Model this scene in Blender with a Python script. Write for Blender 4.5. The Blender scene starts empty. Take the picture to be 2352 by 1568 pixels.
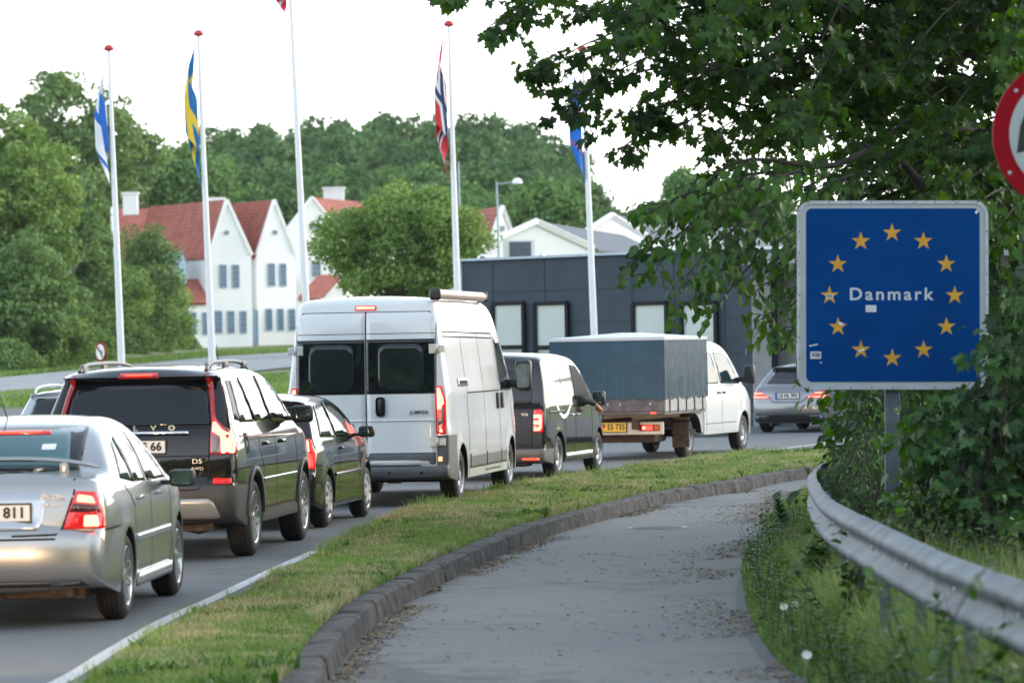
import bpy, bmesh, math, random
import numpy as np
from mathutils import Vector, Matrix
from mathutils.bvhtree import BVHTree
R = math.radians
SC = bpy.context.scene
COL = SC.collection

# ---------------------------------------------------------------- camera
CAM_H = 1.9
cam_d = bpy.data.cameras.new('camera')
cam = bpy.data.objects.new('camera', cam_d)
COL.objects.link(cam)
SC.camera = cam
cam_d.lens = 135.0
cam_d.sensor_width = 36.0
cam_d.clip_start = 0.5
cam_d.clip_end = 6000
FPX = 8820.0                      # focal length in units of a 2352 px wide frame
PITCH = 19 / FPX
ROLL = -0.018
cam.matrix_world = Matrix.Translation((0, 0, CAM_H)) @ Matrix.Rotation(math.pi / 2 + PITCH, 4, 'X') @ Matrix.Rotation(ROLL, 4, 'Z')
cam_d.dof.use_dof = True
cam_d.dof.focus_distance = 43.0
cam_d.dof.aperture_fstop = 4.0
CM = np.array(cam.matrix_world)

# ---------------------------------------------------------------- sky, sun, exposure
SUN_EL, SUN_AZ = R(24), R(62)     # azimuth clockwise from +Y
world = bpy.data.worlds.new('World')
SC.world = world
world.use_nodes = True
wn = world.node_tree
wn.nodes.clear()
w_out = wn.nodes.new('ShaderNodeOutputWorld')
w_bg = wn.nodes.new('ShaderNodeBackground')
w_sky = wn.nodes.new('ShaderNodeTexSky')
w_sky.sky_type = 'NISHITA'
w_sky.sun_disc = False
w_sky.sun_elevation = SUN_EL
w_sky.sun_rotation = SUN_AZ
w_sky.air_density = 1.0
w_sky.dust_density = 3.0
w_sky.ozone_density = 1.0
w_bg.inputs['Strength'].default_value = 0.15
w_mix = wn.nodes.new('ShaderNodeMix')          # thin high cloud veils the blue, brightest low down
w_mix.data_type = 'RGBA'
w_mix.inputs[0].default_value = 0.62
w_tc = wn.nodes.new('ShaderNodeTexCoord')
w_xyz = wn.nodes.new('ShaderNodeSeparateXYZ')
w_rp = wn.nodes.new('ShaderNodeValToRGB')
w_rp.color_ramp.elements[0].position = 0.0
w_rp.color_ramp.elements[0].color = (1.0, 0.985, 0.95, 1)
w_rp.color_ramp.elements[1].position = 0.75
w_rp.color_ramp.elements[1].color = (0.23, 0.285, 0.34, 1)
e_ = w_rp.color_ramp.elements.new(0.30)
e_.color = (0.60, 0.69, 0.745, 1)
w_mul = wn.nodes.new('ShaderNodeVectorMath')
w_mul.operation = 'SCALE'
w_mul.inputs['Scale'].default_value = 16.0
wn.links.new(w_tc.outputs['Generated'], w_xyz.inputs[0])
wn.links.new(w_xyz.outputs['Z'], w_rp.inputs[0])
wn.links.new(w_rp.outputs[0], w_mul.inputs[0])
wn.links.new(w_mul.outputs[0], w_mix.inputs[7])
wn.links.new(w_sky.outputs[0], w_mix.inputs[6])
wn.links.new(w_mix.outputs[2], w_bg.inputs[0])
wn.links.new(w_bg.outputs[0], w_out.inputs[0])

sun_d = bpy.data.lights.new('sun', 'SUN')
sun_d.energy = 0.8
sun_d.angle = R(20)
sun_d.color = (1.0, 0.90, 0.78)
sun = bpy.data.objects.new('sun', sun_d)
COL.objects.link(sun)
_sd = Vector((math.sin(SUN_AZ) * math.cos(SUN_EL), math.cos(SUN_AZ) * math.cos(SUN_EL), math.sin(SUN_EL)))
sun.rotation_euler = _sd.to_track_quat('Z', 'Y').to_euler()
SC.view_settings.view_transform = 'Standard'
SC.view_settings.look = 'None'
SC.view_settings.gamma = 1
SC.view_settings.exposure = 0.9
SC.cycles.max_bounces = 8
SC.cycles.transparent_max_bounces = 8
SC.cycles.caustics_reflective = False
SC.cycles.caustics_refractive = False
SC.cycles.sample_clamp_indirect = 6

# ---------------------------------------------------------------- pixel -> place
def ray(px, py):
    d = CM[:3, :3] @ np.array([(px - 1176) / FPX, -(py - 784) / FPX, -1.0])
    return d
def gp(px, py, z=0.0):
    d = ray(px, py)
    t = (z - CAM_H) / d[2]
    return Vector((d[0] * t, d[1] * t, z))
def at(px, py, Y):
    d = ray(px, py) * (Y / ray(px, py)[1])
    return Vector((d[0], d[1], CAM_H + d[2]))
def tz(y):                        # height of the open ground beyond the queue
    if y < 90: return 0.0
    if y < 300: return 0.012 * (y - 90)
    return 2.52 + 0.022 * (y - 300)
def tp(px, py, dz=0.0):           # where a pixel's ray meets that ground
    for i in range(400):
        Y = 20 * (1.012 ** i)
        if at(px, py, Y).z < tz(Y) + dz:
            lo, hi = Y / 1.012, Y
            for k in range(20):
                m = (lo + hi) / 2
                if at(px, py, m).z < tz(m) + dz: hi = m
                else: lo = m
            p = at(px, py, hi)
            return p
    return at(px, py, 400)

# ---------------------------------------------------------------- materials
def principled(name):
    m = bpy.data.materials.new(name)
    m.use_nodes = True
    nt = m.node_tree
    return m, nt, nt.nodes['Principled BSDF']
def mat(name, col, rough=0.6, metal=0.0, coat=0.0, var=0.08, vscale=3.0, bump=0.0, bscale=40.0, spec=0.5, detail=4, col2=None, coords='Object'):
    m, nt, b = principled(name)
    b.inputs['Roughness'].default_value = rough
    b.inputs['Metallic'].default_value = metal
    b.inputs['Coat Weight'].default_value = coat
    b.inputs['Coat Roughness'].default_value = 0.03
    b.inputs['Specular IOR Level'].default_value = spec
    tc = nt.nodes.new('ShaderNodeTexCoord')
    nz = nt.nodes.new('ShaderNodeTexNoise')
    nz.inputs['Scale'].default_value = vscale
    nz.inputs['Detail'].default_value = detail
    nt.links.new(tc.outputs[coords], nz.inputs['Vector'])
    rp = nt.nodes.new('ShaderNodeValToRGB')
    c = Vector(col[:3])
    a = c * (1 - var)
    z = Vector(col2[:3]) if col2 else c * (1 + var)
    rp.color_ramp.elements[0].position = 0.32
    rp.color_ramp.elements[1].position = 0.68
    rp.color_ramp.elements[0].color = (*a, 1)
    rp.color_ramp.elements[1].color = (*z, 1)
    nt.links.new(nz.outputs['Fac'], rp.inputs[0])
    nt.links.new(rp.outputs[0], b.inputs['Base Color'])
    if bump:
        n2 = nt.nodes.new('ShaderNodeTexNoise')
        n2.inputs['Scale'].default_value = bscale
        n2.inputs['Detail'].default_value = 5
        nt.links.new(tc.outputs[coords], n2.inputs['Vector'])
        bp = nt.nodes.new('ShaderNodeBump')
        bp.inputs['Strength'].default_value = bump
        bp.inputs['Distance'].default_value = 0.02
        nt.links.new(n2.outputs['Fac'], bp.inputs['Height'])
        nt.links.new(bp.outputs[0], b.inputs['Normal'])
    return m
def emit(name, col, strength, base=(0.3, 0.01, 0.01)):
    m, nt, b = principled(name)
    b.inputs['Base Color'].default_value = (*base, 1)
    b.inputs['Roughness'].default_value = 0.15
    b.inputs['Emission Color'].default_value = (*col, 1)
    b.inputs['Emission Strength'].default_value = strength
    return m
def leafmat(name, dark, light, rough=0.45, trans=0.35, scale=1.2, spec=0.5):
    m, nt, b = principled(name)
    tc = nt.nodes.new('ShaderNodeTexCoord')
    nz = nt.nodes.new('ShaderNodeTexNoise')
    nz.inputs['Scale'].default_value = scale
    nz.inputs['Detail'].default_value = 3
    nt.links.new(tc.outputs['Object'], nz.inputs['Vector'])
    at_ = nt.nodes.new('ShaderNodeAttribute')
    at_.attribute_name = 'shade'
    mx = nt.nodes.new('ShaderNodeMath')
    mx.operation = 'MULTIPLY_ADD'
    mx.inputs[1].default_value = 0.55
    nt.links.new(at_.outputs['Fac'], mx.inputs[0])
    nt.links.new(nz.outputs['Fac'], mx.inputs[2])
    rp = nt.nodes.new('ShaderNodeValToRGB')
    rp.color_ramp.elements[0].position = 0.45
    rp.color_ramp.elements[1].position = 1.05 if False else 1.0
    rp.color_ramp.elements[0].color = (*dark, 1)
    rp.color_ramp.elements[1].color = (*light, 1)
    nt.links.new(mx.outputs[0], rp.inputs[0])
    nt.links.new(rp.outputs[0], b.inputs['Base Color'])
    b.inputs['Roughness'].default_value = rough
    b.inputs['Specular IOR Level'].default_value = spec
    if trans:
        tr = nt.nodes.new('ShaderNodeBsdfTranslucent')
        hs = nt.nodes.new('ShaderNodeHueSaturation')
        hs.inputs['Hue'].default_value = 0.48
        hs.inputs['Saturation'].default_value = 1.25
        hs.inputs['Value'].default_value = 1.2
        nt.links.new(rp.outputs[0], hs.inputs['Color'])
        nt.links.new(hs.outputs[0], tr.inputs[0])
        ms = nt.nodes.new('ShaderNodeMixShader')
        ms.inputs[0].default_value = trans
        nt.links.new(b.outputs[0], ms.inputs[1])
        nt.links.new(tr.outputs[0], ms.inputs[2])
        nt.links.new(ms.outputs[0], nt.nodes['Material Output'].inputs[0])
    return m

M = {}
M['tyre'] = mat('tyre_rubber', (0.018, 0.017, 0.017), 0.75, var=0.3, vscale=9, bump=0.3, bscale=80)
M['rim'] = mat('alloy', (0.5, 0.51, 0.53), 0.28, metal=0.9, var=0.05)
M['steel_wheel'] = mat('painted_steel_wheel', (0.33, 0.34, 0.36), 0.4, metal=0.6, var=0.1)
M['dark'] = mat('dark_underside', (0.012, 0.012, 0.012), 0.8, var=0.3, vscale=6)
M['rust'] = mat('rusty_chassis', (0.065, 0.042, 0.028), 0.85, var=0.5, vscale=14, bump=0.6, bscale=30)
M['black_plastic'] = mat('black_plastic', (0.02, 0.02, 0.022), 0.38, var=0.15, vscale=20)
M['grey_plastic'] = mat('grey_plastic', (0.085, 0.088, 0.095), 0.5, var=0.12, vscale=6, bump=0.1, bscale=200)
M['glass'] = mat('tinted_car_glass', (0.006, 0.008, 0.011), 0.02, var=0.1, spec=0.5)
M['glass_pale'] = mat('pale_car_glass', (0.014, 0.030, 0.036), 0.02, var=0.2, vscale=2, spec=0.6)
M['badge'] = mat('badge_metal', (0.34, 0.34, 0.36), 0.35, metal=0.5, var=0.1)
M['chrome'] = mat('chrome', (0.75, 0.76, 0.78), 0.12, metal=1.0, var=0.03)
M['gap'] = mat('panel_gap', (0.006, 0.006, 0.006), 0.9, var=0.1)
M['red_lens'] = mat('red_lens', (0.22, 0.004, 0.006), 0.12, var=0.25, vscale=25, coat=1.0)
_b = M['red_lens'].node_tree.nodes['Principled BSDF']; _b.inputs['Emission Color'].default_value = (1, 0.01, 0.012, 1); _b.inputs['Emission Strength'].default_value = 0.05
M['red_lit'] = M['red_lens'].copy(); M['red_lit'].name = 'red_lens_lit'; M['red_lit'].node_tree.nodes['Principled BSDF'].inputs['Emission Strength'].default_value = 0.32
M['smoked_lens'] = mat('smoked_lens', (0.07, 0.012, 0.012), 0.15, var=0.2, vscale=25, coat=1.0)
M['clear_lens'] = mat('clear_lens', (0.24, 0.16, 0.16), 0.15, var=0.2, vscale=40, coat=1.0)
M['orange_lens'] = mat('orange_lens', (0.6, 0.12, 0.02), 0.15, var=0.1, coat=1.0)
M['brake_on'] = emit('brake_light_on', (1.0, 0.035, 0.02), 3.0)
M['brake_hot'] = emit('brake_light_bulb', (1.0, 0.17, 0.11), 3.6)
M['brake_dim'] = emit('lamp_and_reflector_glow', (1.0, 0.03, 0.03), 0.35)
M['indicator_on'] = emit('side_indicator_on', (1.0, 0.35, 0.16), 2.0, (0.5, 0.15, 0.05))
M['headlight'] = emit('headlight_on', (1.0, 0.85, 0.6), 20.0, (0.8, 0.8, 0.8))
M['plate_white'] = mat('number_plate_white', (0.72, 0.72, 0.70), 0.4, var=0.04)
M['plate_yellow'] = mat('number_plate_yellow', (0.85, 0.50, 0.04), 0.4, var=0.04)
M['plate_blue'] = mat('number_plate_blue', (0.02, 0.10, 0.5), 0.4, var=0.04)
M['ink'] = mat('black_ink', (0.012, 0.012, 0.014), 0.5, var=0.05)
M['white_paint'] = mat('white_paint', (0.80, 0.80, 0.80), 0.35, var=0.03)

# ---------------------------------------------------------------- mesh helpers
def tag(o, label=None, cat=None, group=None, kind=None):
    if label: o['label'] = label
    if cat: o['category'] = cat
    if group: o['group'] = group
    if kind: o['kind'] = kind
    return o
def empty(name, loc=(0, 0, 0), rz=0.0, label=None, cat=None, group=None):
    o = bpy.data.objects.new(name, None)
    o.empty_display_size = 0.2
    COL.objects.link(o)
    o.location = loc
    o.rotation_euler = (0, 0, rz)
    return tag(o, label, cat, group)
def link(name, me, parent=None, smooth=False, mats=()):
    o = bpy.data.objects.new(name, me)
    COL.objects.link(o)
    for m in mats: me.materials.append(m)
    if parent: o.parent = parent
    if smooth: me.shade_smooth()
    return o
def arrays(name, verts, faces, mats, parent=None, smooth=False, midx=None, shade=None):
    """verts (n,3); faces (m,k) array or list of such arrays"""
    me = bpy.data.meshes.new(name)
    verts = np.asarray(verts, dtype=np.float32)
    if isinstance(faces, np.ndarray): faces = [faces]
    loops = np.concatenate([f.ravel() for f in faces]).astype(np.int32)
    sizes = np.concatenate([np.full(len(f), f.shape[1], dtype=np.int32) for f in faces])
    starts = np.concatenate([[0], np.cumsum(sizes)[:-1]]).astype(np.int32)
    me.vertices.add(len(verts)); me.vertices.foreach_set('co', verts.ravel())
    me.loops.add(len(loops)); me.loops.foreach_set('vertex_index', loops)
    me.polygons.add(len(sizes)); me.polygons.foreach_set('loop_start', starts)
    me.polygons.foreach_set('loop_total', sizes)
    if midx is not None: me.polygons.foreach_set('material_index', np.asarray(midx, dtype=np.int32))
    me.update(calc_edges=True)
    if shade is not None:
        a = me.attributes.new('shade', 'FLOAT', 'POINT')
        a.data.foreach_set('value', np.asarray(shade, dtype=np.float32))
    o = link(name, me, parent, smooth, mats)
    return o
class MB:
    """collects simple shapes into one mesh"""
    def __init__(s): s.bm = bmesh.new()
    def poly(s, pts, mi=0):
        f = s.bm.faces.new([s.bm.verts.new(p) for p in pts]); f.material_index = mi; return f
    def box(s, c, size, rot=None, mi=0, bev=0.0):
        r = bmesh.ops.create_cube(s.bm, size=1.0)
        vs = r['verts']
        mtx = Matrix.Translation(c) @ (rot.to_4x4() if rot else Matrix()) @ Matrix.Diagonal((*size, 1))
        bmesh.ops.transform(s.bm, matrix=mtx, verts=vs)
        fs = set(f for v in vs for f in v.link_faces)
        for f in fs: f.material_index = mi
        if bev:
            es = list(set(e for v in vs for e in v.link_edges))
            bmesh.ops.bevel(s.bm, geom=es, offset=bev, segments=2, affect='EDGES', profile=0.5)
        return vs
    def beam(s, a, b, w, h, mi=0, up=(0, 0, 1)):
        a, b = Vector(a), Vector(b)
        d = b - a
        y = d.normalized()
        x = y.cross(Vector(up))
        if x.length < 1e-4: x = Vector((1, 0, 0))
        x.normalize(); z = x.cross(y)
        rot = Matrix((x, y, z)).transposed()
        return s.box((a + b) / 2, (w, d.length, h), rot, mi)
    def tube(s, pts, radii, seg=8, mi=0, caps=True):
        pts = [Vector(p) for p in pts]
        if not hasattr(radii, '__len__'): radii = [radii] * len(pts)
        rings = []
        prev = None
        for i, p in enumerate(pts):
            d = (pts[min(i + 1, len(pts) - 1)] - pts[max(i - 1, 0)]).normalized()
            if prev is None:
                x = d.orthogonal().normalized()
            else:
                x = (prev - d * prev.dot(d)).normalized()
            prev = x
            y = d.cross(x)
            rings.append([s.bm.verts.new(p + (x * math.cos(2 * math.pi * k / seg) + y * math.sin(2 * math.pi * k / seg)) * radii[i]) for k in range(seg)])
        for a, b in zip(rings, rings[1:]):
            for k in range(seg):
                f = s.bm.faces.new((a[k], a[(k + 1) % seg], b[(k + 1) % seg], b[k])); f.material_index = mi; f.smooth = True
        if caps:
            for rg in (rings[0][::-1], rings[-1]):
                f = s.bm.faces.new(rg); f.material_index = mi
    def lathe(s, prof, axis='X', seg=32, mi=0, center=(0, 0, 0), smooth=True, mis=None):
        """prof: list of (a, r); a along the axis"""
        c = Vector(center); rings = []
        for a, r in prof:
            ring = []
            for k in range(seg):
                t = 2 * math.pi * k / seg
                u, v = r * math.cos(t), r * math.sin(t)
                p = {'X': (a, u, v), 'Y': (u, a, v), 'Z': (u, v, a)}[axis]
                ring.append(s.bm.verts.new(c + Vector(p)))
            rings.append(ring)
        for i, (a, b) in enumerate(zip(rings, rings[1:])):
            for k in range(seg):
                f = s.bm.faces.new((a[k], a[(k + 1) % seg], b[(k + 1) % seg], b[k])); f.smooth = smooth
                f.material_index = mis[i] if mis else mi
    def build(s, name, mats, parent=None, smooth=False, angle=None):
        bmesh.ops.recalc_face_normals(s.bm, faces=s.bm.faces)
        me = bpy.data.meshes.new(name)
        s.bm.to_mesh(me); s.bm.free()
        if not isinstance(mats, (list, tuple)): mats = [mats]
        o = link(name, me, parent, smooth, mats)
        if angle is not None:
            me.shade_smooth()
            me.set_sharp_from_angle(angle=R(angle))
        return o
def text_mesh(txt, size, font_off=0.0, spacing=1.0, extrude=0.0, align='CENTER'):
    cu = bpy.data.curves.new('txt', 'FONT')
    cu.body = txt; cu.size = size; cu.align_x = align; cu.align_y = 'CENTER'
    cu.offset = font_off; cu.space_character = spacing; cu.extrude = extrude
    cu.resolution_u = 4
    o = bpy.data.objects.new('txt', cu); COL.objects.link(o)
    bpy.context.view_layer.update()
    me = bpy.data.meshes.new_from_object(o.evaluated_get(bpy.context.evaluated_depsgraph_get()))
    bpy.data.objects.remove(o); bpy.data.curves.remove(cu)
    return me
def text_obj(name, txt, size, m, parent, loc, rot, off=0.0, spacing=1.0, sx=1.0, extrude=0.001):
    me = text_mesh(txt, size, off, spacing, extrude)
    me.materials.clear(); me.materials.append(m)
    o = bpy.data.objects.new(name, me); COL.objects.link(o)
    o.parent = parent; o.location = loc; o.rotation_euler = rot; o.scale = (sx, 1, 1)
    return o
def catmull(pts, n):
    """dense smooth curve through points (any dimension)"""
    P = np.array(pts, dtype=float); out = []
    for i in range(len(P) - 1):
        p0 = P[max(i - 1, 0)]; p1 = P[i]; p2 = P[i + 1]; p3 = P[min(i + 2, len(P) - 1)]
        for k in range(n):
            t = k / n
            out.append(0.5 * ((2 * p1) + (-p0 + p2) * t + (2 * p0 - 5 * p1 + 4 * p2 - p3) * t * t + (-p0 + 3 * p1 - 3 * p2 + p3) * t ** 3))
    out.append(P[-1])
    return np.array(out)
# ---------------------------------------------------------------- vehicle builder
from mathutils.geometry import delaunay_2d_cdt
def in_poly(P, x, y):
    n = len(P); c = False; j = n - 1
    for i in range(n):
        if ((P[i][1] > y) != (P[j][1] > y)) and (x < (P[j][0] - P[i][0]) * (y - P[i][1]) / (P[j][1] - P[i][1]) + P[i][0]): c = not c
        j = i
    return c
def seg_dist(P, x, y):
    A = np.array(P); B = np.roll(A, -1, axis=0); d = B - A
    L = np.maximum((d ** 2).sum(1), 1e-12)
    t = np.clip(((x - A[:, 0]) * d[:, 0] + (y - A[:, 1]) * d[:, 1]) / L, 0, 1)
    return np.min(np.hypot(A[:, 0] + t * d[:, 0] - x, A[:, 1] + t * d[:, 1] - y))
def fill2d(P, step):
    """triangulate polygon with inner grid points -> (pts, tris, n_boundary)"""
    P = [tuple(p) for p in P]
    xs = [p[0] for p in P]; ys = [p[1] for p in P]
    pts = list(P)
    for i in range(int((max(xs) - min(xs)) / step) + 1):
        for j in range(int((max(ys) - min(ys)) / step) + 1):
            x = min(xs) + (i + 0.5) * step; y = min(ys) + (j + 0.5) * step
            if in_poly(P, x, y) and seg_dist(P, x, y) > step * 0.4: pts.append((x, y))
    n = len(P)
    r = delaunay_2d_cdt([Vector(p) for p in pts], [], [list(range(n))], 1, 1e-6)
    return [tuple(v) for v in r[0]], [tuple(f) for f in r[2]], n
def dense(P, step):
    out = []
    for a, b in zip(P, P[1:] + P[:1]):
        L = math.hypot(b[0] - a[0], b[1] - a[1]); n = max(1, int(L / step))
        for k in range(n): out.append((a[0] + (b[0] - a[0]) * k / n, a[1] + (b[1] - a[1]) * k / n))
    return out
def rounded(P, r, n=4):
    out = []
    m = len(P)
    for i in range(m):
        a, p, b = Vector(P[i - 1]), Vector(P[i]), Vector(P[(i + 1) % m])
        rr = min(r, (a - p).length * 0.45, (b - p).length * 0.45)
        s = p + (a - p).normalized() * rr; e = p + (b - p).normalized() * rr
        for k in range(n + 1):
            t = k / n
            q = s * (1 - t) ** 2 + p * 2 * t * (1 - t) + e * t * t
            out.append((q.x, q.y))
    return out
def ribbon(P, w, closed=False):
    P = [Vector(p) for p in P]; L, Rr = [], []
    for i, p in enumerate(P):
        d = (P[min(i + 1, len(P) - 1)] - P[max(i - 1, 0)]).normalized()
        n = Vector((-d.y, d.x)) * w / 2
        L.append(tuple(p + n)); Rr.append(tuple(p - n))
    return L + Rr[::-1]
def outline(pts, step=0.05):
    """pts: (u, z[, rx, ry, b[, 'c']]) -> dense (n,5) centripetal curve, corners at 'c'"""
    full = []; last = (0.06, 0.08, 0.02)
    for p in pts:
        c = p[-1] == 'c'
        q = [v for v in p if v != 'c']
        if len(q) >= 5: last = tuple(q[2:5])
        full.append((np.array([q[0], q[1], *last], dtype=float), c))
    segs, cur = [], [full[0][0]]
    for a, c in full[1:]:
        cur.append(a)
        if c: segs.append(cur); cur = [a]
    if len(cur) > 1: segs.append(cur)
    out = []
    for s in segs:
        for i in range(len(s) - 1):
            p0 = s[i - 1] if i > 0 else 2 * s[i] - s[i + 1]
            p1, p2 = s[i], s[i + 1]
            p3 = s[i + 2] if i + 2 < len(s) else 2 * s[i + 1] - s[i]
            d = lambda a, b: max(np.hypot(*(a[:2] - b[:2])), 1e-4) ** 0.5
            t0 = 0; t1 = d(p0, p1); t2 = t1 + d(p1, p2); t3 = t2 + d(p2, p3)
            n = max(2, int(np.hypot(*(p2[:2] - p1[:2])) / step))
            for k in range(n):
                t = t1 + (t2 - t1) * k / n
                A1 = (t1 - t) / (t1 - t0) * p0 + (t - t0) / (t1 - t0) * p1
                A2 = (t2 - t) / (t2 - t1) * p1 + (t - t1) / (t2 - t1) * p2
                A3 = (t3 - t) / (t3 - t2) * p2 + (t - t2) / (t3 - t2) * p3
                B1 = (t2 - t) / (t2 - t0) * A1 + (t - t0) / (t2 - t0) * A2
                B2 = (t3 - t) / (t3 - t1) * A2 + (t - t1) / (t3 - t1) * A3
                q = (t2 - t) / (t2 - t1) * B1 + (t - t1) / (t2 - t1) * B2
                f = k / n
                q[2:] = p1[2:] * (1 - f) + p2[2:] * f
                out.append(q)
    out.append(full[-1][0])
    return np.array(out)
def sstep(a, b, x):
    t = min(1, max(0, (x - a) / (b - a))); return t * t * (3 - 2 * t)

class Car:
    """local axes: X right, Y forward, Z up; u = distance from the rear bumper; origin on the ground under the rear axle"""
    def __init__(s, name, label, cat, contact, yaw, half_track, over, wheelbase, wheel_r, tyre_w, length, group=None, zoff=0.0):
        s.over, s.wb, s.wr, s.tw, s.L = over, wheelbase, wheel_r, tyre_w, length
        s.ht = half_track
        y = R(yaw)
        P = gp(*contact) if len(contact) == 2 else Vector(contact)
        S = Vector((math.cos(y), -math.sin(y), 0))
        s.root = empty(name, P - S * half_track + Vector((0, 0, zoff)), -y, label, cat, group)
    def W(s, u, z):
        w = s.w0
        if u < s.pr: w -= s.kr * ((s.pr - u) / s.pr) ** 2.2
        if u > s.L - s.pf: w -= s.kf * ((u - (s.L - s.pf)) / s.pf) ** 2.2
        if z > s.zb:
            d = z - s.zb
            w -= s.t1 * d + s.t2 * d * d
            w -= 0.012 * sstep(0, 0.05, d)
        zs = s.zmid
        if z < zs: w -= s.tuck * ((zs - z) / zs) ** 2
        else: w -= s.shoulder * sstep(zs + 0.1, s.zb, min(z, s.zb)) ** 2
        for uw in (s.over, s.over + s.wb):       # wheel arch flare
            d = math.hypot(u - uw, z - s.wr) - s.ra
            if d < 0.10: w += s.flare * (1 - sstep(0.02, 0.10, max(d, 0.0)))
        if s.Wx: w += s.Wx(u, z)
        return w
    def body(s, top, zbot, paint, w0, ra, zb=0.9, pr=0.8, kr=0.06, pf=1.0, kf=0.14, t1=0.25, t2=0.2, zmid=0.55, tuck=0.08, shoulder=0.03, flare=0.015, Wx=None, cuts=(), split=None, name='body'):
        s.w0, s.ra, s.zb, s.pr, s.kr, s.pf, s.kf, s.t1, s.t2, s.zmid, s.tuck, s.shoulder, s.flare, s.Wx = w0, ra, zb, pr, kr, pf, kf, t1, t2, zmid, tuck, shoulder, flare, Wx
        up = outline(top)
        low = []
        def arc(uw):
            zc = s.wr; dz = zbot - zc
            a0 = math.asin(max(-1, min(1, dz / ra)))
            pts = []
            n = 22
            for k in range(n + 1):
                a = a0 + (math.pi - 2 * a0) * k / n
                pts.append((uw + ra * math.cos(a), zc + ra * math.sin(a)))
            return pts
        f = [up[-1][:2]]
        bl = [(up[-1][0], up[-1][1])]
        fr, rr = arc(s.over + s.wb), arc(s.over)
        path = []
        def line(a, b, step=0.12):
            n = max(1, int(math.hypot(b[0] - a[0], b[1] - a[1]) / step))
            return [(a[0] + (b[0] - a[0]) * k / n, a[1] + (b[1] - a[1]) * k / n) for k in range(1, n)]
        path += line(bl[0], fr[0]) + fr + line(fr[-1], rr[0]) + rr + line(rr[-1], (up[0][0], up[0][1]))
        low = np.array([[p[0], p[1], 0.008, 0.012, 0.0] for p in path])
        P = np.vstack([up, low])
        is_low = np.array([False] * len(up) + [True] * len(low))
        n = len(P)
        nx = np.roll(P[:, :2], -1, axis=0) - np.roll(P[:, :2], 1, axis=0)
        nx /= np.maximum(np.hypot(nx[:, 0], nx[:, 1])[:, None], 1e-9)
        N = np.stack([-nx[:, 1], nx[:, 0]], axis=1)
        # smooth radii so that neighbouring rings never cross
        for it in range(3):
            r = P[:, 2:5]
            P[:, 2:5] = (np.roll(r, 1, axis=0) + 2 * r + np.roll(r, -1, axis=0)) / 4
        K = 5
        bm = bmesh.new()
        def V(u, y, z): return bm.verts.new((y, u - s.over, z))
        rings = {1: [], -1: []}
        ringpts = []
        for k in range(K + 1):
            ph = math.pi / 2 * k / K
            dlt = P[:, 2] * (1 - math.cos(ph))
            uz = P[:, :2] - N * dlt[:, None]
            ringpts.append(uz)
            row = {1: [], -1: []}
            for i in range(n):
                y = s.W(*uz[i]) - P[i, 3] * (1 - math.sin(ph))
                for sg in (1, -1): row[sg].append(V(uz[i][0], sg * y, uz[i][1]))
            for sg in (1, -1): rings[sg].append(row[sg])
        def face(vs, mi, sm=True):
            try:
                f = bm.faces.new(vs); f.material_index = mi; f.smooth = sm
            except ValueError: pass
        for sg in (1, -1):
            for k in range(K):
                a, b = rings[sg][k], rings[sg][k + 1]
                for i in range(n):
                    j = (i + 1) % n
                    face((a[i], a[j], b[j], b[i]), 1 if (is_low[i] and is_low[j] and k < 1) else 0)
        inner = [tuple(p) for p in ringpts[K]]
        pts, tris, nb = fill2d(inner, 0.09)
        for sg in (1, -1):
            vs = []
            for i, (u, z) in enumerate(pts):
                if i < nb and math.hypot(u - inner[i][0], z - inner[i][1]) < 1e-4: vs.append(rings[sg][K][i])
                else: vs.append(V(u, sg * s.W(u, z), z))
            for t in tris: face([vs[q] for q in t], 0)
        # crown strips across the car
        Mx = 12
        strip = []
        for c in range(Mx + 1):
            t = -1 + 2 * c / Mx
            if c == 0: strip.append(rings[-1][0]); continue
            if c == Mx: strip.append(rings[1][0]); continue
            row = []
            for i in range(n):
                bq = P[i, 4] * (1 - abs(t) ** 2.2)
                u, z = P[i, 0] + N[i, 0] * bq, P[i, 1] + N[i, 1] * bq
                y = (s.W(P[i, 0], P[i, 1]) - P[i, 3]) * t
                row.append(V(u, y, z))
            strip.append(row)
        for c in range(Mx):
            for i in range(n):
                j = (i + 1) % n
                face((strip[c][i], strip[c][j], strip[c + 1][j], strip[c + 1][i]), 1 if is_low[i] and is_low[j] else 0)
        bmesh.ops.recalc_face_normals(bm, faces=bm.faces)
        s.bvh = BVHTree.FromBMesh(bm)
        for axis, v in cuts:
            co = {'u': (0, v - s.over, 0), 'z': (0, 0, v), 'x': (v, 0, 0)}[axis]
            no = {'u': (0, 1, 0), 'z': (0, 0, 1), 'x': (1, 0, 0)}[axis]
            bmesh.ops.bisect_plane(bm, geom=bm.verts[:] + bm.edges[:] + bm.faces[:], plane_co=co, plane_no=no, dist=1e-4)
        groups = {}
        for f in bm.faces:
            c = f.calc_center_median()
            k = split(c.y + s.over, abs(c.x), c.z, f) if split else None
            if f.material_index == 1: k = None
            groups.setdefault(k, []).append(f.index)
        bm.faces.ensure_lookup_table()
        bm.faces.index_update()
        base = bm
        allf = {}
        for f in bm.faces:
            c = f.calc_center_median()
            k = split(c.y + s.over, abs(c.x), c.z, f) if split and f.material_index == 0 else None
            allf.setdefault(k, set()).add(f.index)
        s.bodyparts = {}
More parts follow.
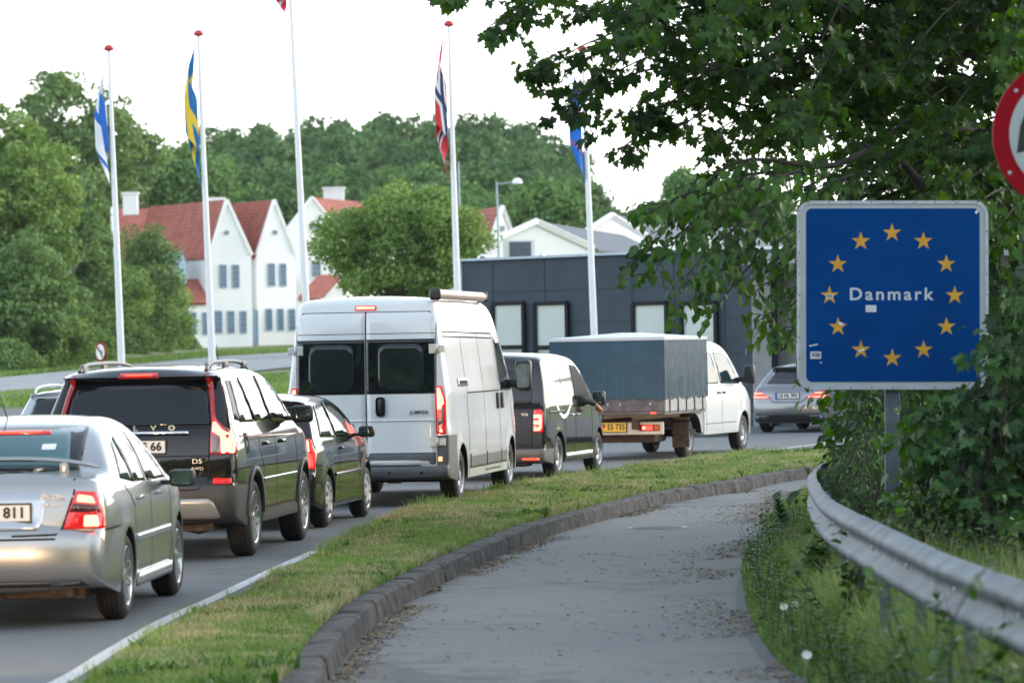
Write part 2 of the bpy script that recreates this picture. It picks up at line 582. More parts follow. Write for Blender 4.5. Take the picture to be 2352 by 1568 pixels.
        for k, idx in allf.items():
            b2 = bm.copy(); b2.faces.ensure_lookup_table()
            bmesh.ops.delete(b2, geom=[f for f in b2.faces if f.index not in idx], context='FACES')
            me = bpy.data.meshes.new(k[0] if k else name)
            b2.to_mesh(me); b2.free()
            o = link(k[0] if k else name, me, s.root, False, [k[1] if k else paint, M['dark']])
            me.set_sharp_from_angle(angle=R(38))
            s.bodyparts[k[0] if k else name] = o
        bm.free()
        return s
    # ---- things draped on the body
    def drape(s, name, P, view, m, off=0.006, step=0.055, parent=None, sides=(1,), depth=0.012, smooth=True, bm=None, mi=0):
        out = []
        for sg in sides:
            Q = dense(P, step)
            if view in ('rear', 'front') and sg < 0: Q = [(-a, b) for a, b in Q]
            pts, tris, nb = fill2d(Q, step)
            own = bm is None
            B = bmesh.new() if own else bm
            vs, dn = [], []
            def hit(a, b):
                if view == 'rear': o, d = Vector((a, -s.over - 3, b)), Vector((0, 1, 0))
                elif view == 'front': o, d = Vector((a, s.L + 3, b)), Vector((0, -1, 0))
                elif view == 'top': o, d = Vector((a, b - s.over, 6)), Vector((0, 0, -1))
                else: o, d = Vector((sg * 4, a - s.over, b)), Vector((-sg, 0, 0))
                h = s.bvh.ray_cast(o, d)
                if h[0] is None:
                    tgt = o + d * (3.0 if view in ('rear', 'side') else 4)
                    h = s.bvh.find_nearest(Vector((o.x if view != 'side' else sg * s.w0, o.y + d.y * 3 if view != 'side' else o.y, o.z)))
                nrm = h[1] if h[1].dot(d) < 0 else -h[1]
                return h[0], nrm, d
            for a, b in pts:
                p, nrm, d = hit(a, b)
                vs.append(B.verts.new(p - d * 0.0 + nrm * off * 0.5 - d * off * 0.5)); dn.append((p, d))
            for t in tris:
                try:
                    f = B.faces.new([vs[q] for q in t]); f.smooth = smooth; f.material_index = mi
                except ValueError: pass
            if depth:
                low = [B.verts.new(vs[i].co + dn[i][1] * (off + depth)) for i in range(nb)]
                for i in range(nb):
                    j = (i + 1) % nb
                    try:
                        f = B.faces.new((vs[i], vs[j], low[j], low[i])); f.smooth = False; f.material_index = mi
                    except ValueError: pass
            if own:
                bmesh.ops.recalc_face_normals(B, faces=B.faces)
                # outward check
                me = bpy.data.meshes.new(name)
                B.to_mesh(me); B.free()
                o = link(name, me, parent or s.root, False, m if isinstance(m, (list, tuple)) else [m])
                out.append(o)
        return out
    def side(s, name, P, m, both=True, **k): return s.drape(name, P, 'side', m, sides=(1, -1) if both else (1,), **k)
    def rear(s, name, P, m, both=False, **k): return s.drape(name, P, 'rear', m, sides=(1, -1) if both else (1,), **k)
    def front(s, name, P, m, both=False, **k): return s.drape(name, P, 'front', m, sides=(1, -1) if both else (1,), **k)
    def gaps(s, lines, view='side', w=0.016, m=None, name='panel_gap', both=True):
        bm = bmesh.new()
        for l in lines:
            s.drape('x', ribbon(l, w), view, None, off=0.0025, step=0.08, depth=0, sides=(1, -1) if both else (1,), bm=bm)
        me = bpy.data.meshes.new(name); bm.to_mesh(me); bm.free()
        return link(name, me, s.root, False, [m or M['gap']])
    def rear_y(s, x, z):
        h = s.bvh.ray_cast(Vector((x, -s.over - 3, z)), Vector((0, 1, 0)))
        return h[0].y if h[0] else -s.over
    def side_x(s, u, z):
        h = s.bvh.ray_cast(Vector((4, u - s.over, z)), Vector((-1, 0, 0)))
        return h[0].x if h[0] else s.w0
    def plate(s, x, z, txt, w=0.52, h=0.11, m='plate_white', band=False, y=None, tilt=0, off=0.0):
        y0 = min(s.rear_y(x - w / 2, z), s.rear_y(x, z), s.rear_y(x + w / 2, z)) - 0.012 - off if y is None else y
        mb = MB(); mb.box((0, 0, 0), (w + 0.03, 0.014, h + 0.03), mi=0, bev=0.004)
        mb.box((0, -0.009, 0), (w, 0.006, h), mi=1)
        if band: mb.box((-w / 2 + 0.022, -0.0135, 0), (0.04, 0.004, h), mi=2)
        o = mb.build('number_plate', [M['black_plastic'], M[m], M['plate_blue']], s.root)
        o.location = (x, y0, z)
        me = text_mesh(txt, h * 0.92, 0.004, 1.05, 0.001)
        me.materials.clear(); me.materials.append(M['ink'])
        t = bpy.data.objects.new('plate_lettering', me); COL.objects.link(t); t.parent = o
        t.rotation_euler = (R(90), 0, 0)
        xs = [v.co.x for v in me.vertices]; tw = max(xs) - min(xs)
        tgt = w * (0.82 if band else 0.92)
        t.scale = (min(1.0, tgt / tw), 1, 1)
        t.location = (0.02 if band else 0, -0.0145, -0.0)
        return o
    def script(s, name, txt, x, z, size, m, off=0.0, spacing=1.0, sx=1.0, yoff=0.014):
        return text_obj(name, txt, size, m, s.root, (x, s.rear_y(x, z) - yoff, z), (R(90), 0, 0), off, spacing, sx, 0.002)
    def wheels(s, kind, rim_r, spokes=5, m='rim'):
        proto = None
        s.wheel_objs = []
        for (u, sg) in ((0, 1), (0, -1), (s.wb, 1), (s.wb, -1)):
            if proto is None:
                hub = MB(); hub.lathe([(-s.tw * 0.9, 0.001), (-s.tw * 0.9, rim_r * 0.55), (-s.tw * 0.72, rim_r * 0.6), (-s.tw * 0.70, 0.001)], seg=24)
                proto = hub.build('wheel', M['dark'], s.root)
                t = MB(); w, r = s.tw, s.wr
                prof = [(-w + 0.012, rim_r), (-w + 0.004, rim_r + 0.02), (-w, (r + rim_r) / 2), (-w + 0.012, r - 0.03), (-w + 0.035, r - 0.006)]
                for g in (0.26, 0.42, 0.58, 0.74):
                    x = -w + w * g
                    prof += [(x - 0.006, r), (x - 0.004, r - 0.01), (x + 0.004, r - 0.01), (x + 0.006, r)]
                prof += [(-0.035, r - 0.006), (-0.012, r - 0.03), (0, (r + rim_r) / 2), (-0.004, rim_r + 0.02), (-0.012, rim_r), (-0.02, rim_r - 0.004)]
                t.lathe(prof, seg=56)
                tyre = t.build('tyre', M['tyre'], proto, angle=40)
                q = MB()
                if kind == 'alloy':
                    q.lathe([(-0.012, rim_r + 0.004), (-0.006, rim_r), (-0.012, rim_r - 0.014), (-0.05, rim_r - 0.03), (-w * 0.8, rim_r - 0.035)], seg=48)
                    q.lathe([(-0.02, 0.001), (-0.018, 0.03), (-0.028, 0.062), (-0.06, 0.07)], seg=20)
                    for k in range(spokes):
                        a = 2 * math.pi * k / spokes
                        for da in ((-0.14, 0.14) if spokes < 7 else (0,)):
                            p0 = Vector((-0.035, 0.05 * math.cos(a + da), 0.05 * math.sin(a + da)))
                            p1 = Vector((-0.022, (rim_r - 0.012) * math.cos(a + da * 1.1), (rim_r - 0.012) * math.sin(a + da * 1.1)))
                            q.beam(p0, p1, 0.028 if spokes < 7 else 0.03, 0.022, up=(1, 0, 0))
                    b_ = MB(); b_.lathe([(-0.09, 0.001), (-0.09, rim_r * 0.7)], seg=24)
                elif kind == 'steel':
                    q.lathe([(-0.012, rim_r + 0.004), (-0.002, rim_r - 0.002), (-0.012, rim_r - 0.014), (-0.055, rim_r - 0.028), (-0.06, rim_r * 0.78), (-0.032, rim_r * 0.66), (-0.03, rim_r * 0.5), (-0.05, rim_r * 0.36), (-0.05, rim_r * 0.3)], seg=48)
                    q.lathe([(-0.05, rim_r * 0.31), (-0.012, rim_r * 0.28), (-0.008, rim_r * 0.18), (-0.008, 0.001)], seg=20)
                    for k in range(spokes):
                        a = 2 * math.pi * k / spokes
                        c = Vector((-0.043, rim_r * 0.74 * math.cos(a), rim_r * 0.74 * math.sin(a)))
                        q.box(c, (0.02, 0.05, 0.034), Matrix.Rotation(a, 3, 'X') @ Matrix.Rotation(math.pi / 2, 3, 'X'), mi=1, bev=0.006)
                    b_ = MB(); b_.lathe([(-0.09, 0.001), (-0.09, rim_r * 0.7)], seg=24)
                else:   # cover
                    q.lathe([(-0.012, rim_r + 0.004), (-0.0, rim_r - 0.004), (-0.01, rim_r - 0.03), (-0.004, rim_r * 0.72), (0.0, rim_r * 0.45), (-0.012, rim_r * 0.2), (-0.008, rim_r * 0.15), (-0.006, 0.001)], seg=48)
                    for k in range(spokes):
                        a = 2 * math.pi * (k + 0.5) / spokes
                        c = Vector((0.0, rim_r * 0.72 * math.cos(a), rim_r * 0.72 * math.sin(a)))
                        q.box(c, (0.012, rim_r * 0.30, 0.045), Matrix.Rotation(a, 3, 'X'), mi=1, bev=0.005)
                    b_ = MB(); b_.lathe([(-0.09, 0.001), (-0.09, rim_r * 0.7)], seg=24)
                rim = q.build('rim', [M[m], M['dark']], proto, angle=40)
                disc = b_.build('brake_disc', M['dark'], proto)
                w_ = proto; kids = [tyre, rim, disc]
            else:
                w_ = proto.copy(); COL.objects.link(w_); w_.parent = s.root
                for kc in kids:
                    c = kc.copy(); COL.objects.link(c); c.parent = w_
            w_.location = (sg * s.ht, u, s.wr)
            w_.rotation_euler = (0.37 * (u + 1), 0, 0) if sg > 0 else (0.2, 0, math.pi)
            s.wheel_objs.append(w_)
    def mirror(s, u, z, w=0.2, h=0.13, x=None, m=None, glass='glass_pale', d=0.12, both=True, arm=0.05):
        x = x if x is not None else s.side_x(u, z - h * 0.5)
        for sg in ((1, -1) if both else (1,)):
            mb = MB()
            vs = mb.box((sg * (x + arm + w / 2), u - s.over, z), (w, d, h), bev=min(h, w, d) * 0.28)
            mb.box((sg * (x + arm / 2 + 0.01), u - s.over, z - h * 0.25), (arm + 0.06, d * 0.35, h * 0.28), bev=0.008)
            o = mb.build('wing_mirror', m or M['black_plastic'], s.root, angle=50)
            g = MB(); g.poly([(sg * (x + arm + w / 2) + a * w * 0.40, 0, b * h * 0.38) for a, b in rounded([(-1, -1), (1, -1), (1, 1), (-1, 1)], 0.5)])
            gm = g.build('mirror_glass', M['mirror_glass'], o)
            gm.location = (0, u - s.over - d / 2 - 0.003, z)
M['mirror_glass'] = mat('mirror_glass', (0.22, 0.26, 0.27), 0.03, metal=0.9, var=0.2, vscale=8)
# ---------------------------------------------------------------- paints
P_SILVER = mat('silver_paint', (0.36, 0.365, 0.37), 0.30, metal=0.75, coat=0.8, var=0.04, vscale=2)
P_SILVER2 = mat('pale_silver_paint', (0.50, 0.52, 0.55), 0.28, metal=0.7, coat=0.8, var=0.04, vscale=2)
M['glass_teal'] = mat('teal_heated_glass', (0.05, 0.115, 0.13), 0.05, var=0.2, vscale=2, spec=0.6)
M['glass_pane'] = mat('rear_door_pane', (0.012, 0.019, 0.021), 0.02, var=0.2, vscale=2, spec=0.5)
P_BLACK = mat('black_paint', (0.006, 0.006, 0.009), 0.14, coat=1.0, var=0.2, vscale=2, spec=0.1)
P_BROWN = mat('dark_brown_paint', (0.012, 0.009, 0.009), 0.16, metal=0.3, coat=1.0, var=0.2, vscale=2, spec=0.1)
P_WHITE = mat('white_van_paint', (0.72, 0.73, 0.75), 0.22, coat=0.7, var=0.03, vscale=2)
P_GREY = mat('metallic_grey_paint', (0.20, 0.205, 0.225), 0.28, metal=0.7, coat=0.9, var=0.04, vscale=2)
CLAD = mat('bumper_cladding', (0.040, 0.037, 0.036), 0.5, var=0.15, vscale=5, bump=0.1, bscale=150)
SKID = mat('silver_skid_plate', (0.45, 0.42, 0.38), 0.35, metal=0.6, var=0.1)
QUEUE = 'vehicles queueing on the road'
def sedan_glass(c, polys, m='glass'):
    for P in polys: c.side('side_window', rounded(P, 0.03), M[m], off=0.003)

# ================= silver sedan (nearest)
c = Car('sedan', 'silver four-door sedan with boot spoiler, cut off by the frame edge', 'car', (297, 1420), 3.0, 0.85, 1.0, 2.64, 0.315, 0.205, 4.49, QUEUE)
top = [(0.10, 0.30, .05, .06, .06), (0.03, 0.34, .08, .10, .10), (0.0, 0.45, .10, .13, .12), (0.0, 0.56, .10, .13, .12), (0.025, 0.665, .08, .12, .12, 'c'),
       (0.06, 0.685, .07, .09, .10, 'c'), (0.07, 0.80, .08, .09, .09), (0.10, 0.98, .06, .09, .07), (0.13, 1.045, .04, .08, .06, 'c'), (0.40, 1.075, .04, .10, .02), (0.66, 1.085, .03, .06, .02, 'c'),
       (0.86, 1.22, .04, .07, .04), (1.16, 1.37, .05, .08, .03), (1.42, 1.43, .06, .12, .02), (1.9, 1.455, .06, .13, .02), (2.3, 1.44, .06, .13, .02), (2.62, 1.35, .05, .10, .03),
       (3.32, 0.985, .03, .06, .03, 'c'), (3.7, 0.91, .05, .12, .03), (4.15, 0.78, .06, .14, .04), (4.38, 0.66, .08, .16, .06), (4.48, 0.5, .08, .16, .08), (4.47, 0.35, .07, .12, .08), (4.40, 0.22, .05, .06, .04)]
c.body(top, 0.21, P_SILVER, 0.852, 0.355, zb=0.93, t1=0.30, t2=0.35, zmid=0.55, tuck=0.06, shoulder=0.015, kr=0.04, pr=0.6, flare=0.014)
c.rear('rear_window', rounded([(-0.57, 1.095), (0.57, 1.095), (0.55, 1.405), (-0.55, 1.405)], 0.05), M['glass'])
c.rear('window_band', rounded([(-0.49, 1.12), (0.49, 1.12), (0.43, 1.375), (-0.43, 1.375)], 0.05), M['glass_teal'], off=0.009)
t = c.rear('high_brake_light', rounded([(-0.30, 1.345), (0.30, 1.345), (0.28, 1.37), (-0.28, 1.37)], 0.01), M['red_lit'], off=0.013)[0]
c.rear('brake_lamp', rounded([(-0.22, 1.35), (0.22, 1.35), (0.22, 1.366), (-0.22, 1.366)], 0.006), M['brake_on'], off=0.016, parent=t)
c.rear('window_sticker', rounded([(0.26, 1.235), (0.36, 1.235), (0.36, 1.275), (0.26, 1.275)], 0.006), M['plate_white'], off=0.012, depth=0)
sedan_glass(c, [[(1.02, 1.02), (1.55, 0.975), (1.50, 1.30), (1.32, 1.27)], [(1.60, 0.975), (2.16, 0.965), (2.08, 1.345), (1.56, 1.31)], [(2.21, 0.965), (3.15, 0.955), (2.62, 1.27), (2.16, 1.345)]])
c.side('door_pillar', [(1.555, 0.975), (1.595, 0.975), (1.555, 1.31), (1.505, 1.30)], M['black_plastic'])
c.front('windscreen', rounded([(-0.66, 1.0), (0.66, 1.0), (0.54, 1.32), (-0.54, 1.32)], 0.05), M['glass'])
TL = [(0.545, 0.70), (0.828, 0.70), (0.81, 0.84), (0.765, 0.955), (0.63, 0.965)]
for sg in (1, -1):
    P = [(sg * a, b) for a, b in TL]
    t = c.rear('tail_light', rounded(P, 0.02), M['red_lit'], off=0.012, step=0.05)[0]
    c.rear('brake_lamp', rounded([(sg * a, b) for a, b in [(0.635, 0.89), (0.765, 0.875), (0.745, 0.925), (0.645, 0.94)]], 0.012), M['brake_hot'], off=0.017, parent=t)
    c.rear('indicator_lens', [(sg * a, b) for a, b in [(0.59, 0.82), (0.80, 0.81), (0.78, 0.865), (0.615, 0.88)]], M['smoked_lens'], off=0.016, parent=t)
    c.rear('brake_lamp', rounded([(sg * a, b) for a, b in [(0.685, 0.715), (0.79, 0.715), (0.78, 0.795), (0.69, 0.795)]], 0.012), M['brake_hot'], off=0.017, parent=t)
    c.rear('brake_lamp', rounded([(sg * a, b) for a, b in [(0.585, 0.725), (0.645, 0.725), (0.65, 0.785), (0.605, 0.785)]], 0.02), M['brake_dim'], off=0.017, parent=t)
c.gaps([[(0.20, 0.66), (0.50, 0.665), (0.54, 0.70), (0.62, 0.96), (0.615, 1.05)], [(-0.20, 0.66), (-0.50, 0.665), (-0.54, 0.70), (-0.62, 0.96), (-0.615, 1.05)], [(-0.5, 0.635), (0.5, 0.635)]], 'rear', 0.014, both=False)
c.gaps([[(0.12, 0.69), (0.66, 0.695)], [(1.35, 0.60), (1.40, 0.80), (1.10, 0.97)], [(1.30, 0.25), (2.14, 0.25), (2.18, 0.40), (2.19, 0.95)], [(2.14, 0.25), (3.18, 0.25), (3.22, 0.5), (3.20, 0.90)]])
c.side('side_moulding', rounded([(1.42, 0.545), (3.14, 0.545), (3.14, 0.595), (1.42, 0.595)], 0.012), P_SILVER2, off=0.014)
c.side('side_skirt', rounded([(1.42, 0.215), (3.2, 0.215), (3.2, 0.31), (1.42, 0.31)], 0.02), P_SILVER, off=0.022)
for u in (1.62, 2.55): c.side('door_handle', rounded([(u - .09, .845), (u + .09, .845), (u + .09, .875), (u - .09, .875)], 0.012), P_SILVER, off=0.028)
c.rear('bumper_valance', rounded([(-0.72, 0.30), (0.72, 0.30), (0.66, 0.345), (-0.66, 0.345)], 0.015), M['black_plastic'], off=0.006)
c.rear('plate_recess', rounded([(-0.40, 0.70), (0.40, 0.70), (0.42, 0.965), (-0.42, 0.965)], 0.05), P_SILVER2, off=0.004)
c.plate(0.06, 0.82, '          811', m='plate_white')
c.script('boot_lettering', 'VECTRA', 0.47, 0.925, 0.045, M['badge'], 0.0, sx=1.1)
c.script('boot_lettering', '1.8 16V', 0.46, 0.872, 0.036, M['badge'], 0.0)
# spoiler
mb = MB()
prof = [(-0.07, 0.0), (-0.055, 0.022), (0.03, 0.014), (0.075, -0.008), (0.03, -0.016), (-0.05, -0.014)]
prev = None
for k in range(25):
    t = -1 + 2 * k / 24
    x = 0.735 * t; y = -0.66 + 0.13 * abs(t) ** 2.4; z = 1.185 - 0.065 * abs(t) ** 3
    sc = 1 - 0.45 * abs(t) ** 8
    ring = [mb.bm.verts.new((x, y + a * sc, z + b * sc)) for a, b in prof]
    if prev:
        for q in range(6): mb.bm.faces.new((prev[q], prev[(q + 1) % 6], ring[(q + 1) % 6], ring[q]))
    else: mb.bm.faces.new(ring)
    prev = ring
mb.bm.faces.new(prev[::-1])
for sg in (1, -1): mb.box((sg * 0.50, -0.62, 1.12), (0.06, 0.09, 0.11), bev=0.015)
mb.build('boot_spoiler', P_SILVER, c.root, angle=50)
mb = MB(); mb.tube([(-0.085, 0.52, 1.41), (-0.10, 0.47, 1.45), (-0.16, 0.33, 1.72)], [0.012, 0.006, 0.003], 6)
mb.lathe([(1.395, 0.035), (1.42, 0.028), (1.435, 0.010)], 'Z', 12, center=(-0.085, 0.52, 0.0))
mb.build('roof_aerial', M['black_plastic'], c.root)
c.mirror(2.92, 0.955, 0.20, 0.13, m=M['black_plastic'])
mb = MB()
mb.box((0, 0.2, 0.25), (1.3, 1.9, 0.10)); mb.box((0.35, -0.72, 0.27), (0.5, 0.35, 0.13), bev=0.04); mb.box((0, 1.8, 0.28), (1.2, 2.2, 0.08))
mb.tube([(0.45, -0.95, 0.27), (0.45, -0.55, 0.27)], 0.03, 10)
mb.build('underbody', M['rust'], c.root)
c.wheels('alloy', 0.215, 9)
CAR_A = c

# ================= black SUV
c = Car('suv', 'large black estate-style SUV with silver roof rails and lit tall red tail lights', 'car', (590, 1275), 6.2, 0.945, 1.05, 2.857, 0.365, 0.235, 4.80, QUEUE)
top = [(0.14, 0.37, .06, .08, .06), (0.05, 0.42, .08, .12, .10), (0.0, 0.55, .11, .15, .12), (0.0, 0.66, .11, .15, .12), (0.035, 0.745, .10, .13, .12, 'c'), (0.075, 0.76, .09, .09, .09, 'c'),
       (0.09, 0.98, .09, .08, .08), (0.13, 1.17, .08, .08, .07), (0.17, 1.25, .07, .08, .05), (0.32, 1.50, .06, .09, .05), (0.42, 1.66, .05, .09, .05, 'c'), (0.30, 1.71, .03, .12, .04, 'c'), (0.42, 1.755, .05, .16, .03),
       (0.9, 1.785, .06, .16, .02), (1.7, 1.79, .06, .16, .02), (2.4, 1.76, .06, .16, .02), (2.9, 1.67, .06, .13, .03), (3.75, 1.20, .04, .08, .04, 'c'), (4.2, 1.10, .06, .14, .04), (4.55, 0.98, .08, .16, .05), (4.74, 0.80, .1, .2, .08),
       (4.80, 0.55, .1, .2, .1), (4.77, 0.36, .08, .14, .08), (4.66, 0.26, .06, .08, .04)]
c.body(top, 0.30, P_BROWN, 0.948, 0.42, zb=1.12, t1=0.22, t2=0.16, zmid=0.7, tuck=0.05, shoulder=0.018, kr=0.03, pr=0.6, flare=0.0,
       cuts=[('z', 0.70), ('u', 0.66), ('z', 0.42), ('u', 4.2)],
       split=lambda u, x, z, f: ('bumper', CLAD) if (z < 0.70 and (u < 0.66 or u > 4.2)) or z < 0.42 else None)
c.rear('rear_window', rounded([(-0.70, 1.255), (0.70, 1.255), (0.655, 1.48), (0.60, 1.655), (-0.60, 1.655), (-0.655, 1.48)], 0.04), M['glass'])
for P in ([(0.62, 1.27), (1.35, 1.26), (1.20, 1.68), (0.80, 1.66)], [(1.41, 1.26), (2.23, 1.25), (2.12, 1.70), (1.26, 1.685)], [(2.29, 1.25), (3.45, 1.23), (3.0, 1.53), (2.72, 1.66), (2.18, 1.70)]):
    c.side('side_window', rounded(P, 0.04), M['glass'])
c.side('rear_pillar', [(0.40, 1.30), (0.62, 1.28), (0.80, 1.66), (0.58, 1.66)], M['black_plastic'], off=0.002)
c.front('windscreen', rounded([(-0.72, 1.24), (0.72, 1.24), (0.6, 1.64), (-0.6, 1.64)], 0.05), M['glass'])
for sg in (1, -1):
    t = c.rear('tail_light', [(sg * a, b) for a, b in [(0.70, 0.985), (0.925, 0.985), (0.925, 1.10), (0.90, 1.19), (0.81, 1.24), (0.735, 1.31), (0.705, 1.50), (0.655, 1.735), (0.605, 1.72), (0.66, 1.50), (0.70, 1.27)]], M['red_lens'], off=0.014, step=0.045)[0]
    c.rear('brake_lamp', rounded([(sg * a, b) for a, b in [(0.80, 0.995), (0.912, 0.995), (0.91, 1.09), (0.88, 1.17), (0.80, 1.21), (0.735, 1.285), (0.71, 1.28), (0.712, 1.19), (0.79, 1.15)]], 0.015), M['brake_hot'], off=0.019, parent=t, step=0.045)
    c.rear('lit_lens', rounded([(sg * a, b) for a, b in [(0.705, 0.99), (0.92, 0.99), (0.92, 1.10), (0.895, 1.185), (0.80, 1.232), (0.735, 1.31), (0.715, 1.36), (0.702, 1.30)]], 0.01), M['red_lit'], off=0.0165, parent=t, step=0.045)
    c.rear('reversing_lens', rounded([(sg * a, b) for a, b in [(0.712, 0.995), (0.785, 0.995), (0.785, 1.14), (0.75, 1.165), (0.712, 1.17)]], 0.012), M['clear_lens'], off=0.019, parent=t, step=0.045)
    c.rear('bumper_reflector', rounded([(sg * a, b) for a, b in [(0.73, 0.715), (0.89, 0.715), (0.89, 0.765), (0.73, 0.77)]], 0.008), M['brake_dim'], off=0.008)  # reflector has no bulb; its glow is put in as emission
t = c.rear('high_brake_light', rounded([(-0.19, 1.70), (0.19, 1.70), (0.17, 1.742), (-0.17, 1.742)], 0.008), M['red_lit'], off=0.008)[0]
c.rear('brake_lamp', rounded([(-0.13, 1.712), (0.13, 1.712), (0.13, 1.73), (-0.13, 1.73)], 0.006), M['brake_on'], off=0.012, parent=t)
c.gaps([[(0.25, 0.655), (0.60, 0.67), (0.69, 0.75), (0.69, 1.27)], [(-0.25, 0.655), (-0.60, 0.67), (-0.69, 0.75), (-0.69, 1.27)], [(-0.25, 0.655), (0.25, 0.655)], [(-0.69, 0.975), (0.69, 0.975)], [(-0.67, 1.235), (0.67, 1.235)]], 'rear', 0.011, both=False)
c.rear('tailgate_trim', rounded([(-0.50, 1.175), (0.50, 1.175), (0.50, 1.20), (-0.50, 1.20)], 0.01), M['chrome'], off=0.022)
for i, ch in enumerate('VOLVO'): c.script('tailgate_lettering', ch, -0.34 + 0.17 * i, 1.235, 0.062, M['chrome'], 0.004, sx=1.25)
c.script('tailgate_lettering', 'D5', 0.585, 0.925, 0.062, M['badge'], 0.0005, sx=1.3)
c.script('tailgate_lettering', 'AWD', 0.585, 0.86, 0.038, M['badge'], 0.0, sx=1.25)
c.plate(0.03, 1.065, '        JF 66')
mb = MB(); mb.tube([(0.0, -0.89, 1.275), (0.10, -0.89, 1.30), (-0.42, -0.87, 1.335)], [0.02, 0.014, 0.008], 6); mb.build('rear_wiper', M['black_plastic'], c.root)
c.rear('skid_plate', rounded([(-0.80, 0.40), (0.80, 0.40), (0.72, 0.585), (-0.72, 0.585)], 0.05), SKID, off=0.012)
c.side('side_moulding', rounded([(1.50, 0.70), (3.42, 0.70), (3.42, 0.725), (1.50, 0.725)], 0.01), M['chrome'], off=0.012)
c.gaps([[(0.66, 0.30), (0.66, 0.70), (0.10, 0.73)], [(1.50, 0.44), (1.56, 0.80), (1.36, 1.0), (1.36, 1.26)], [(1.50, 0.44), (2.22, 0.44), (2.26, 0.7), (2.26, 1.25)], [(2.22, 0.44), (3.42, 0.44), (3.46, 0.75), (3.42, 1.18)], [(0.62, 1.16), (0.80, 1.16), (0.80, 0.98), (0.62, 0.98), (0.62, 1.16)]], w=0.016)
for u in (1.72, 2.62): c.side('door_handle', rounded([(u - .1, 1.03), (u + .1, 1.03), (u + .1, 1.065), (u - .1, 1.065)], 0.014), P_BROWN, off=0.03)
for uw in (1.05, 1.05 + 2.857):
    arc = lambda r, a0, a1, n=16: [(uw + r * math.cos(R(a0 + (a1 - a0) * k / n)), 0.365 + r * math.sin(R(a0 + (a1 - a0) * k / n))) for k in range(n + 1)]
    c.side('wheel_arch_trim', arc(0.425, 4, 176) + arc(0.485, 176, 4), CLAD, off=0.016, step=0.12)
for sg in (1, -1):
    mb = MB()
    cu = catmull([(0.60 * sg, -0.58, 1.765), (0.595 * sg, -0.40, 1.812), (0.59 * sg, -0.1, 1.832), (0.58 * sg, 0.9, 1.838), (0.57 * sg, 1.5, 1.81), (0.565 * sg, 1.75, 1.755)], 5)
    mb.tube([tuple(p) for p in cu], 0.020, 8)
    for yy in (-0.42, 0.45, 1.45): mb.box((0.59 * sg, yy, 1.80), (0.035, 0.20, 0.07), bev=0.01)
    mb.build('roof_rail', mat('roof_rail_metal', (0.20, 0.19, 0.19), 0.4, metal=0.6), c.root, angle=50)
mb = MB(); mb.tube([(0.35, 1.45, 1.76), (0.35, 1.30, 2.0)], [0.005, 0.003], 6); mb.build('roof_aerial', M['black_plastic'], c.root)
c.mirror(3.15, 1.30, 0.21, 0.17, m=M['black_plastic'], arm=0.06)
mb = MB(); mb.box((0, 0.6, 0.34), (1.4, 3.0, 0.12)); mb.box((0.1, -0.7, 0.36), (1.1, 0.06, 0.05)); mb.tube([(0.75, 0, 0.34), (-0.75, 0, 0.34)], 0.05, 10)
mb.box((0.35, -0.5, 0.35), (0.45, 0.5, 0.12), Matrix.Rotation(0.25, 3, 'Y'), bev=0.03); mb.beam((0.1, -0.72, 0.33), (0.72, 0.05, 0.30), 0.09, 0.04)
mb.build('underbody', M['rust'], c.root)
c.wheels('alloy', 0.245, 10)
CAR_B = c

# ================= small black hatchback
c = Car('hatchback', 'small black three-door hatchback between the black SUV and the white van', 'car', (757, 1210), 7.5, 0.865, 0.78, 2.51, 0.30, 0.195, 4.15, QUEUE)
top = [(0.10, 0.28, .05, .06, .05), (0.02, 0.34, .08, .14, .08), (0.0, 0.48, .1, .18, .09), (0.02, 0.62, .08, .12, .08, 'c'), (0.07, 0.65, .07, .08, .07, 'c'), (0.10, 0.86, .07, .08, .06), (0.17, 1.0, .06, .08, .06), (0.36, 1.33, .05, .10, .05, 'c'), (0.34, 1.385, .04, .12, .04, 'c'),
       (0.6, 1.43, .06, .14, .02), (1.2, 1.445, .06, .14, .02), (1.8, 1.42, .06, .14, .02), (2.25, 1.33, .05, .1, .03), (3.0, 0.99, .03, .06, .03, 'c'), (3.5, 0.89, .06, .14, .04), (3.95, 0.72, .08, .16, .06), (4.13, 0.52, .1, .18, .08), (4.12, 0.34, .08, .14, .07), (4.04, 0.22, .05, .06, .04)]
c.body(top, 0.21, P_BLACK, 0.868, 0.345, zb=0.93, t1=0.26, t2=0.22, zmid=0.55, tuck=0.07, shoulder=0.015, kr=0.04, pr=0.6, flare=0.014)
c.rear('rear_window', rounded([(-0.64, 1.0), (0.64, 1.0), (0.575, 1.31), (-0.575, 1.31)], 0.07), M['glass'])
c.rear('high_brake_light', rounded([(-0.20, 1.325), (0.20, 1.325), (0.20, 1.345), (-0.20, 1.345)], 0.008), M['brake_hot'], off=0.006)
c.rear('rear_wiper', [(0.0, 1.0), (0.03, 0.99), (0.34, 1.11), (0.33, 1.13)], M['black_plastic'], off=0.012)
c.side('side_window', rounded([(0.52, 0.99), (1.42, 0.965), (1.30, 1.36), (0.78, 1.33)], 0.04), M['glass'])
c.side('side_window', rounded([(1.48, 0.965), (2.75, 0.955), (2.20, 1.27), (1.95, 1.34), (1.36, 1.365)], 0.04), M['glass'])
c.front('windscreen', rounded([(-0.66, 1.02), (0.66, 1.02), (0.55, 1.30), (-0.55, 1.30)], 0.05), M['glass'])
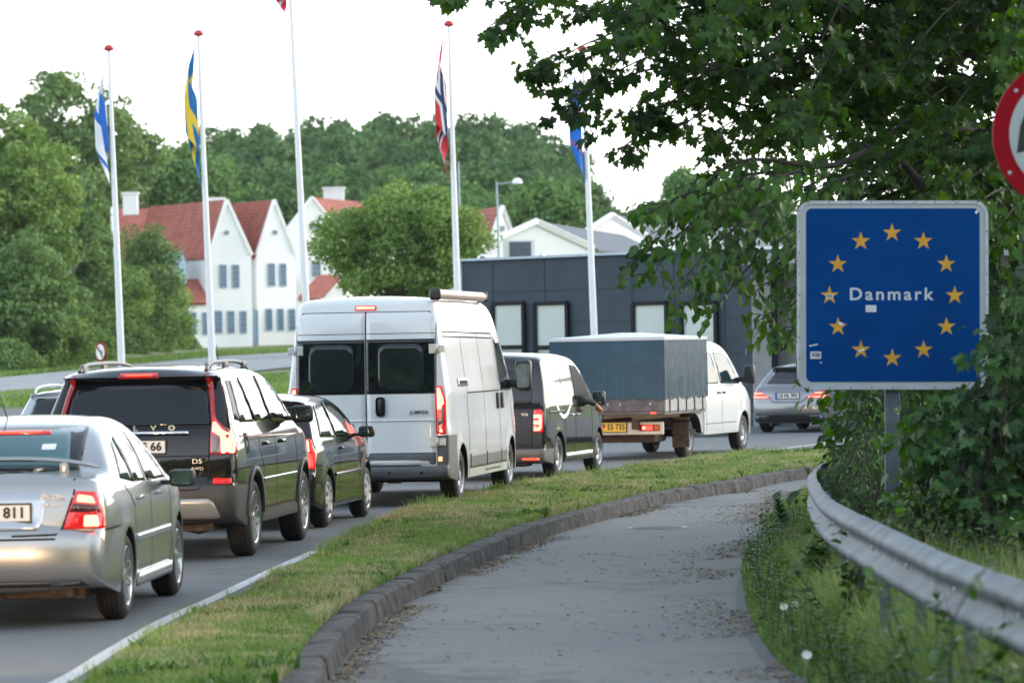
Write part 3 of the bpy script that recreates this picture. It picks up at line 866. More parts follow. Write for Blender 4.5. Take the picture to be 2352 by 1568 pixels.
for sg in (1, -1):
    t = c.rear('tail_light', rounded([(sg * a, b) for a, b in [(0.66, 0.665), (0.835, 0.655), (0.845, 0.80), (0.79, 0.975), (0.665, 0.985)]], 0.02), M['red_lit'], off=0.012, step=0.045)[0]
    c.rear('brake_lamp', rounded([(sg * a, b) for a, b in [(0.68, 0.845), (0.785, 0.84), (0.765, 0.96), (0.685, 0.965)]], 0.015), M['brake_hot'], off=0.017, parent=t)
    c.rear('brake_lamp', rounded([(sg * a, b) for a, b in [(0.68, 0.68), (0.80, 0.675), (0.79, 0.83), (0.68, 0.835)]], 0.015), M['brake_on'], off=0.017, parent=t)
c.gaps([[(0.635, 0.64), (0.64, 0.98)], [(-0.635, 0.64), (-0.64, 0.98)], [(-0.64, 0.64), (0.64, 0.64)]], 'rear', 0.01, both=False)
c.gaps([[(0.10, 0.635), (0.45, 0.635)], [(1.22, 0.27), (1.46, 0.30), (1.48, 0.60), (1.45, 0.96)], [(1.22, 0.26), (2.78, 0.26), (2.84, 0.5), (2.82, 0.92)]])
c.side('side_moulding', rounded([(1.20, 0.545), (2.80, 0.545), (2.80, 0.585), (1.20, 0.585)], 0.012), P_BLACK, off=0.014)
c.side('door_handle', rounded([(1.55, .83), (1.73, .83), (1.73, .86), (1.55, .86)], 0.012), P_BLACK, off=0.028)
c.mirror(2.62, 1.0, 0.18, 0.13, arm=0.05)
mb = MB(); mb.box((0, 1.0, 0.27), (1.3, 3.2, 0.12)); mb.box((0, -0.5, 0.3), (0.9, 0.4, 0.14)); mb.build('underbody', M['dark'], c.root)
c.wheels('cover', 0.2, 7, m='steel_wheel')

# ================= tall white panel van
c = Car('panel_van', 'tall white panel van with dark rear door windows and rolled awning on its roof', 'van', (1060, 1155), 8.8, 1.0, 1.0, 4.0, 0.345, 0.225, 5.95, QUEUE)
top = [(0.10, 0.34, .05, .06, .02), (0.02, 0.37, .05, .08, .02), (0.0, 0.45, .05, .10, .03), (0.02, 0.50, .05, .10, .03, 'c'), (0.06, 0.51, .04, .05, .02, 'c'), (0.06, 0.90, .04, .05, .02), (0.065, 1.4, .04, .05, .02), (0.09, 1.9, .05, .07, .02), (0.14, 2.40, .06, .10, .03), (0.17, 2.50, .06, .10, .03), (0.30, 2.545, .06, .12, .03),
       (1.0, 2.56, .06, .12, .03), (3.0, 2.56, .06, .12, .03), (4.1, 2.52, .06, .12, .03), (4.45, 2.40, .06, .12, .04), (4.75, 2.12, .06, .12, .05), (5.30, 1.40, .05, .10, .05, 'c'), (5.62, 1.22, .08, .16, .06), (5.86, 1.0, .1, .2, .08), (5.95, 0.7, .1, .2, .1), (5.93, 0.4, .08, .16, .08), (5.85, 0.26, .05, .06, .04)]
def jw(u, z):
    w = 0
    if z > 0.95: w -= 0.012 * sstep(0.95, 1.0, z)
    return w
c.body(top, 0.30, P_WHITE, 1.025, 0.40, zb=1.42, t1=0.10, t2=0.035, zmid=0.7, tuck=0.04, shoulder=0.01, kr=0.015, pr=0.4, kf=0.12, pf=0.9, flare=0.012, Wx=jw,
       cuts=[('z', 0.50), ('z', 0.87), ('u', 0.62), ('u', 0.06), ('x', 0.868), ('x', -0.868)],
       split=lambda u, x, z, f: ('bumper', M['grey_plastic']) if (u < 0.62 and (z < 0.50 or (z < 0.87 and x > 0.868))) else None)
DK = M['glass']
for sg in (1, -1):
    fx = lambda P: [(sg * a, b) for a, b in P]
    d = c.rear('rear_door', rounded(fx([(0.009, 0.515), (0.862, 0.515), (0.862, 2.385), (0.009, 2.385)]), 0.03), P_WHITE, off=0.010, step=0.12)[0]
    c.rear('door_window', fx([(0.012, 1.385), (0.858, 1.385), (0.858, 2.055), (0.012, 2.055)]), DK, off=0.0145, parent=d)
    c.rear('window_pane', rounded(fx([(0.155, 1.42), (0.715, 1.42), (0.715, 1.995), (0.155, 1.995)]), 0.12), M['glass_pane'], off=0.0175, parent=d)
    c.rear('door_kick_panel', fx([(0.012, 0.52), (0.858, 0.52), (0.858, 0.665), (0.012, 0.665)]), M['grey_plastic'], off=0.014, parent=d)
    c.rear('door_crease', fx([(0.012, 2.12), (0.858, 2.12), (0.858, 2.128), (0.012, 2.128)]), M['gap'], off=0.0115, parent=d, depth=0)
    c.rear('door_crease', fx([(0.012, 1.05), (0.858, 1.05), (0.858, 1.068), (0.012, 1.068)]), P_WHITE, off=0.020, parent=d)
    for z in (1.93, 0.79):
        mb = MB()
        y = c.rear_y(0.86, z) - 0.02
        mb.box((sg * 0.83, y, z), (0.09, 0.022, 0.12), bev=0.008); mb.box((sg * 0.93, y + 0.02, z), (0.10, 0.03, 0.09), bev=0.008)
        mb.tube([(sg * 0.88, y - 0.012, z - 0.055), (sg * 0.88, y - 0.012, z + 0.055)], 0.016, 8)
        mb.box((sg * 0.83, y - 0.013, z + 0.03), (0.03, 0.01, 0.03)); mb.box((sg * 0.83, y - 0.013, z - 0.03), (0.03, 0.01, 0.03))
        mb.build('door_hinge', mat('hinge_metal', (0.55, 0.55, 0.53), 0.4, metal=0.4), c.root)
    t = c.rear('tail_light', rounded(fx([(0.872, 0.885), (0.982, 0.885), (0.984, 1.30), (0.955, 1.40), (0.938, 1.475), (0.872, 1.475)]), 0.015), M['red_lit'], off=0.016, step=0.05)[0]
    c.rear('brake_lamp', rounded(fx([(0.882, 1.18), (0.925, 1.18), (0.945, 1.24), (0.962, 1.25), (0.958, 1.32), (0.93, 1.40), (0.918, 1.45), (0.882, 1.455)]), 0.01), M['brake_hot'], off=0.02, parent=t)
    c.rear('brake_lamp', rounded(fx([(0.882, 1.09), (0.912, 1.09), (0.912, 1.19), (0.882, 1.19)]), 0.01), M['brake_on'], off=0.0205, parent=t)
    c.rear('reversing_lens', rounded(fx([(0.885, 0.98), (0.958, 1.03), (0.962, 1.22), (0.925, 1.16), (0.92, 1.06), (0.885, 1.05)]), 0.01), M['clear_lens'], off=0.0215, parent=t)
    c.rear('side_marker', rounded(fx([(0.885, 0.555), (0.93, 0.555), (0.93, 0.61), (0.885, 0.61)]), 0.008), M['indicator_on'], off=0.008)
h = MB(); y = c.rear_y(0.18, 1.23) - 0.022
h.box((0.18, y, 1.23), (0.115, 0.03, 0.24), bev=0.04); h.box((0.18, y - 0.02, 1.25), (0.04, 0.025, 0.15), mi=0, bev=0.01)
h.build('door_handle', M['black_plastic'], c.root, angle=50)
c.gaps([[(0, 0.52), (0, 2.40)], [(-0.868, 0.90), (-0.868, 2.39), (0.868, 2.39), (0.868, 0.90)], [(-0.868, 0.505), (0.868, 0.505)]], 'rear', 0.014, both=False)
t = c.rear('high_brake_light', rounded([(-0.135, 2.415), (0.135, 2.415), (0.135, 2.47), (-0.135, 2.47)], 0.015), M['red_lit'], off=0.014)[0]
c.rear('brake_lamp', rounded([(-0.115, 2.427), (0.115, 2.427), (0.115, 2.46), (-0.115, 2.46)], 0.01), M['brake_hot'], off=0.018, parent=t)
c.script('door_lettering', 'JUMPER', 0.66, 1.155, 0.060, M['ink'], 0.0005, sx=1.15, yoff=0.030)
c.rear('plate_recess', rounded([(-0.72, 0.90), (-0.16, 0.90), (-0.16, 1.03), (-0.72, 1.03)], 0.02), M['black_plastic'], off=0.024)
for x in (0.28, 0.68): c.rear('parking_sensor', [(x + 0.018 * math.cos(a * math.pi / 4), 0.42 + 0.018 * math.sin(a * math.pi / 4)) for a in range(8)], M['dark'], off=0.004)
c.gaps([[(1.55, 0.33), (1.55, 1.35), (1.56, 2.12)], [(1.55, 1.37), (4.1, 1.37)], [(2.85, 0.33), (2.87, 1.4), (2.88, 2.50)], [(4.05, 0.33), (4.10, 1.4), (4.12, 2.45)], [(5.15, 0.75), (5.05, 1.25)], [(0.25, 2.08), (4.1, 2.06)], [(2.87, 0.36), (4.05, 0.36)], [(0.3, 2.14), (4.05, 2.12)]], w=0.017)
c.gaps([[(0.3, 1.07), (5.3, 1.07)]], w=0.03, m=P_WHITE, name='body_swage')
for a, b in ((1.62, 2.82), (2.90, 4.03)): c.side('side_moulding', rounded([(a, 0.42), (b, 0.42), (b, 0.60), (a, 0.60)], 0.02), M['grey_plastic'], off=0.014)
c.side('side_moulding', rounded([(4.08, 0.42), (4.52, 0.42), (4.52, 0.60), (4.08, 0.60)], 0.02), M['grey_plastic'], off=0.014)
v = c.side('side_vent', rounded([(0.95, 1.46), (1.62, 1.46), (1.62, 1.56), (0.95, 1.56)], 0.02), M['rim'], both=False, off=0.02)[0]
c.side('vent_slot', rounded([(1.0, 1.485), (1.57, 1.485), (1.57, 1.53), (1.0, 1.53)], 0.01), M['dark'], both=False, off=0.024, parent=v)
for u in (3.92, 4.28): c.side('door_handle', rounded([(u - .06, 1.13), (u + .06, 1.13), (u + .06, 1.34), (u - .06, 1.34)], 0.04), M['black_plastic'], off=0.03)
c.side('side_window', rounded([(4.22, 1.36), (5.12, 1.36), (4.98, 1.62), (4.62, 2.04), (4.22, 2.08)], 0.05), M['glass'])
c.front('windscreen', rounded([(-0.85, 1.45), (0.85, 1.45), (0.76, 2.1), (-0.76, 2.1)], 0.08), M['glass'])
c.mirror(4.95, 1.55, 0.22, 0.42, arm=0.10, d=0.16)
# rolled awning along the roof edge
mb = MB(); mb.tube([(0.86, -0.80, 2.60), (0.86, 2.75, 2.60)], 0.062, 14)
aw = mb.build('roof_awning', mat('awning_casing', (0.55, 0.42, 0.38), 0.35, metal=0.3, var=0.05), c.root, angle=50)
for yy in (-0.83, 2.78):
    mb = MB(); mb.box((0.86, yy, 2.60), (0.14, 0.07, 0.15), bev=0.03); mb.build('awning_end_cap', M['black_plastic'], aw, angle=50)
mb = MB(); mb.box((0, 1.9, 0.36), (1.0, 4.6, 0.14)); mb.box((-0.42, -0.68, 0.36), (0.5, 0.5, 0.14), bev=0.05); mb.tube([(0.9, 0, 0.32), (-0.9, 0, 0.32)], 0.05, 10); mb.box((0.3, -0.75, 0.33), (0.16, 0.1, 0.09)); mb.box((0.62, -0.3, 0.34), (0.08, 1.0, 0.08)); mb.box((-0.8, -0.75, 0.30), (0.14, 0.2, 0.18))
mb.build('underbody', M['rust'], c.root)
c.wheels('steel', 0.215, 10, m='steel_wheel')
CAR_D = c

# ================= dark delivery van
c = Car('delivery_van', 'compact dark grey delivery van with a white curved logo on its side', 'van', (1285, 1098), 14.0, 0.89, 0.88, 2.68, 0.32, 0.205, 4.41, QUEUE)
top = [(0.10, 0.26, .05, .06, .03), (0.02, 0.31, .06, .10, .04), (0.0, 0.42, .06, .12, .04), (0.03, 0.475, .06, .12, .04, 'c'), (0.08, 0.48, .05, .06, .03, 'c'), (0.085, 0.9, .05, .06, .03), (0.11, 1.2, .05, .07, .03), (0.22, 1.62, .05, .10, .03), (0.27, 1.74, .05, .12, .03), (0.42, 1.80, .06, .14, .03),
       (1.0, 1.83, .06, .14, .03), (1.9, 1.81, .06, .14, .03), (2.45, 1.72, .06, .12, .03), (3.35, 1.15, .04, .08, .04, 'c'), (3.75, 1.03, .06, .14, .04), (4.15, 0.86, .08, .16, .06), (4.37, 0.65, .1, .18, .08), (4.41, 0.45, .1, .18, .08), (4.36, 0.26, .06, .08, .05)]
P_DGREY = mat('dark_grey_paint', (0.018, 0.019, 0.022), 0.14, metal=0.3, coat=1.0, var=0.1, spec=0.1)
c.body(top, 0.23, P_DGREY, 0.895, 0.365, zb=1.10, t1=0.07, t2=0.16, zmid=0.6, tuck=0.05, shoulder=0.008, kr=0.03, pr=0.4, flare=0.014,
       cuts=[('z', 0.455), ('u', 0.55)], split=lambda u, x, z, f: ('bumper', M['grey_plastic']) if (z < 0.455 and u < 0.55) else None)
c.rear('rear_window', rounded([(-0.68, 1.10), (0.68, 1.10), (0.62, 1.60), (-0.62, 1.60)], 0.06), M['glass'])
c.side('side_window', rounded([(2.05, 1.14), (3.15, 1.13), (2.72, 1.47), (2.42, 1.64), (2.05, 1.66)], 0.05), mat('painted_window_gloom', (0.010, 0.016, 0.020), 0.55, spec=0.1))  # dark matt panel painted as the unlit cabin behind an open window
c.front('windscreen', rounded([(-0.7, 1.2), (0.7, 1.2), (0.6, 1.66), (-0.6, 1.66)], 0.05), M['glass'])
for sg in (1, -1):
    fx = lambda P: [(sg * a, b) for a, b in P]
    t = c.rear('tail_light', rounded(fx([(0.70, 0.70), (0.845, 0.70), (0.85, 0.98), (0.83, 1.03), (0.72, 1.03)]), 0.02), M['red_lit'], off=0.014, step=0.045)[0]
    for z in (0.745, 0.84, 0.93): c.rear('brake_lamp', rounded(fx([(0.715, z - 0.026), (0.80, z - 0.026), (0.80, z + 0.026), (0.715, z + 0.026)]), 0.012), M['brake_hot'], off=0.019, parent=t)
    c.rear('brake_lamp', rounded(fx([(0.80, 0.72), (0.83, 0.76), (0.83, 0.95), (0.80, 0.96)]), 0.01), M['brake_hot'], off=0.0195, parent=t)
    c.rear('bumper_reflector', rounded(fx([(0.55, 0.30), (0.80, 0.30), (0.80, 0.325), (0.55, 0.325)]), 0.008), M['brake_on'], off=0.008)  # no lamp here: the reflector shines by the brake lamp's emissive material
c.gaps([[(-0.68, 0.48), (-0.68, 1.70)], [(0.68, 0.48), (0.68, 1.70)], [(0, 0.48), (0, 1.70)], [(-0.68, 0.48), (0.68, 0.48)]], 'rear', 0.012, both=False)
c.script('door_lettering', 'TDI', 0.58, 0.955, 0.05, M['badge'], 0.001, sx=1.3)
c.gaps([[(1.30, 0.60), (1.28, 1.05), (1.25, 1.72)], [(1.98, 0.26), (2.0, 0.9), (1.98, 1.10), (1.96, 1.72)], [(3.05, 0.26), (3.10, 0.8), (3.08, 1.08)], [(0.6, 1.0), (1.28, 1.0)]], w=0.016)
c.side('sliding_door_rail', rounded([(0.35, 0.965), (1.28, 0.965), (1.28, 1.0), (0.35, 1.0)], 0.01), M['black_plastic'], off=0.008)
c.side('sill_moulding', rounded([(1.32, 0.28), (3.10, 0.28), (3.10, 0.36), (1.32, 0.36)], 0.02), P_GREY, off=0.012)
for u in (1.80, 2.15): c.side('door_handle', rounded([(u - .09, .90), (u + .09, .90), (u + .09, .935), (u - .09, .935)], 0.014), M['chrome'], off=0.028)
swoosh = []
for k in range(15):
    a = k / 14; swoosh.append((0.62 + 1.32 * a, 1.42 - 0.52 * math.sin(math.pi * (0.12 + 0.80 * a)) ))
sw = ribbon(swoosh, 0.065)
c.side('logo_arc', sw, M['white_paint'], off=0.004, depth=0.0)
mb = text_mesh('TEMER', 0.11, 0.004, 1.0, 0.0)
mb.materials.clear(); mb.materials.append(M['white_paint'])
o = bpy.data.objects.new('side_lettering', mb); COL.objects.link(o); o.parent = c.root
o.location = (c.side_x(1.3, 1.19) + 0.006, 1.25 - 0.88 + 0.05, 1.19); o.rotation_euler = (R(90 - 9), 0, R(90))
c.mirror(2.95, 1.14, 0.19, 0.22, arm=0.06)
mb = MB(); mb.box((0, 1.1, 0.30), (1.2, 3.4, 0.14)); mb.box((0.0, -0.6, 0.27), (1.2, 0.4, 0.14), bev=0.04); mb.build('underbody', M['dark'], c.root)
c.wheels('steel', 0.20, 8, m='steel_wheel')
CAR_E = c
# ================= white double-cab truck with tarpaulin
TX = 1584
c = Car('flatbed_truck', 'white double-cab light truck with a blue tarpaulin cover over its load bed', 'truck', (TX, 1050), 19.5, 0.93, 1.55, 3.38, 0.335, 0.215, 5.75, QUEUE)
# cab: body from u=2.95 forward
top = [(2.44, 0.36, .03, .05, .01), (2.42, 0.9, .04, .06, .01), (2.42, 1.5, .04, .07, .01), (2.44, 1.85, .06, .12, .02), (2.54, 1.94, .06, .14, .03), (3.2, 1.985, .06, .16, .03), (4.0, 1.97, .06, .16, .03), (4.42, 1.82, .06, .12, .04), (5.0, 1.24, .05, .10, .05, 'c'), (5.32, 1.10, .08, .14, .05), (5.62, 0.92, .1, .18, .07), (5.75, 0.65, .1, .2, .1), (5.73, 0.4, .08, .16, .08), (5.63, 0.27, .05, .06, .04)]
def cab_build():
    s = c
    s.w0, s.ra, s.zb, s.pr, s.kr, s.pf, s.kf = 0.95, 0.40, 1.15, 0.2, 0.0, 0.9, 0.12
    s.t1, s.t2, s.zmid, s.tuck, s.shoulder, s.flare, s.Wx = 0.16, 0.10, 0.7, 0.05, 0.02, 0.012, None
    return s
def one_arch_body(s, top, zbot, paint):
    """as Car.body, with only the front arch"""
    o, wb = s.over, s.wb
    P = outline(top)
    uw = o + wb; dz = zbot - s.wr; a0 = math.asin(max(-1, dz / s.ra)); n = 22
    arc = [(uw + s.ra * math.cos(a0 + (math.pi - 2 * a0) * k / n), s.wr + s.ra * math.sin(a0 + (math.pi - 2 * a0) * k / n)) for k in range(n + 1)]
    def line(a, b, step=0.12):
        m = max(1, int(math.hypot(b[0] - a[0], b[1] - a[1]) / step))
        return [(a[0] + (b[0] - a[0]) * k / m, a[1] + (b[1] - a[1]) * k / m) for k in range(1, m)]
    path = line(tuple(P[-1][:2]), arc[0]) + arc + line(arc[-1], (P[0][0], P[0][1]))
    low = np.array([[p[0], p[1], 0.008, 0.012, 0.0] for p in path])
    is_low = [False] * len(P) + [True] * len(low)
    P = np.vstack([P, low]); n = len(P)
    nx = np.roll(P[:, :2], -1, axis=0) - np.roll(P[:, :2], 1, axis=0)
    nx /= np.maximum(np.hypot(nx[:, 0], nx[:, 1])[:, None], 1e-9)
    N = np.stack([-nx[:, 1], nx[:, 0]], axis=1)
    for it in range(3): P[:, 2:5] = (np.roll(P[:, 2:5], 1, axis=0) + 2 * P[:, 2:5] + np.roll(P[:, 2:5], -1, axis=0)) / 4
    bm = bmesh.new(); K = 5
    V = lambda u, y, z: bm.verts.new((y, u - s.over, z))
    rings = {1: [], -1: []}
    for k in range(K + 1):
        ph = math.pi / 2 * k / K
        uz = P[:, :2] - N * (P[:, 2] * (1 - math.cos(ph)))[:, None]
        for sg in (1, -1): rings[sg].append([V(uz[i][0], sg * (s.W(*uz[i]) - P[i, 3] * (1 - math.sin(ph))), uz[i][1]) for i in range(n)])
    last = [tuple(p) for p in uz]
    def face(vs, mi):
        try: f = bm.faces.new(vs); f.material_index = mi; f.smooth = True
        except ValueError: pass
    pts, tris, nb = fill2d(last, 0.09)
    for sg in (1, -1):
        for k in range(K):
            a, b = rings[sg][k], rings[sg][k + 1]
            for i in range(n): face((a[i], a[(i + 1) % n], b[(i + 1) % n], b[i]), 0)
        vs = [rings[sg][K][i] if i < nb else V(u, sg * s.W(u, z), z) for i, (u, z) in enumerate(pts)]
        for t in tris: face([vs[q] for q in t], 0)
    strip = [rings[-1][0]]
    for cc in range(1, 12):
        t = -1 + cc / 6
        strip.append([V(P[i, 0] + N[i, 0] * P[i, 4] * (1 - abs(t) ** 2.2), (s.W(P[i, 0], P[i, 1]) - P[i, 3]) * t, P[i, 1] + N[i, 1] * P[i, 4] * (1 - abs(t) ** 2.2)) for i in range(n)])
    strip.append(rings[1][0])
    for cc in range(12):
        for i in range(n):
            j = (i + 1) % n
            face((strip[cc][i], strip[cc][j], strip[cc + 1][j], strip[cc + 1][i]), 1 if is_low[i] and is_low[j] else 0)
    bmesh.ops.recalc_face_normals(bm, faces=bm.faces)
    s.bvh = BVHTree.FromBMesh(bm)
    me = bpy.data.meshes.new('cab'); bm.to_mesh(me); bm.free()
    o = link('cab', me, s.root, False, [paint, M['dark']]); me.set_sharp_from_angle(angle=R(38))
cab_build(); one_arch_body(c, top, 0.36, P_WHITE)
c.side('side_window', rounded([(2.62, 1.24), (3.46, 1.24), (3.42, 1.80), (2.62, 1.80)], 0.05), M['glass_pale'])
c.side('side_window', rounded([(3.58, 1.24), (4.80, 1.22), (4.38, 1.68), (4.16, 1.80), (3.56, 1.80)], 0.05), M['glass_pale'])
c.gaps([[(3.52, 0.42), (3.52, 1.86)], [(4.72, 0.75), (4.80, 1.2)], [(2.55, 0.42), (2.55, 1.86)], [(2.5, 0.55), (4.4, 0.55)]], w=0.012)
c.gaps([[(2.5, 1.05), (5.3, 1.03)]], w=0.02, m=P_WHITE, name='body_swage')
for u in (3.36, 3.70): c.side('door_handle', rounded([(u - .08, 1.06), (u + .08, 1.06), (u + .08, 1.10), (u - .08, 1.10)], 0.014), M['black_plastic'], off=0.025)
c.front('windscreen', rounded([(-0.75, 1.28), (0.75, 1.28), (0.68, 1.78), (-0.68, 1.78)], 0.06), M['glass'])
c.mirror(4.72, 1.38, 0.20, 0.34, arm=0.10, d=0.13)
# chassis and load bed
o = c.over
mb = MB()
for x in (-0.42, 0.42): mb.box((x, 0.55, 0.60), (0.09, 4.1, 0.16))
mb.box((0, -1.1, 0.60), (0.9, 0.08, 0.12)); mb.box((0, 0, 0.42), (1.3, 0.12, 0.12)); mb.box((0.1, -0.9, 0.36), (1.1, 0.35, 0.14), bev=0.03)
mb.box((0, 3.2, 0.45), (1.2, 1.6, 0.12)); mb.tube([(0.55, -0.95, 0.33), (0.55, -0.3, 0.35)], 0.06, 10); mb.box((0.2, -0.25, 0.42), (0.3, 0.6, 0.22), bev=0.04)
mb.build('chassis', M['rust'], c.root)
BEDW = 0.985
mb = MB(); mb.box((0, -0.39, 0.80), (2 * BEDW + 0.02, 2.38, 0.06)); mb.build('load_bed', M['grey_plastic'], c.root)
TAILG = mat('weathered_bed_boards', (0.10, 0.085, 0.095), 0.6, var=0.35, vscale=8, bump=0.2)
ALU = mat('aluminium_board', (0.30, 0.31, 0.34), 0.45, metal=0.5, var=0.15, vscale=12)
y0, y1 = -1.58, 0.80
mb = MB(); mb.box((0, y0 - 0.015, 0.955), (2 * BEDW, 0.03, 0.25), bev=0.004); mb.box((0, y0 - 0.02, 0.80), (2 * BEDW, 0.05, 0.035))
for x in (-0.75, 0.0, 0.22, 0.75): mb.box((x, y0 - 0.036, 0.95), (0.025, 0.012, 0.035), mi=1)
tg = mb.build('tailgate', [TAILG, M['chrome']], c.root)
for sg in (1, -1):
    mb = MB(); mb.box((sg * (BEDW + 0.012), (y0 + y1) / 2, 0.94), (0.025, y1 - y0, 0.24), bev=0.004)
    for k in range(5): mb.box((sg * (BEDW + 0.03), y0 + 0.22 + k * 0.48, 0.93), (0.014, 0.035, 0.24), mi=1)
    mb.build('bed_side', [ALU, M['dark']], c.root)
TARP = mat('blue_tarpaulin', (0.005, 0.046, 0.084), 0.55, var=0.18, vscale=3, bump=0.7, bscale=4, coat=0.0)
mb = MB()
nx_, ny_, zt, zl = 24, 40, 2.07, 1.03
def tarp_side(pts_bottom, fold=0.012, amp=0.5):
    rows = 10; grid = []
    random.seed(5)
    for i, (x, y, nxx, nyy) in enumerate(pts_bottom):
        col_ = []
        for j in range(rows + 1):
            t = j / rows
            d = fold * math.sin(i * 1.9 + 0.4 * math.sin(i)) * (0.25 + 0.75 * (1 - t)) + random.uniform(-1, 1) * 0.002
            col_.append(mb.bm.verts.new((x + nxx * d, y + nyy * d, zl - 0.02 * math.sin(i * 0.7) * (1 - t) + (zt - zl) * t)))
        grid.append(col_)
    for a, b in zip(grid, grid[1:]):
        for j in range(rows):
            f = mb.bm.faces.new((a[j], b[j], b[j + 1], a[j + 1])); f.smooth = True
B = BEDW + 0.03
tarp_side([(-B + 2 * B * k / 60, y0 - 0.05, 0, -1) for k in range(61)], 0.004)
tarp_side([(B, y0 - 0.05 + (y1 - y0 + 0.1) * k / 70, 1, 0) for k in range(71)], 0.018)
tarp_side([(-B, y1 + 0.05 - (y1 - y0 + 0.1) * k / 70, -1, 0) for k in range(71)], 0.018)
tarp_side([(B - 2 * B * k / 60, y1 + 0.05, 0, 1) for k in range(61)], 0.004)
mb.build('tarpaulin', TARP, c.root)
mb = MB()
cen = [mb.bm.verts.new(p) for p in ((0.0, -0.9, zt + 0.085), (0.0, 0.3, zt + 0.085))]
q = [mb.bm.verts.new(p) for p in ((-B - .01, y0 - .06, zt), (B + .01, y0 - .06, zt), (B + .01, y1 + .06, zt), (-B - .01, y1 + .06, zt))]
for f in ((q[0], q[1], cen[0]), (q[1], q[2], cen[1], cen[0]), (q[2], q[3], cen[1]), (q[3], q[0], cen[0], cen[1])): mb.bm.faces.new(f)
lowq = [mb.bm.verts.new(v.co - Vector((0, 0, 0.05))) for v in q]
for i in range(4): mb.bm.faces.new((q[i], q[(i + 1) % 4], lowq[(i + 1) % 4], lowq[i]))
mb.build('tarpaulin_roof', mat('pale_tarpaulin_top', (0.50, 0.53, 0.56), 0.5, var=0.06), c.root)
mb = MB(); yb = -1.30
mb.box((0, yb, 0.535), (1.76, 0.07, 0.215), bev=0.02)
lb = mb.build('light_bar', mat('cream_bar', (0.62, 0.55, 0.46), 0.45, var=0.1), c.root)
for sg in (1, -1):
    mb = MB(); mb.box((sg * 0.64, yb - 0.045, 0.545), (0.37, 0.03, 0.11), bev=0.012)
    tl = mb.build('tail_light', M['red_lens'], c.root)
    mb = MB(); mb.box((sg * 0.62, yb - 0.062, 0.545), (0.16, 0.006, 0.075), bev=0.002); mb.build('brake_lamp', M['brake_on'], tl)
    mb = MB(); mb.box((sg * 0.545, yb - 0.063, 0.545), (0.05, 0.006, 0.05), bev=0.002); mb.build('brake_lamp', M['brake_hot'], tl)
    mb = MB(); mb.box((sg * 0.775, yb - 0.062, 0.545), (0.08, 0.006, 0.085), bev=0.002); mb.build('indicator_lens', M['orange_lens'], tl)
    mb = MB(); mb.box((sg * 0.80, y0 - 0.045, 0.80), (0.09, 0.02, 0.03)); mb.build('bed_marker_light', M['brake_on'], c.root)
    mb = MB(); mb.box((sg * 0.93, -0.50, 0.40), (0.30, 0.02, 0.42)); mb.box((sg * 0.93, -0.48, 0.68), (0.3, 0.04, 0.04)); mb.build('mud_flap', M['rust'], c.root)
    mb = MB()
    ar = [(sg * 0.93, 0.42 * math.cos(R(a)), 0.335 + 0.42 * math.sin(R(a))) for a in range(10, 171, 16)]
    for a, b in zip(ar, ar[1:]): mb.beam(a, b, 0.24, 0.012, up=(1, 0, 0)) if False else mb.poly([(a[0] - .12, a[1], a[2]), (a[0] + .10, a[1], a[2]), (b[0] + .10, b[1], b[2]), (b[0] - .12, b[1], b[2])])
    mb.build('mudguard', M['black_plastic'], c.root)
    mb = MB(); mb.box((sg * 0.90, 0.62, 0.60), (0.05, 0.46, 0.40), bev=0.01); mb.build('side_panel', M['white_paint'] if False else mat('grey_side_panel', (0.35, 0.36, 0.38), 0.4), c.root)
pl = c.plate(-0.02, 0.56, 'BP 55 735', w=0.50, h=0.15, m='plate_yellow', y=yb - 0.055)
c.wheels('steel', 0.205, 10, m='steel_wheel')
CAR_F = c

# ================= silver shooting-brake
c = Car('estate_car', 'silver-grey sporty estate car ahead of the truck, half hidden behind the border sign', 'car', (1930, 990), 21.0, 0.885, 0.92, 2.70, 0.32, 0.225, 4.63, QUEUE)
top = [(0.12, 0.24, .05, .06, .05), (0.04, 0.30, .08, .14, .09), (0.0, 0.45, .1, .2, .11), (0.0, 0.60, .1, .2, .11), (0.03, 0.72, .1, .2, .10), (0.06, 0.88, .07, .16, .08), (0.14, 0.98, .06, .14, .07), (0.30, 1.08, .05, .10, .06), (0.66, 1.37, .05, .10, .05, 'c'), (0.56, 1.41, .04, .18, .06, 'c'),
       (0.9, 1.475, .06, .22, .05), (1.5, 1.525, .06, .24, .04), (2.1, 1.49, .06, .16, .02), (2.6, 1.32, .05, .12, .03), (3.35, 0.98, .03, .08, .03, 'c'), (3.9, 0.88, .06, .16, .04), (4.3, 0.76, .08, .18, .06), (4.55, 0.6, .1, .2, .08), (4.63, 0.42, .1, .2, .1), (4.58, 0.22, .05, .06, .05)]
c.body(top, 0.20, P_GREY, 0.89, 0.36, zb=0.95, t1=0.46, t2=0.40, zmid=0.55, tuck=0.05, shoulder=0.04, kr=0.10, pr=0.8, flare=0.02)
c.rear('rear_window', rounded([(-0.58, 1.06), (0.58, 1.06), (0.47, 1.33), (-0.47, 1.33)], 0.05), M['glass'])
c.rear('spoiler_lip', rounded([(-0.49, 1.335), (0.49, 1.335), (0.47, 1.37), (-0.47, 1.37)], 0.01), M['gap'], off=0.006)
c.side('side_window', rounded([(0.95, 1.02), (2.0, 0.985), (1.9, 1.33), (1.4, 1.32)], 0.05), M['glass'])
c.side('side_window', rounded([(2.06, 0.985), (3.1, 0.96), (2.55, 1.26), (1.98, 1.335)], 0.05), M['glass'])
c.front('windscreen', rounded([(-0.66, 1.0), (0.66, 1.0), (0.52, 1.28), (-0.52, 1.28)], 0.05), M['glass'])
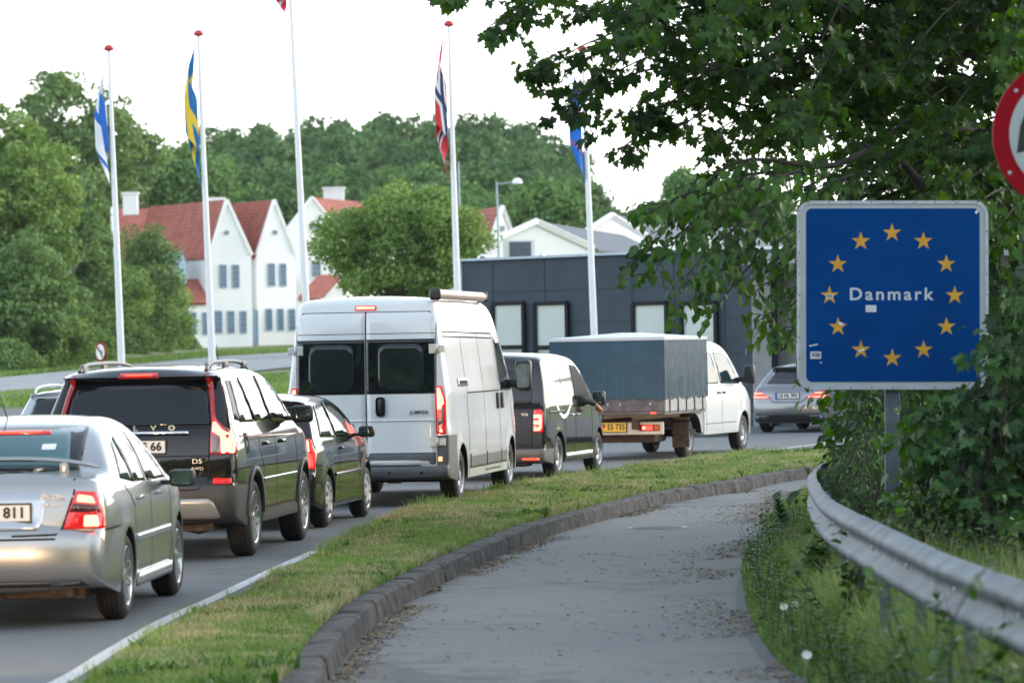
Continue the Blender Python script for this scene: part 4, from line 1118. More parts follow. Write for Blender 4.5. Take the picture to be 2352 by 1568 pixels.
for sg in (1, -1):
    fx = lambda P: [(sg * a, b) for a, b in P]
    t = c.rear('tail_light', rounded(fx([(0.40, 0.745), (0.80, 0.74), (0.845, 0.80), (0.80, 0.90), (0.70, 0.90), (0.52, 0.82)]), 0.02), M['red_lit'], off=0.012, step=0.05)[0]
    for q in range(3):
        zz = 0.762 + q * 0.042
        c.rear('brake_lamp', fx([(0.44 + 0.07 * q, zz), (0.79, zz - 0.004), (0.80, zz + 0.022), (0.47 + 0.07 * q, zz + 0.018)]), M['brake_hot'] if q != 1 else M['brake_on'], off=0.016, parent=t)
    c.rear('exhaust_tip', rounded(fx([(0.46, 0.30), (0.74, 0.30), (0.74, 0.37), (0.46, 0.37)]), 0.035), M['badge'], off=0.012)
    c.rear('exhaust_opening', rounded(fx([(0.46, 0.315), (0.70, 0.315), (0.70, 0.36), (0.46, 0.36)]), 0.02), M['gap'], off=0.016)
c.rear('diffuser', rounded([(-0.80, 0.25), (0.80, 0.25), (0.74, 0.43), (-0.74, 0.43)], 0.03), M['black_plastic'], off=0.006)
c.gaps([[(-0.43, 0.78), (-0.33, 0.66), (0.33, 0.66), (0.43, 0.78)]], 'rear', 0.014, both=False)
c.plate(0.0, 0.80, 'LE NL 992', m='plate_white', band=True, off=0.01)
c.gaps([[(1.45, 0.25), (1.50, 0.7), (1.2, 0.98)], [(2.02, 0.25), (2.06, 0.97)], [(3.1, 0.25), (3.15, 0.92)]])
c.mirror(2.95, 1.0, 0.18, 0.13, m=P_GREY)
mb = MB(); mb.box((0, 1.2, 0.26), (1.4, 3.4, 0.12)); mb.build('underbody', M['dark'], c.root)
c.wheels('alloy', 0.23, 5)

# ================= pale estate in the next lane
c = Car('estate_car', 'pale silver estate car with roof rails, mostly hidden behind the black SUV', 'car', (-4.95, 52.0, 0.0), 6.5, 0.86, 1.0, 2.65, 0.31, 0.20, 4.5)
c.root['group'] = QUEUE
top = [(0.10, 0.28, .05, .06, .05), (0.0, 0.40, .1, .18, .09), (0.0, 0.60, .1, .18, .09), (0.06, 0.66, .07, .16, .07, 'c'), (0.09, 0.92, .07, .16, .06), (0.20, 1.05, .06, .12, .06), (0.55, 1.38, .05, .1, .05, 'c'), (0.52, 1.42, .04, .12, .04, 'c'),
       (0.9, 1.455, .06, .16, .03), (1.6, 1.47, .06, .16, .02), (2.3, 1.43, .06, .16, .02), (2.6, 1.35, .05, .12, .03), (3.3, 0.99, .03, .08, .03, 'c'), (3.8, 0.9, .06, .16, .04), (4.3, 0.72, .08, .18, .06), (4.48, 0.5, .1, .2, .1), (4.42, 0.22, .05, .06, .05)]
c.body(top, 0.22, P_SILVER2, 0.87, 0.35, zb=0.95, t1=0.28, t2=0.25, kr=0.09)
c.rear('rear_window', rounded([(-0.62, 1.06), (0.62, 1.06), (0.55, 1.36), (-0.55, 1.36)], 0.05), M['glass'])
c.rear('high_brake_light', rounded([(-0.22, 1.375), (0.22, 1.375), (0.22, 1.40), (-0.22, 1.40)], 0.008), M['brake_hot'], off=0.006)
for P in ([(0.62, 1.02), (1.2, 1.0), (1.15, 1.36), (0.95, 1.34)], [(1.25, 1.0), (2.0, 0.98), (1.92, 1.39), (1.2, 1.37)], [(2.06, 0.98), (3.05, 0.97), (2.55, 1.28), (1.98, 1.39)]): c.side('side_window', rounded(P, 0.04), M['glass_pale'])
for sg in (1, -1):
    c.rear('tail_light', rounded([(sg * a, b) for a, b in [(0.62, 0.72), (0.83, 0.72), (0.80, 1.0), (0.66, 1.0)]], 0.02), M['brake_on'], off=0.01)
    mb = MB(); cu = catmull([(0.60 * sg, -0.40, 1.42), (0.60 * sg, -0.2, 1.50), (0.59 * sg, 0.6, 1.53), (0.585 * sg, 1.4, 1.49), (0.58 * sg, 1.6, 1.42)], 5)
    mb.tube([tuple(p) for p in cu], 0.018, 8)
    mb.build('roof_rail', M['rim'], c.root)
c.mirror(2.95, 1.02, 0.18, 0.13, m=P_SILVER2)
c.wheels('alloy', 0.21, 9)
CAR_H = c

# ================= headlights of each vehicle that has another one in front of it
def headlights(c, z, x=0.62, energy=80, aim=-0.02):
    for sg in (1, -1):
        P = rounded([(sg * (x - 0.14), z - 0.06), (sg * (x + 0.14), z - 0.05), (sg * (x + 0.13), z + 0.06), (sg * (x - 0.12), z + 0.05)], 0.03)
        hl = c.front('headlight', P, M['headlight'], off=0.01)[0]
        ld = bpy.data.lights.new('headlight_beam', 'SPOT')
        ld.energy = energy; ld.color = (1.0, 0.62, 0.32); ld.spot_size = R(70); ld.spot_blend = 0.9; ld.shadow_soft_size = 0.08
        lo = bpy.data.objects.new('headlight_beam', ld); COL.objects.link(lo); lo.parent = hl
        lo.location = (sg * x, c.L - c.over + 0.16, z)
        lo.rotation_euler = (R(90) + aim, 0, 0)
headlights(CAR_A, 0.62); headlights(CAR_B, 0.85); headlights(CAR_D, 0.95, 0.7); headlights(CAR_E, 0.80); headlights(CAR_F, 0.75, 0.7)
# one more car waits behind the silver sedan, outside the frame; its headlights reach the sedan's bumper
c = Car('car', 'dark car waiting behind the silver sedan', 'car', (-2.95, 18.4, 0.0), 1.0, 0.86, 0.8, 2.5, 0.31, 0.2, 4.2)
c.root['group'] = QUEUE
top = [(0.10, 0.28, .05, .06, .05), (0.0, 0.48, .1, .18, .09), (0.07, 0.65, .07, .16, .07), (0.17, 1.0, .06, .12, .06), (0.36, 1.36, .05, .10, .05), (0.8, 1.43, .06, .14, .02), (1.8, 1.42, .06, .14, .02), (2.25, 1.33, .05, .1, .03), (3.0, 0.99, .03, .06, .03, 'c'), (3.5, 0.89, .06, .14, .04), (4.0, 0.72, .08, .16, .06), (4.18, 0.52, .1, .18, .08), (4.1, 0.22, .05, .06, .04)]
c.body(top, 0.21, P_DGREY, 0.868, 0.345)
c.side('side_window', rounded([(0.52, 0.99), (2.75, 0.955), (2.20, 1.27), (1.95, 1.34), (0.78, 1.33)], 0.04), M['glass'])
c.front('windscreen', rounded([(-0.66, 1.02), (0.66, 1.02), (0.55, 1.30), (-0.55, 1.30)], 0.05), M['glass'])
c.wheels('cover', 0.2, 7, m='steel_wheel')
headlights(c, 0.68, energy=150)

# ================= arm of the passenger in the dark delivery van
def skin(name, verts, edges, radii, m, parent=None, root=0, sub=2):
    me = bpy.data.meshes.new(name); me.from_pydata(verts, edges, [])
    o = link(name, me, parent, True, [m])
    md = o.modifiers.new('s', 'SKIN')
    for i, r in enumerate(radii): me.skin_vertices[0].data[i].radius = (r, r) if not hasattr(r, '__len__') else r
    me.skin_vertices[0].data[root].use_root = True
    md.use_smooth_shade = True
    o.modifiers.new('sub', 'SUBSURF').levels = sub; o.modifiers[-1].render_levels = sub
    return o
SKINM = mat('skin', (0.50, 0.24, 0.17), 0.5, var=0.1, vscale=12)
SLEEVE = mat('dark_sleeve', (0.012, 0.02, 0.022), 0.8, var=0.2, vscale=20)
E_ = CAR_E
rx = E_.root.rotation_euler.z
pm = Matrix.Translation(E_.root.location) @ Matrix.Rotation(rx, 4, 'Z')
pr_ = empty('person', pm @ Vector((0.42, 1.40, 0.53)), rx, 'passenger in a dark sleeve resting an arm out of the dark delivery van window', 'person')
# local: X right, Y forward, Z up from the seat
V_ = [(0, 0, 0.1), (0, -.02, 0.35), (0, 0, 0.60), (0, .02, 0.72), (0, .03, 0.83), (0, .04, .92), (0.17, 0, 0.60), (0.49, 0.10, 0.61), (0.56, 0.34, 0.575), (0.62, 0.52, 0.50), (-.18, 0, .58), (-.25, .12, .32), (-.1, .35, .22)]
body = skin('torso', V_, [(0, 1), (1, 2), (2, 3), (3, 4), (4, 5), (2, 6), (6, 7), (7, 8), (8, 9), (2, 10), (10, 11), (11, 12)],
            [.15, .15, .13, .06, .09, .07, .075, .055, .047, .030, .075, .05, .03], SKINM, pr_)
sl = skin('sleeve', [(0.02, 0, 0.60), (0.17, 0, 0.60), (0.49, 0.10, 0.61), (0.56, 0.34, 0.575), (0.605, 0.46, 0.52)], [(0, 1), (1, 2), (2, 3), (3, 4)], [.11, .085, .066, .058, .045], SLEEVE, pr_)
hv, he, hr = [(0.62, 0.50, 0.505), (0.635, 0.57, 0.47), (0.64, 0.62, 0.44)], [(0, 1), (1, 2)], [.03, .036, .032]
for k, (dx, L_) in enumerate(((-.028, .075), (-.009, .085), (.011, .078), (.03, .062))):
    b = len(hv)
    hv += [(0.64 + dx, 0.635, 0.435), (0.643 + dx * 1.1, 0.635 + L_ * .45, 0.40), (0.643 + dx * 1.1, 0.63 + L_ * .6, 0.40 - L_ * .5)]
    he += [(2, b), (b, b + 1), (b + 1, b + 2)]; hr += [.011, .0095, .0085]
b = len(hv); hv += [(0.60, 0.585, 0.455), (0.58, 0.625, 0.435), (0.575, 0.65, 0.415)]; he += [(1, b), (b, b + 1), (b + 1, b + 2)]; hr += [.013, .011, .009]
skin('hand', hv, he, hr, SKINM, pr_, 1)
# ---------------------------------------------------------------- ground, roads, path
rng = np.random.default_rng(7)
def asphalt(name, c1, c2, rough=0.85, speck=260):
    m, nt, b = principled(name)
    tc = nt.nodes.new('ShaderNodeTexCoord')
    def noise(s, d=5):
        n = nt.nodes.new('ShaderNodeTexNoise'); n.inputs['Scale'].default_value = s; n.inputs['Detail'].default_value = d
        nt.links.new(tc.outputs['Object'], n.inputs['Vector']); return n
    n1, n2, n3 = noise(0.35), noise(4), noise(speck / 4, 3)
    a = nt.nodes.new('ShaderNodeMath'); a.operation = 'MULTIPLY_ADD'; a.inputs[1].default_value = 0.6
    nt.links.new(n2.outputs[0], a.inputs[0]); nt.links.new(n1.outputs[0], a.inputs[2])
    a2 = nt.nodes.new('ShaderNodeMath'); a2.operation = 'MULTIPLY_ADD'; a2.inputs[1].default_value = 0.5
    nt.links.new(n3.outputs[0], a2.inputs[0]); nt.links.new(a.outputs[0], a2.inputs[2])
    rp = nt.nodes.new('ShaderNodeValToRGB')
    rp.color_ramp.elements[0].position = 0.80; rp.color_ramp.elements[1].position = 1.0
    rp.color_ramp.elements[0].color = (*c1, 1); rp.color_ramp.elements[1].color = (*c2, 1)
    nt.links.new(a2.outputs[0], rp.inputs[0]); nt.links.new(rp.outputs[0], b.inputs['Base Color'])
    b.inputs['Roughness'].default_value = rough
    bp = nt.nodes.new('ShaderNodeBump'); bp.inputs['Strength'].default_value = 0.5; bp.inputs['Distance'].default_value = 0.006
    nt.links.new(n3.outputs[0], bp.inputs['Height']); nt.links.new(bp.outputs[0], b.inputs['Normal'])
    return m
ROAD = asphalt('road_asphalt', (0.052, 0.064, 0.072), (0.098, 0.112, 0.122))
PATHM = asphalt('path_asphalt', (0.052, 0.058, 0.061), (0.122, 0.129, 0.131))
PATCH = asphalt('patched_asphalt', (0.045, 0.050, 0.060), (0.08, 0.086, 0.095))
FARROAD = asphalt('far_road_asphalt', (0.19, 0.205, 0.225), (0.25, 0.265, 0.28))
SOIL = mat('grass_soil', (0.050, 0.065, 0.022), 0.95, var=0.35, vscale=3, bump=0.4, bscale=30, col2=(0.10, 0.095, 0.045))
GRASSG = mat('meadow_ground', (0.07, 0.12, 0.03), 0.95, var=0.3, vscale=0.6, bump=0.4, bscale=8, col2=(0.16, 0.19, 0.06))
KERB = mat('kerb_concrete', (0.020, 0.023, 0.025), 0.92, var=0.35, vscale=6, bump=0.8, bscale=35, col2=(0.085, 0.080, 0.080))
LINE = mat('road_line_paint', (0.42, 0.43, 0.44), 0.7, var=0.22, vscale=22, bump=0.1, bscale=100)

def lerp_curve(pts, n):
    return catmull([tuple(p) for p in pts], n)
def resample(c, step):
    d = np.concatenate([[0], np.cumsum(np.linalg.norm(np.diff(c, axis=0), axis=1))])
    t = np.arange(0, d[-1], step)
    return np.stack([np.interp(t, d, c[:, k]) for k in range(c.shape[1])], axis=1)
def sheet(name, quads_rows, m, kind='structure', parent=None, smooth=True):
    """rows: list of equal-length point lists"""
    n = len(quads_rows[0]); v = np.array([p for r in quads_rows for p in r], dtype=float)
    f = np.array([(i * n + j, i * n + j + 1, (i + 1) * n + j + 1, (i + 1) * n + j) for i in range(len(quads_rows) - 1) for j in range(n - 1)], dtype=np.int32)
    o = arrays(name, v, f, [m], parent, smooth)
    # face up
    me = o.data
    if me.polygons[0].normal.z < 0: me.flip_normals()
    return tag(o, kind=kind) if kind else o
# open ground, reaching the horizon
def gz(x, y):
    a = sstep(80, 106, y)
    z = -0.32 * (1 - a) + (tz(y) - 0.03) * a
    if y > 300: z += 10 * sstep(360, 620, y)
    if x < -4: z += 0.8 * sstep(0.086, 0.11, -x / y) * sstep(200, 240, y) * (1 - sstep(260, 300, y))
    return z
ys = np.concatenate([np.arange(-20, 100, 20), np.arange(100, 320, 8), np.arange(320, 700, 30), np.arange(700, 4001, 300)])
xs = np.concatenate([np.arange(-2500, -300, 400), np.arange(-300, -60, 40), np.arange(-60, 61, 8), np.arange(80, 300, 40), np.arange(300, 2501, 400)])
sheet('ground', [[(x, y, gz(x, y)) for x in xs] for y in ys], GRASSG)

# left edge of the verge, as road-level points
VL = [gp(*p) for p in [(60, 1700), (215, 1568), (330, 1498), (430, 1440), (578, 1372), (702, 1300), (792, 1248), (884, 1203), (1000, 1160), (1200, 1120), (1400, 1088), (1600, 1062), (1890, 1022)]]
VL = [Vector((VL[0].x - 0.8, 4, 0))] + VL + [VL[-1] + Vector((4.0, 4.0, 0)), VL[-1] + Vector((14.0, 9.0, 0)), VL[-1] + Vector((40, 12, 0))]
vl = lerp_curve(VL, 8)
# road: main carriageway
def road_x(y):
    ok = vl[:, 1]
    return np.interp(y, ok[:-16], vl[:-16, 0])
rows = []
yy = np.concatenate([np.arange(4, 76, 2.0), np.arange(76, 119, 3.0)])
for y in yy:
    xr = road_x(y) + 0.25 if y < vl[-17, 1] else 70
    rows.append([(-70 + (xr + 70) * t, y, tz(y)) for t in np.linspace(0, 1, 12)])
sheet('road', rows, ROAD)
# far road and parking seen on the left
rows = []
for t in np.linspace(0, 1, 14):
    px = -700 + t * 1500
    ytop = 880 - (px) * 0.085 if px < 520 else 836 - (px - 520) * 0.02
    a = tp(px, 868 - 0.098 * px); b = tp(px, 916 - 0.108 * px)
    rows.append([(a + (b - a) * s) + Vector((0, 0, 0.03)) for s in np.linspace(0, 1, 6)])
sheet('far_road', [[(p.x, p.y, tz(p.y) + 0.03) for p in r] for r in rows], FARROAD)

# white edge line (with joints)
LN = [gp(*p, 0.004) for p in [(130, 1568), (250, 1497), (375, 1425), (480, 1378), (560, 1340), (640, 1302), (690, 1280), (725, 1264)]]
LN = [Vector((LN[0].x - 0.35, LN[0].y - 5, 0.004))] + LN
ln = resample(lerp_curve(LN, 8), 0.25)
rows = []
for i, p in enumerate(ln):
    d = ln[min(i + 1, len(ln) - 1)] - ln[max(i - 1, 0)]; d /= np.linalg.norm(d); nn = np.array([-d[1], d[0], 0])
    rows.append([tuple(p - nn * 0.055), tuple(p + nn * 0.055)])
sheet('road_marking_edge_line', rows, LINE)
LN = [gp(*p, 0.004) for p in [(1600, 1046), (1700, 1038), (1790, 1030), (1880, 1019), (1960, 1008)]]
ln = resample(lerp_curve(LN, 8), 0.5)
rows = [[tuple(p + np.array([0, -0.2, 0])), tuple(p + np.array([0, 0.2, 0]))] for p in ln]
sheet('road_marking_edge_line', rows, LINE)

# kerb
K2 = [gp(*p, 0.02) for p in [(711, 1568), (747, 1503), (857, 1383), (1034, 1287), (1150, 1236), (1238, 1203), (1358, 1169.6), (1522, 1130), (1712, 1099), (1889, 1072)]]
K2 = [Vector((K2[0].x - 0.55, 14, 0.02))] + K2 + [K2[-1] + Vector((3.5, 3.0, 0)), K2[-1] + Vector((9, 6.5, 0))]
k2 = resample(lerp_curve(K2, 12), 0.1)
def side_n(c, i):
    d = c[min(i + 2, len(c) - 1)] - c[max(i - 2, 0)]; d = d / np.linalg.norm(d[:2]); return np.array([d[1], -d[0], 0])     # to the right
PZ = -0.14
mb = MB(); random.seed(3)
i = 0
while i < len(k2) - 11:
    n = 10
    j1, j2 = random.uniform(-.008, .008), random.uniform(-.008, .008)
    dz1, dz2 = random.uniform(-.008, .010), random.uniform(-.008, .010)
    prof = [(-0.20, -0.02), (-0.20, 0.0), (-0.03, 0.0), (0.0, -0.018), (0.035, PZ - 0.06)]
    prev = None
    for k in range(n + 1):
        q = i + k; t = k / n
        e = 0.012 if k in (0, n) else 0
        pos = k2[q].copy()
        if k == 0: pos = k2[q] * 0.93 + k2[q + 1] * 0.07
        if k == n: pos = k2[q] * 0.93 + k2[q - 1] * 0.07
        nn = side_n(k2, q); off = j1 * (1 - t) + j2 * t; dz = dz1 * (1 - t) + dz2 * t
        ring = [mb.bm.verts.new(Vector(pos + nn * (a - (e if a > -0.1 else -e) * 0.6 + off)) + Vector((0, 0, b - e * (b > -0.1) + dz))) for a, b in prof]
        if prev:
            for s_ in range(len(prof) - 1): mb.bm.faces.new((prev[s_], prev[s_ + 1], ring[s_ + 1], ring[s_]))
        else: mb.bm.faces.new(ring)
        prev = ring
    mb.bm.faces.new(prev[::-1])
    i += n
tag(mb.build('kerb', KERB), kind='structure')
# mortar bed under the stones
tag(sheet('kerb_footing', [[tuple(k2[i] - side_n(k2, i) * 0.19 + np.array([0, 0, -0.05])), tuple(k2[i] - side_n(k2, i) * 0.0 + np.array([0, 0, -0.045])), tuple(k2[i] + side_n(k2, i) * 0.02 + np.array([0, 0, PZ - 0.05 - 0.02]))] for i in range(0, len(k2), 2)], M['dark']), kind='structure')

# verge between road and kerb
vln = resample(vl, 0.5)
def near_on(c, p):
    return int(np.argmin(((c[:, :2] - p[:2]) ** 2).sum(1)))
vd = resample(vl, 0.1)
# parametrise both edges by their own length
def param(c, n): 
    d = np.concatenate([[0], np.cumsum(np.linalg.norm(np.diff(c, axis=0), axis=1))])
    t = np.linspace(0, d[-1], n); return np.stack([np.interp(t, d, c[:, k]) for k in range(3)], axis=1)
kk = k2[:len(k2)]
vrows = []
ka = kk[::5]
for i in range(len(ka)):
    p = ka[i]; q = min(i * 5, len(kk) - 1)
    nn = side_n(kk, q)
    inner = p - nn * 0.19
    # matching road-side point: closest point of the left edge in the opposite direction, blended for smoothness
    a = vd[near_on(vd, p)]
    vrows.append((a, inner))
A = np.array([r[0] for r in vrows]); Bq = np.array([r[1] for r in vrows])
for it in range(6): A[1:-1] = (A[:-2] + 2 * A[1:-1] + A[2:]) / 4
VA, VB = A, Bq
def verge_pt(t, s):
    i = min(int(t), len(VA) - 2); f = t - i
    a = VA[i] * (1 - f) + VA[i + 1] * f; b = VB[i] * (1 - f) + VB[i + 1] * f
    p = a * (1 - s) + b * s
    p[2] = 0.012 + 0.045 * math.sin(math.pi * min(1, max(0, s))) ** 0.7 * (1 if 0 < s < 1 else 0)
    return p
sheet('grass_verge_soil', [[tuple(verge_pt(i, s)) for s in np.linspace(0, 1, 9)] for i in range(len(VA) - 1)], SOIL)

# cycle path
PR = [gp(*p, PZ) for p in [(1950, 1640), (1871, 1568), (1809, 1525), (1760, 1463), (1734, 1405), (1722, 1352), (1714, 1307), (1725, 1271), (1755, 1236), (1772, 1187), (1809, 1152), (1853, 1130), (1878, 1106), (1905, 1085)]]
PR = [Vector((PR[0].x + 0.1, 12, PZ))] + PR + [PR[-1] + Vector((2.0, 2.2, 0)), PR[-1] + Vector((8, 5, 0))]
pr = resample(lerp_curve(PR, 10), 0.25)
rows = []
n = 120
kp = param(k2, n); pp = param(pr, n)
# pair by y
yl = np.linspace(12.2, min(k2[-1][1], pr[-1][1]) - 0.3, n)
for y in yl:
    xl = np.interp(y, k2[:, 1], k2[:, 0]); xr = np.interp(y, pr[:, 1], pr[:, 0]) + 1.0
    rows.append([(xl - 0.06 + (xr - xl + .06) * t, y, PZ) for t in np.linspace(0, 1, 8)])
sheet('cycle_path', rows, PATHM)
# darker repaired strip along the right edge
PT = [gp(*p, PZ + 0.004) for p in [(1800, 1568), (1740, 1500), (1705, 1440), (1690, 1390), (1692, 1345), (1706, 1315)]]
pt = resample(lerp_curve([PT[0] + Vector((0.1, -3, 0))] + PT, 8), 0.3)
rows = []
for p in pt:
    xr = np.interp(p[1], pr[:, 1], pr[:, 0]) + 0.3
    rows.append([tuple(p), (max(xr, p[0] + 0.05), p[1], p[2])])
sheet('path_repair_strip', rows, PATCH)
# right-hand bank
def bank_z(d): return float(np.interp(d, [0, 0.15, 0.5, 1.2, 2.5, 5, 10, 20], [-0.15, -0.09, -0.04, -0.01, 0.06, 0.25, 0.6, 1.0]))
rows = []
yb = np.linspace(12.2, pr[-1][1] - 0.3, 90)
for y in yb:
    x0 = np.interp(y, pr[:, 1], pr[:, 0])
    rows.append([(x0 + d, y, bank_z(d)) for d in (0, 0.15, 0.5, 1.2, 2.5, 5, 10, 20, 40)])
sheet('grass_bank_soil', rows, SOIL)
def bank_pt(y, d):
    return np.array([np.interp(y, pr[:, 1], pr[:, 0]) + d, y, bank_z(d)])

# manhole cover on the path
mc = gp(1510, 1211, PZ + 0.004)
mb = MB()
mb.lathe([(0.0, 0.001), (0.0, 0.30)], 'Z', 40, mi=0, smooth=False)
mb.lathe([(0.004, 0.30), (0.006, 0.305), (0.006, 0.335), (0.0, 0.345)], 'Z', 40, mi=1)
for a in range(-4, 5):
    w_ = math.sqrt(max(0, 0.28 ** 2 - (a * 0.06) ** 2)); mb.box((0, a * 0.06, 0.004), (2 * w_, 0.018, 0.006), mi=1)
o = mb.build('manhole_cover', [M['grey_plastic'], mat('worn_iron', (0.17, 0.16, 0.17), 0.5, metal=0.4, var=0.3, vscale=20)])
o.location = mc; tag(o, 'round iron manhole cover set in the cycle path', 'manhole cover')

# ---------------------------------------------------------------- blades
def blades(name, P, h, w, m, label, cat=None, droop=0.5, seed=1, kind='stuff', shade_bias=0.0):
    """P (n,3) roots; h (n,) heights; bent two-segment blades"""
    r = np.random.default_rng(seed); n = len(P)
    a = r.uniform(0, 2 * np.pi, n); lean = r.uniform(0.1, droop, n)
    dx, dy = np.cos(a), np.sin(a)
    b = r.uniform(0, 2 * np.pi, n); wx, wy = np.cos(b) * w / 2, np.sin(b) * w / 2
    v = np.zeros((n, 5, 3))
    v[:, 0] = P; v[:, 1] = P; v[:, 2] = P; v[:, 3] = P; v[:, 4] = P
    v[:, 0, 0] -= wx; v[:, 0, 1] -= wy; v[:, 1, 0] += wx; v[:, 1, 1] += wy
    mx, mz = lean * 0.35 * h, h * 0.6
    for k, s in ((2, 1), (3, -1)):
        v[:, k, 0] += dx * mx + s * wx * 0.8; v[:, k, 1] += dy * mx + s * wy * 0.8; v[:, k, 2] += mz
    v[:, 4, 0] += dx * lean * h; v[:, 4, 1] += dy * lean * h; v[:, 4, 2] += h * (1 - 0.25 * lean)
    base = np.arange(n)[:, None] * 5
    q = base + np.array([[0, 1, 2, 3]]); t = base + np.array([[3, 2, 4]])
    sh = np.repeat(r.uniform(0, 1, n) * 0.9 + shade_bias, 5)
    o = arrays(name, v.reshape(-1, 3), [q.astype(np.int32), t.astype(np.int32)], [m], None, False, None, sh)
    if kind == 'stuff': tag(o, label, cat or 'grass', kind='stuff')
    return o
GR1 = leafmat('grass_blades', (0.070, 0.150, 0.038), (0.24, 0.35, 0.11), 0.6, 0.3, 2.2, spec=0.2)
GR2 = leafmat('dry_grass_blades', (0.24, 0.22, 0.12), (0.52, 0.46, 0.30), 0.7, 0.3, 2.0, spec=0.2)
GR3 = leafmat('bank_grass_blades', (0.060, 0.135, 0.038), (0.23, 0.34, 0.11), 0.6, 0.3, 1.5, spec=0.25)
# verge lawn
n = 190000
t = (rng.uniform(0, 1, n) ** 1.25) * (len(VA) - 2); s = rng.uniform(-0.02, 1.01, n)
i0 = t.astype(int); f = (t - i0)[:, None]
a = VA[i0] * (1 - f) + VA[i0 + 1] * f; b = VB[i0] * (1 - f) + VB[i0 + 1] * f
P = a * (1 - s[:, None]) + b * s[:, None]; P[:, 2] = 0.012 + 0.045 * np.sin(np.pi * np.clip(s, 0, 1)) ** 0.7 - 0.004
def vnoise(P, sc, seed):
    r = np.random.default_rng(seed); k = r.normal(0, 1, (10, 2)) * sc; ph = r.uniform(0, 6.28, 10)
    return np.sin(P[:, :1] * k[:, 0] + P[:, 1:2] * k[:, 1] + ph).mean(1) * 2.2
nz = vnoise(P, 2.2, 3); nz2 = vnoise(P, 5, 4)
hh = (0.045 + 0.03 * rng.uniform(0, 1, n)) * (1.0 + 0.35 * nz) + 0.02 * np.maximum(nz2, 0)
hh *= np.where((s < 0.12) | (s > 0.93), 1.25, 1.0); hh = np.clip(hh, 0.02, 0.14)
dry = (nz2 * 0.5 + nz * 0.35 + rng.normal(0, 0.45, n)) > 0.36
wd = 0.006 + 0.00011 * P[:, 1]
blades('verge_grass', P[~dry], hh[~dry], wd[~dry], GR1, 'short mown green grass on the strip between road and kerb', droop=0.9, seed=2)
blades('verge_dry_grass', P[dry], hh[dry] * 1.05, wd[dry], GR2, 'straw-coloured dry blades mixed into the strip between road and kerb', droop=0.9, seed=3)
# longer tufts along the verge edges
n = 9000
t = (rng.uniform(0, 1, n) ** 1.2) * (len(VA) - 2); s = np.where(rng.uniform(0, 1, n) < 0.5, rng.normal(0.03, 0.04, n), rng.uniform(0, 1, n))
i0 = t.astype(int); f = (t - i0)[:, None]
P = (VA[i0] * (1 - f) + VA[i0 + 1] * f) * (1 - s[:, None]) + (VB[i0] * (1 - f) + VB[i0 + 1] * f) * s[:, None]; P[:, 2] = 0.02
keep = vnoise(P, 3.0, 9) > 0.25
P = P[keep]
blades('verge_seed_grass', P, rng.uniform(0.10, 0.20, len(P)), 0.004 + 0.0001 * P[:, 1], GR1, 'taller loose seed stalks standing along the edges of the mown strip', droop=0.6, seed=5, shade_bias=0.2)
# bank grass, from the path edge to beyond the guard rail
n = 190000
y = 13 + (rng.uniform(0, 1, n) ** 1.1) * 45; d = rng.uniform(0, 1, n) ** 1.3 * 4.5
P = np.stack([np.interp(y, pr[:, 1], pr[:, 0]) + d - 0.04, y, np.interp(d, [0, 0.15, 0.5, 1.2, 2.5, 5, 10], [-0.15, -0.09, -0.04, -0.01, 0.06, 0.25, 0.6])], axis=1)
nz = vnoise(P, 1.5, 13)
hh = np.interp(y, [22, 32, 42, 60], [1, 0.7, 0.4, 0.3]) * np.interp(d, [0, 0.15, 0.4, 0.8, 3, 6], [0.07, 0.19, 0.42, 0.56, 0.45, 0.5]) * (0.6 + 0.6 * rng.uniform(0, 1, n)) * (1 + 0.3 * nz)
dry = rng.uniform(0, 1, n) < 0.07 + 0.06 * (nz > 0.4)
blades('bank_grass', P[~dry], hh[~dry], 0.008 + 0.00015 * y[~dry], GR3, 'long lush grass growing on the bank round the guard rail', droop=0.9, seed=6)
blades('bank_dry_grass', P[dry], hh[dry] * 1.25, 0.005 + 0.00012 * y[dry], leafmat('bank_dry_blades', (0.12, 0.13, 0.06), (0.30, 0.29, 0.17), 0.7, 0.3, 2.0, spec=0.2), 'greyish flowering grass stalks on the bank round the guard rail', droop=0.5, seed=7)
# grass in front of the far trees, and dry tall grass between the two roads
def patch(pts_px, n, h, w, m, name, label, seed):
    r = np.random.default_rng(seed)
    P = []
    xs_ = [p[0] for p in pts_px]; ys_ = [p[1] for p in pts_px]
    A3 = [tp(*p) for p in pts_px]; A2 = [(p.x, p.y) for p in A3]
    x0, x1 = min(p[0] for p in A2), max(p[0] for p in A2); y0_, y1_ = min(p[1] for p in A2), max(p[1] for p in A2)
    while len(P) < n:
        x, y = r.uniform(x0, x1), r.uniform(y0_, y1_)
        if in_poly(A2, x, y): P.append((x, y, tz(y) - 0.02))
    P = np.array(P)
    return blades(name, P, h * r.uniform(0.6, 1.3, n), w, m, label, seed=seed)
patch([(-60, 905), (300, 884), (660, 858), (665, 905), (300, 925), (-60, 935)], 16000, 0.14, 0.05, GR1, 'median_grass', 'pale green grass on the strip between the two carriageways', 21)
patch([(-80, 858), (200, 838), (450, 812), (700, 800), (700, 808), (460, 822), (200, 848), (-80, 872)], 22000, 0.22, 0.08, GR1, 'roadside_grass', 'green grass along the far side of the road below the trees', 22)
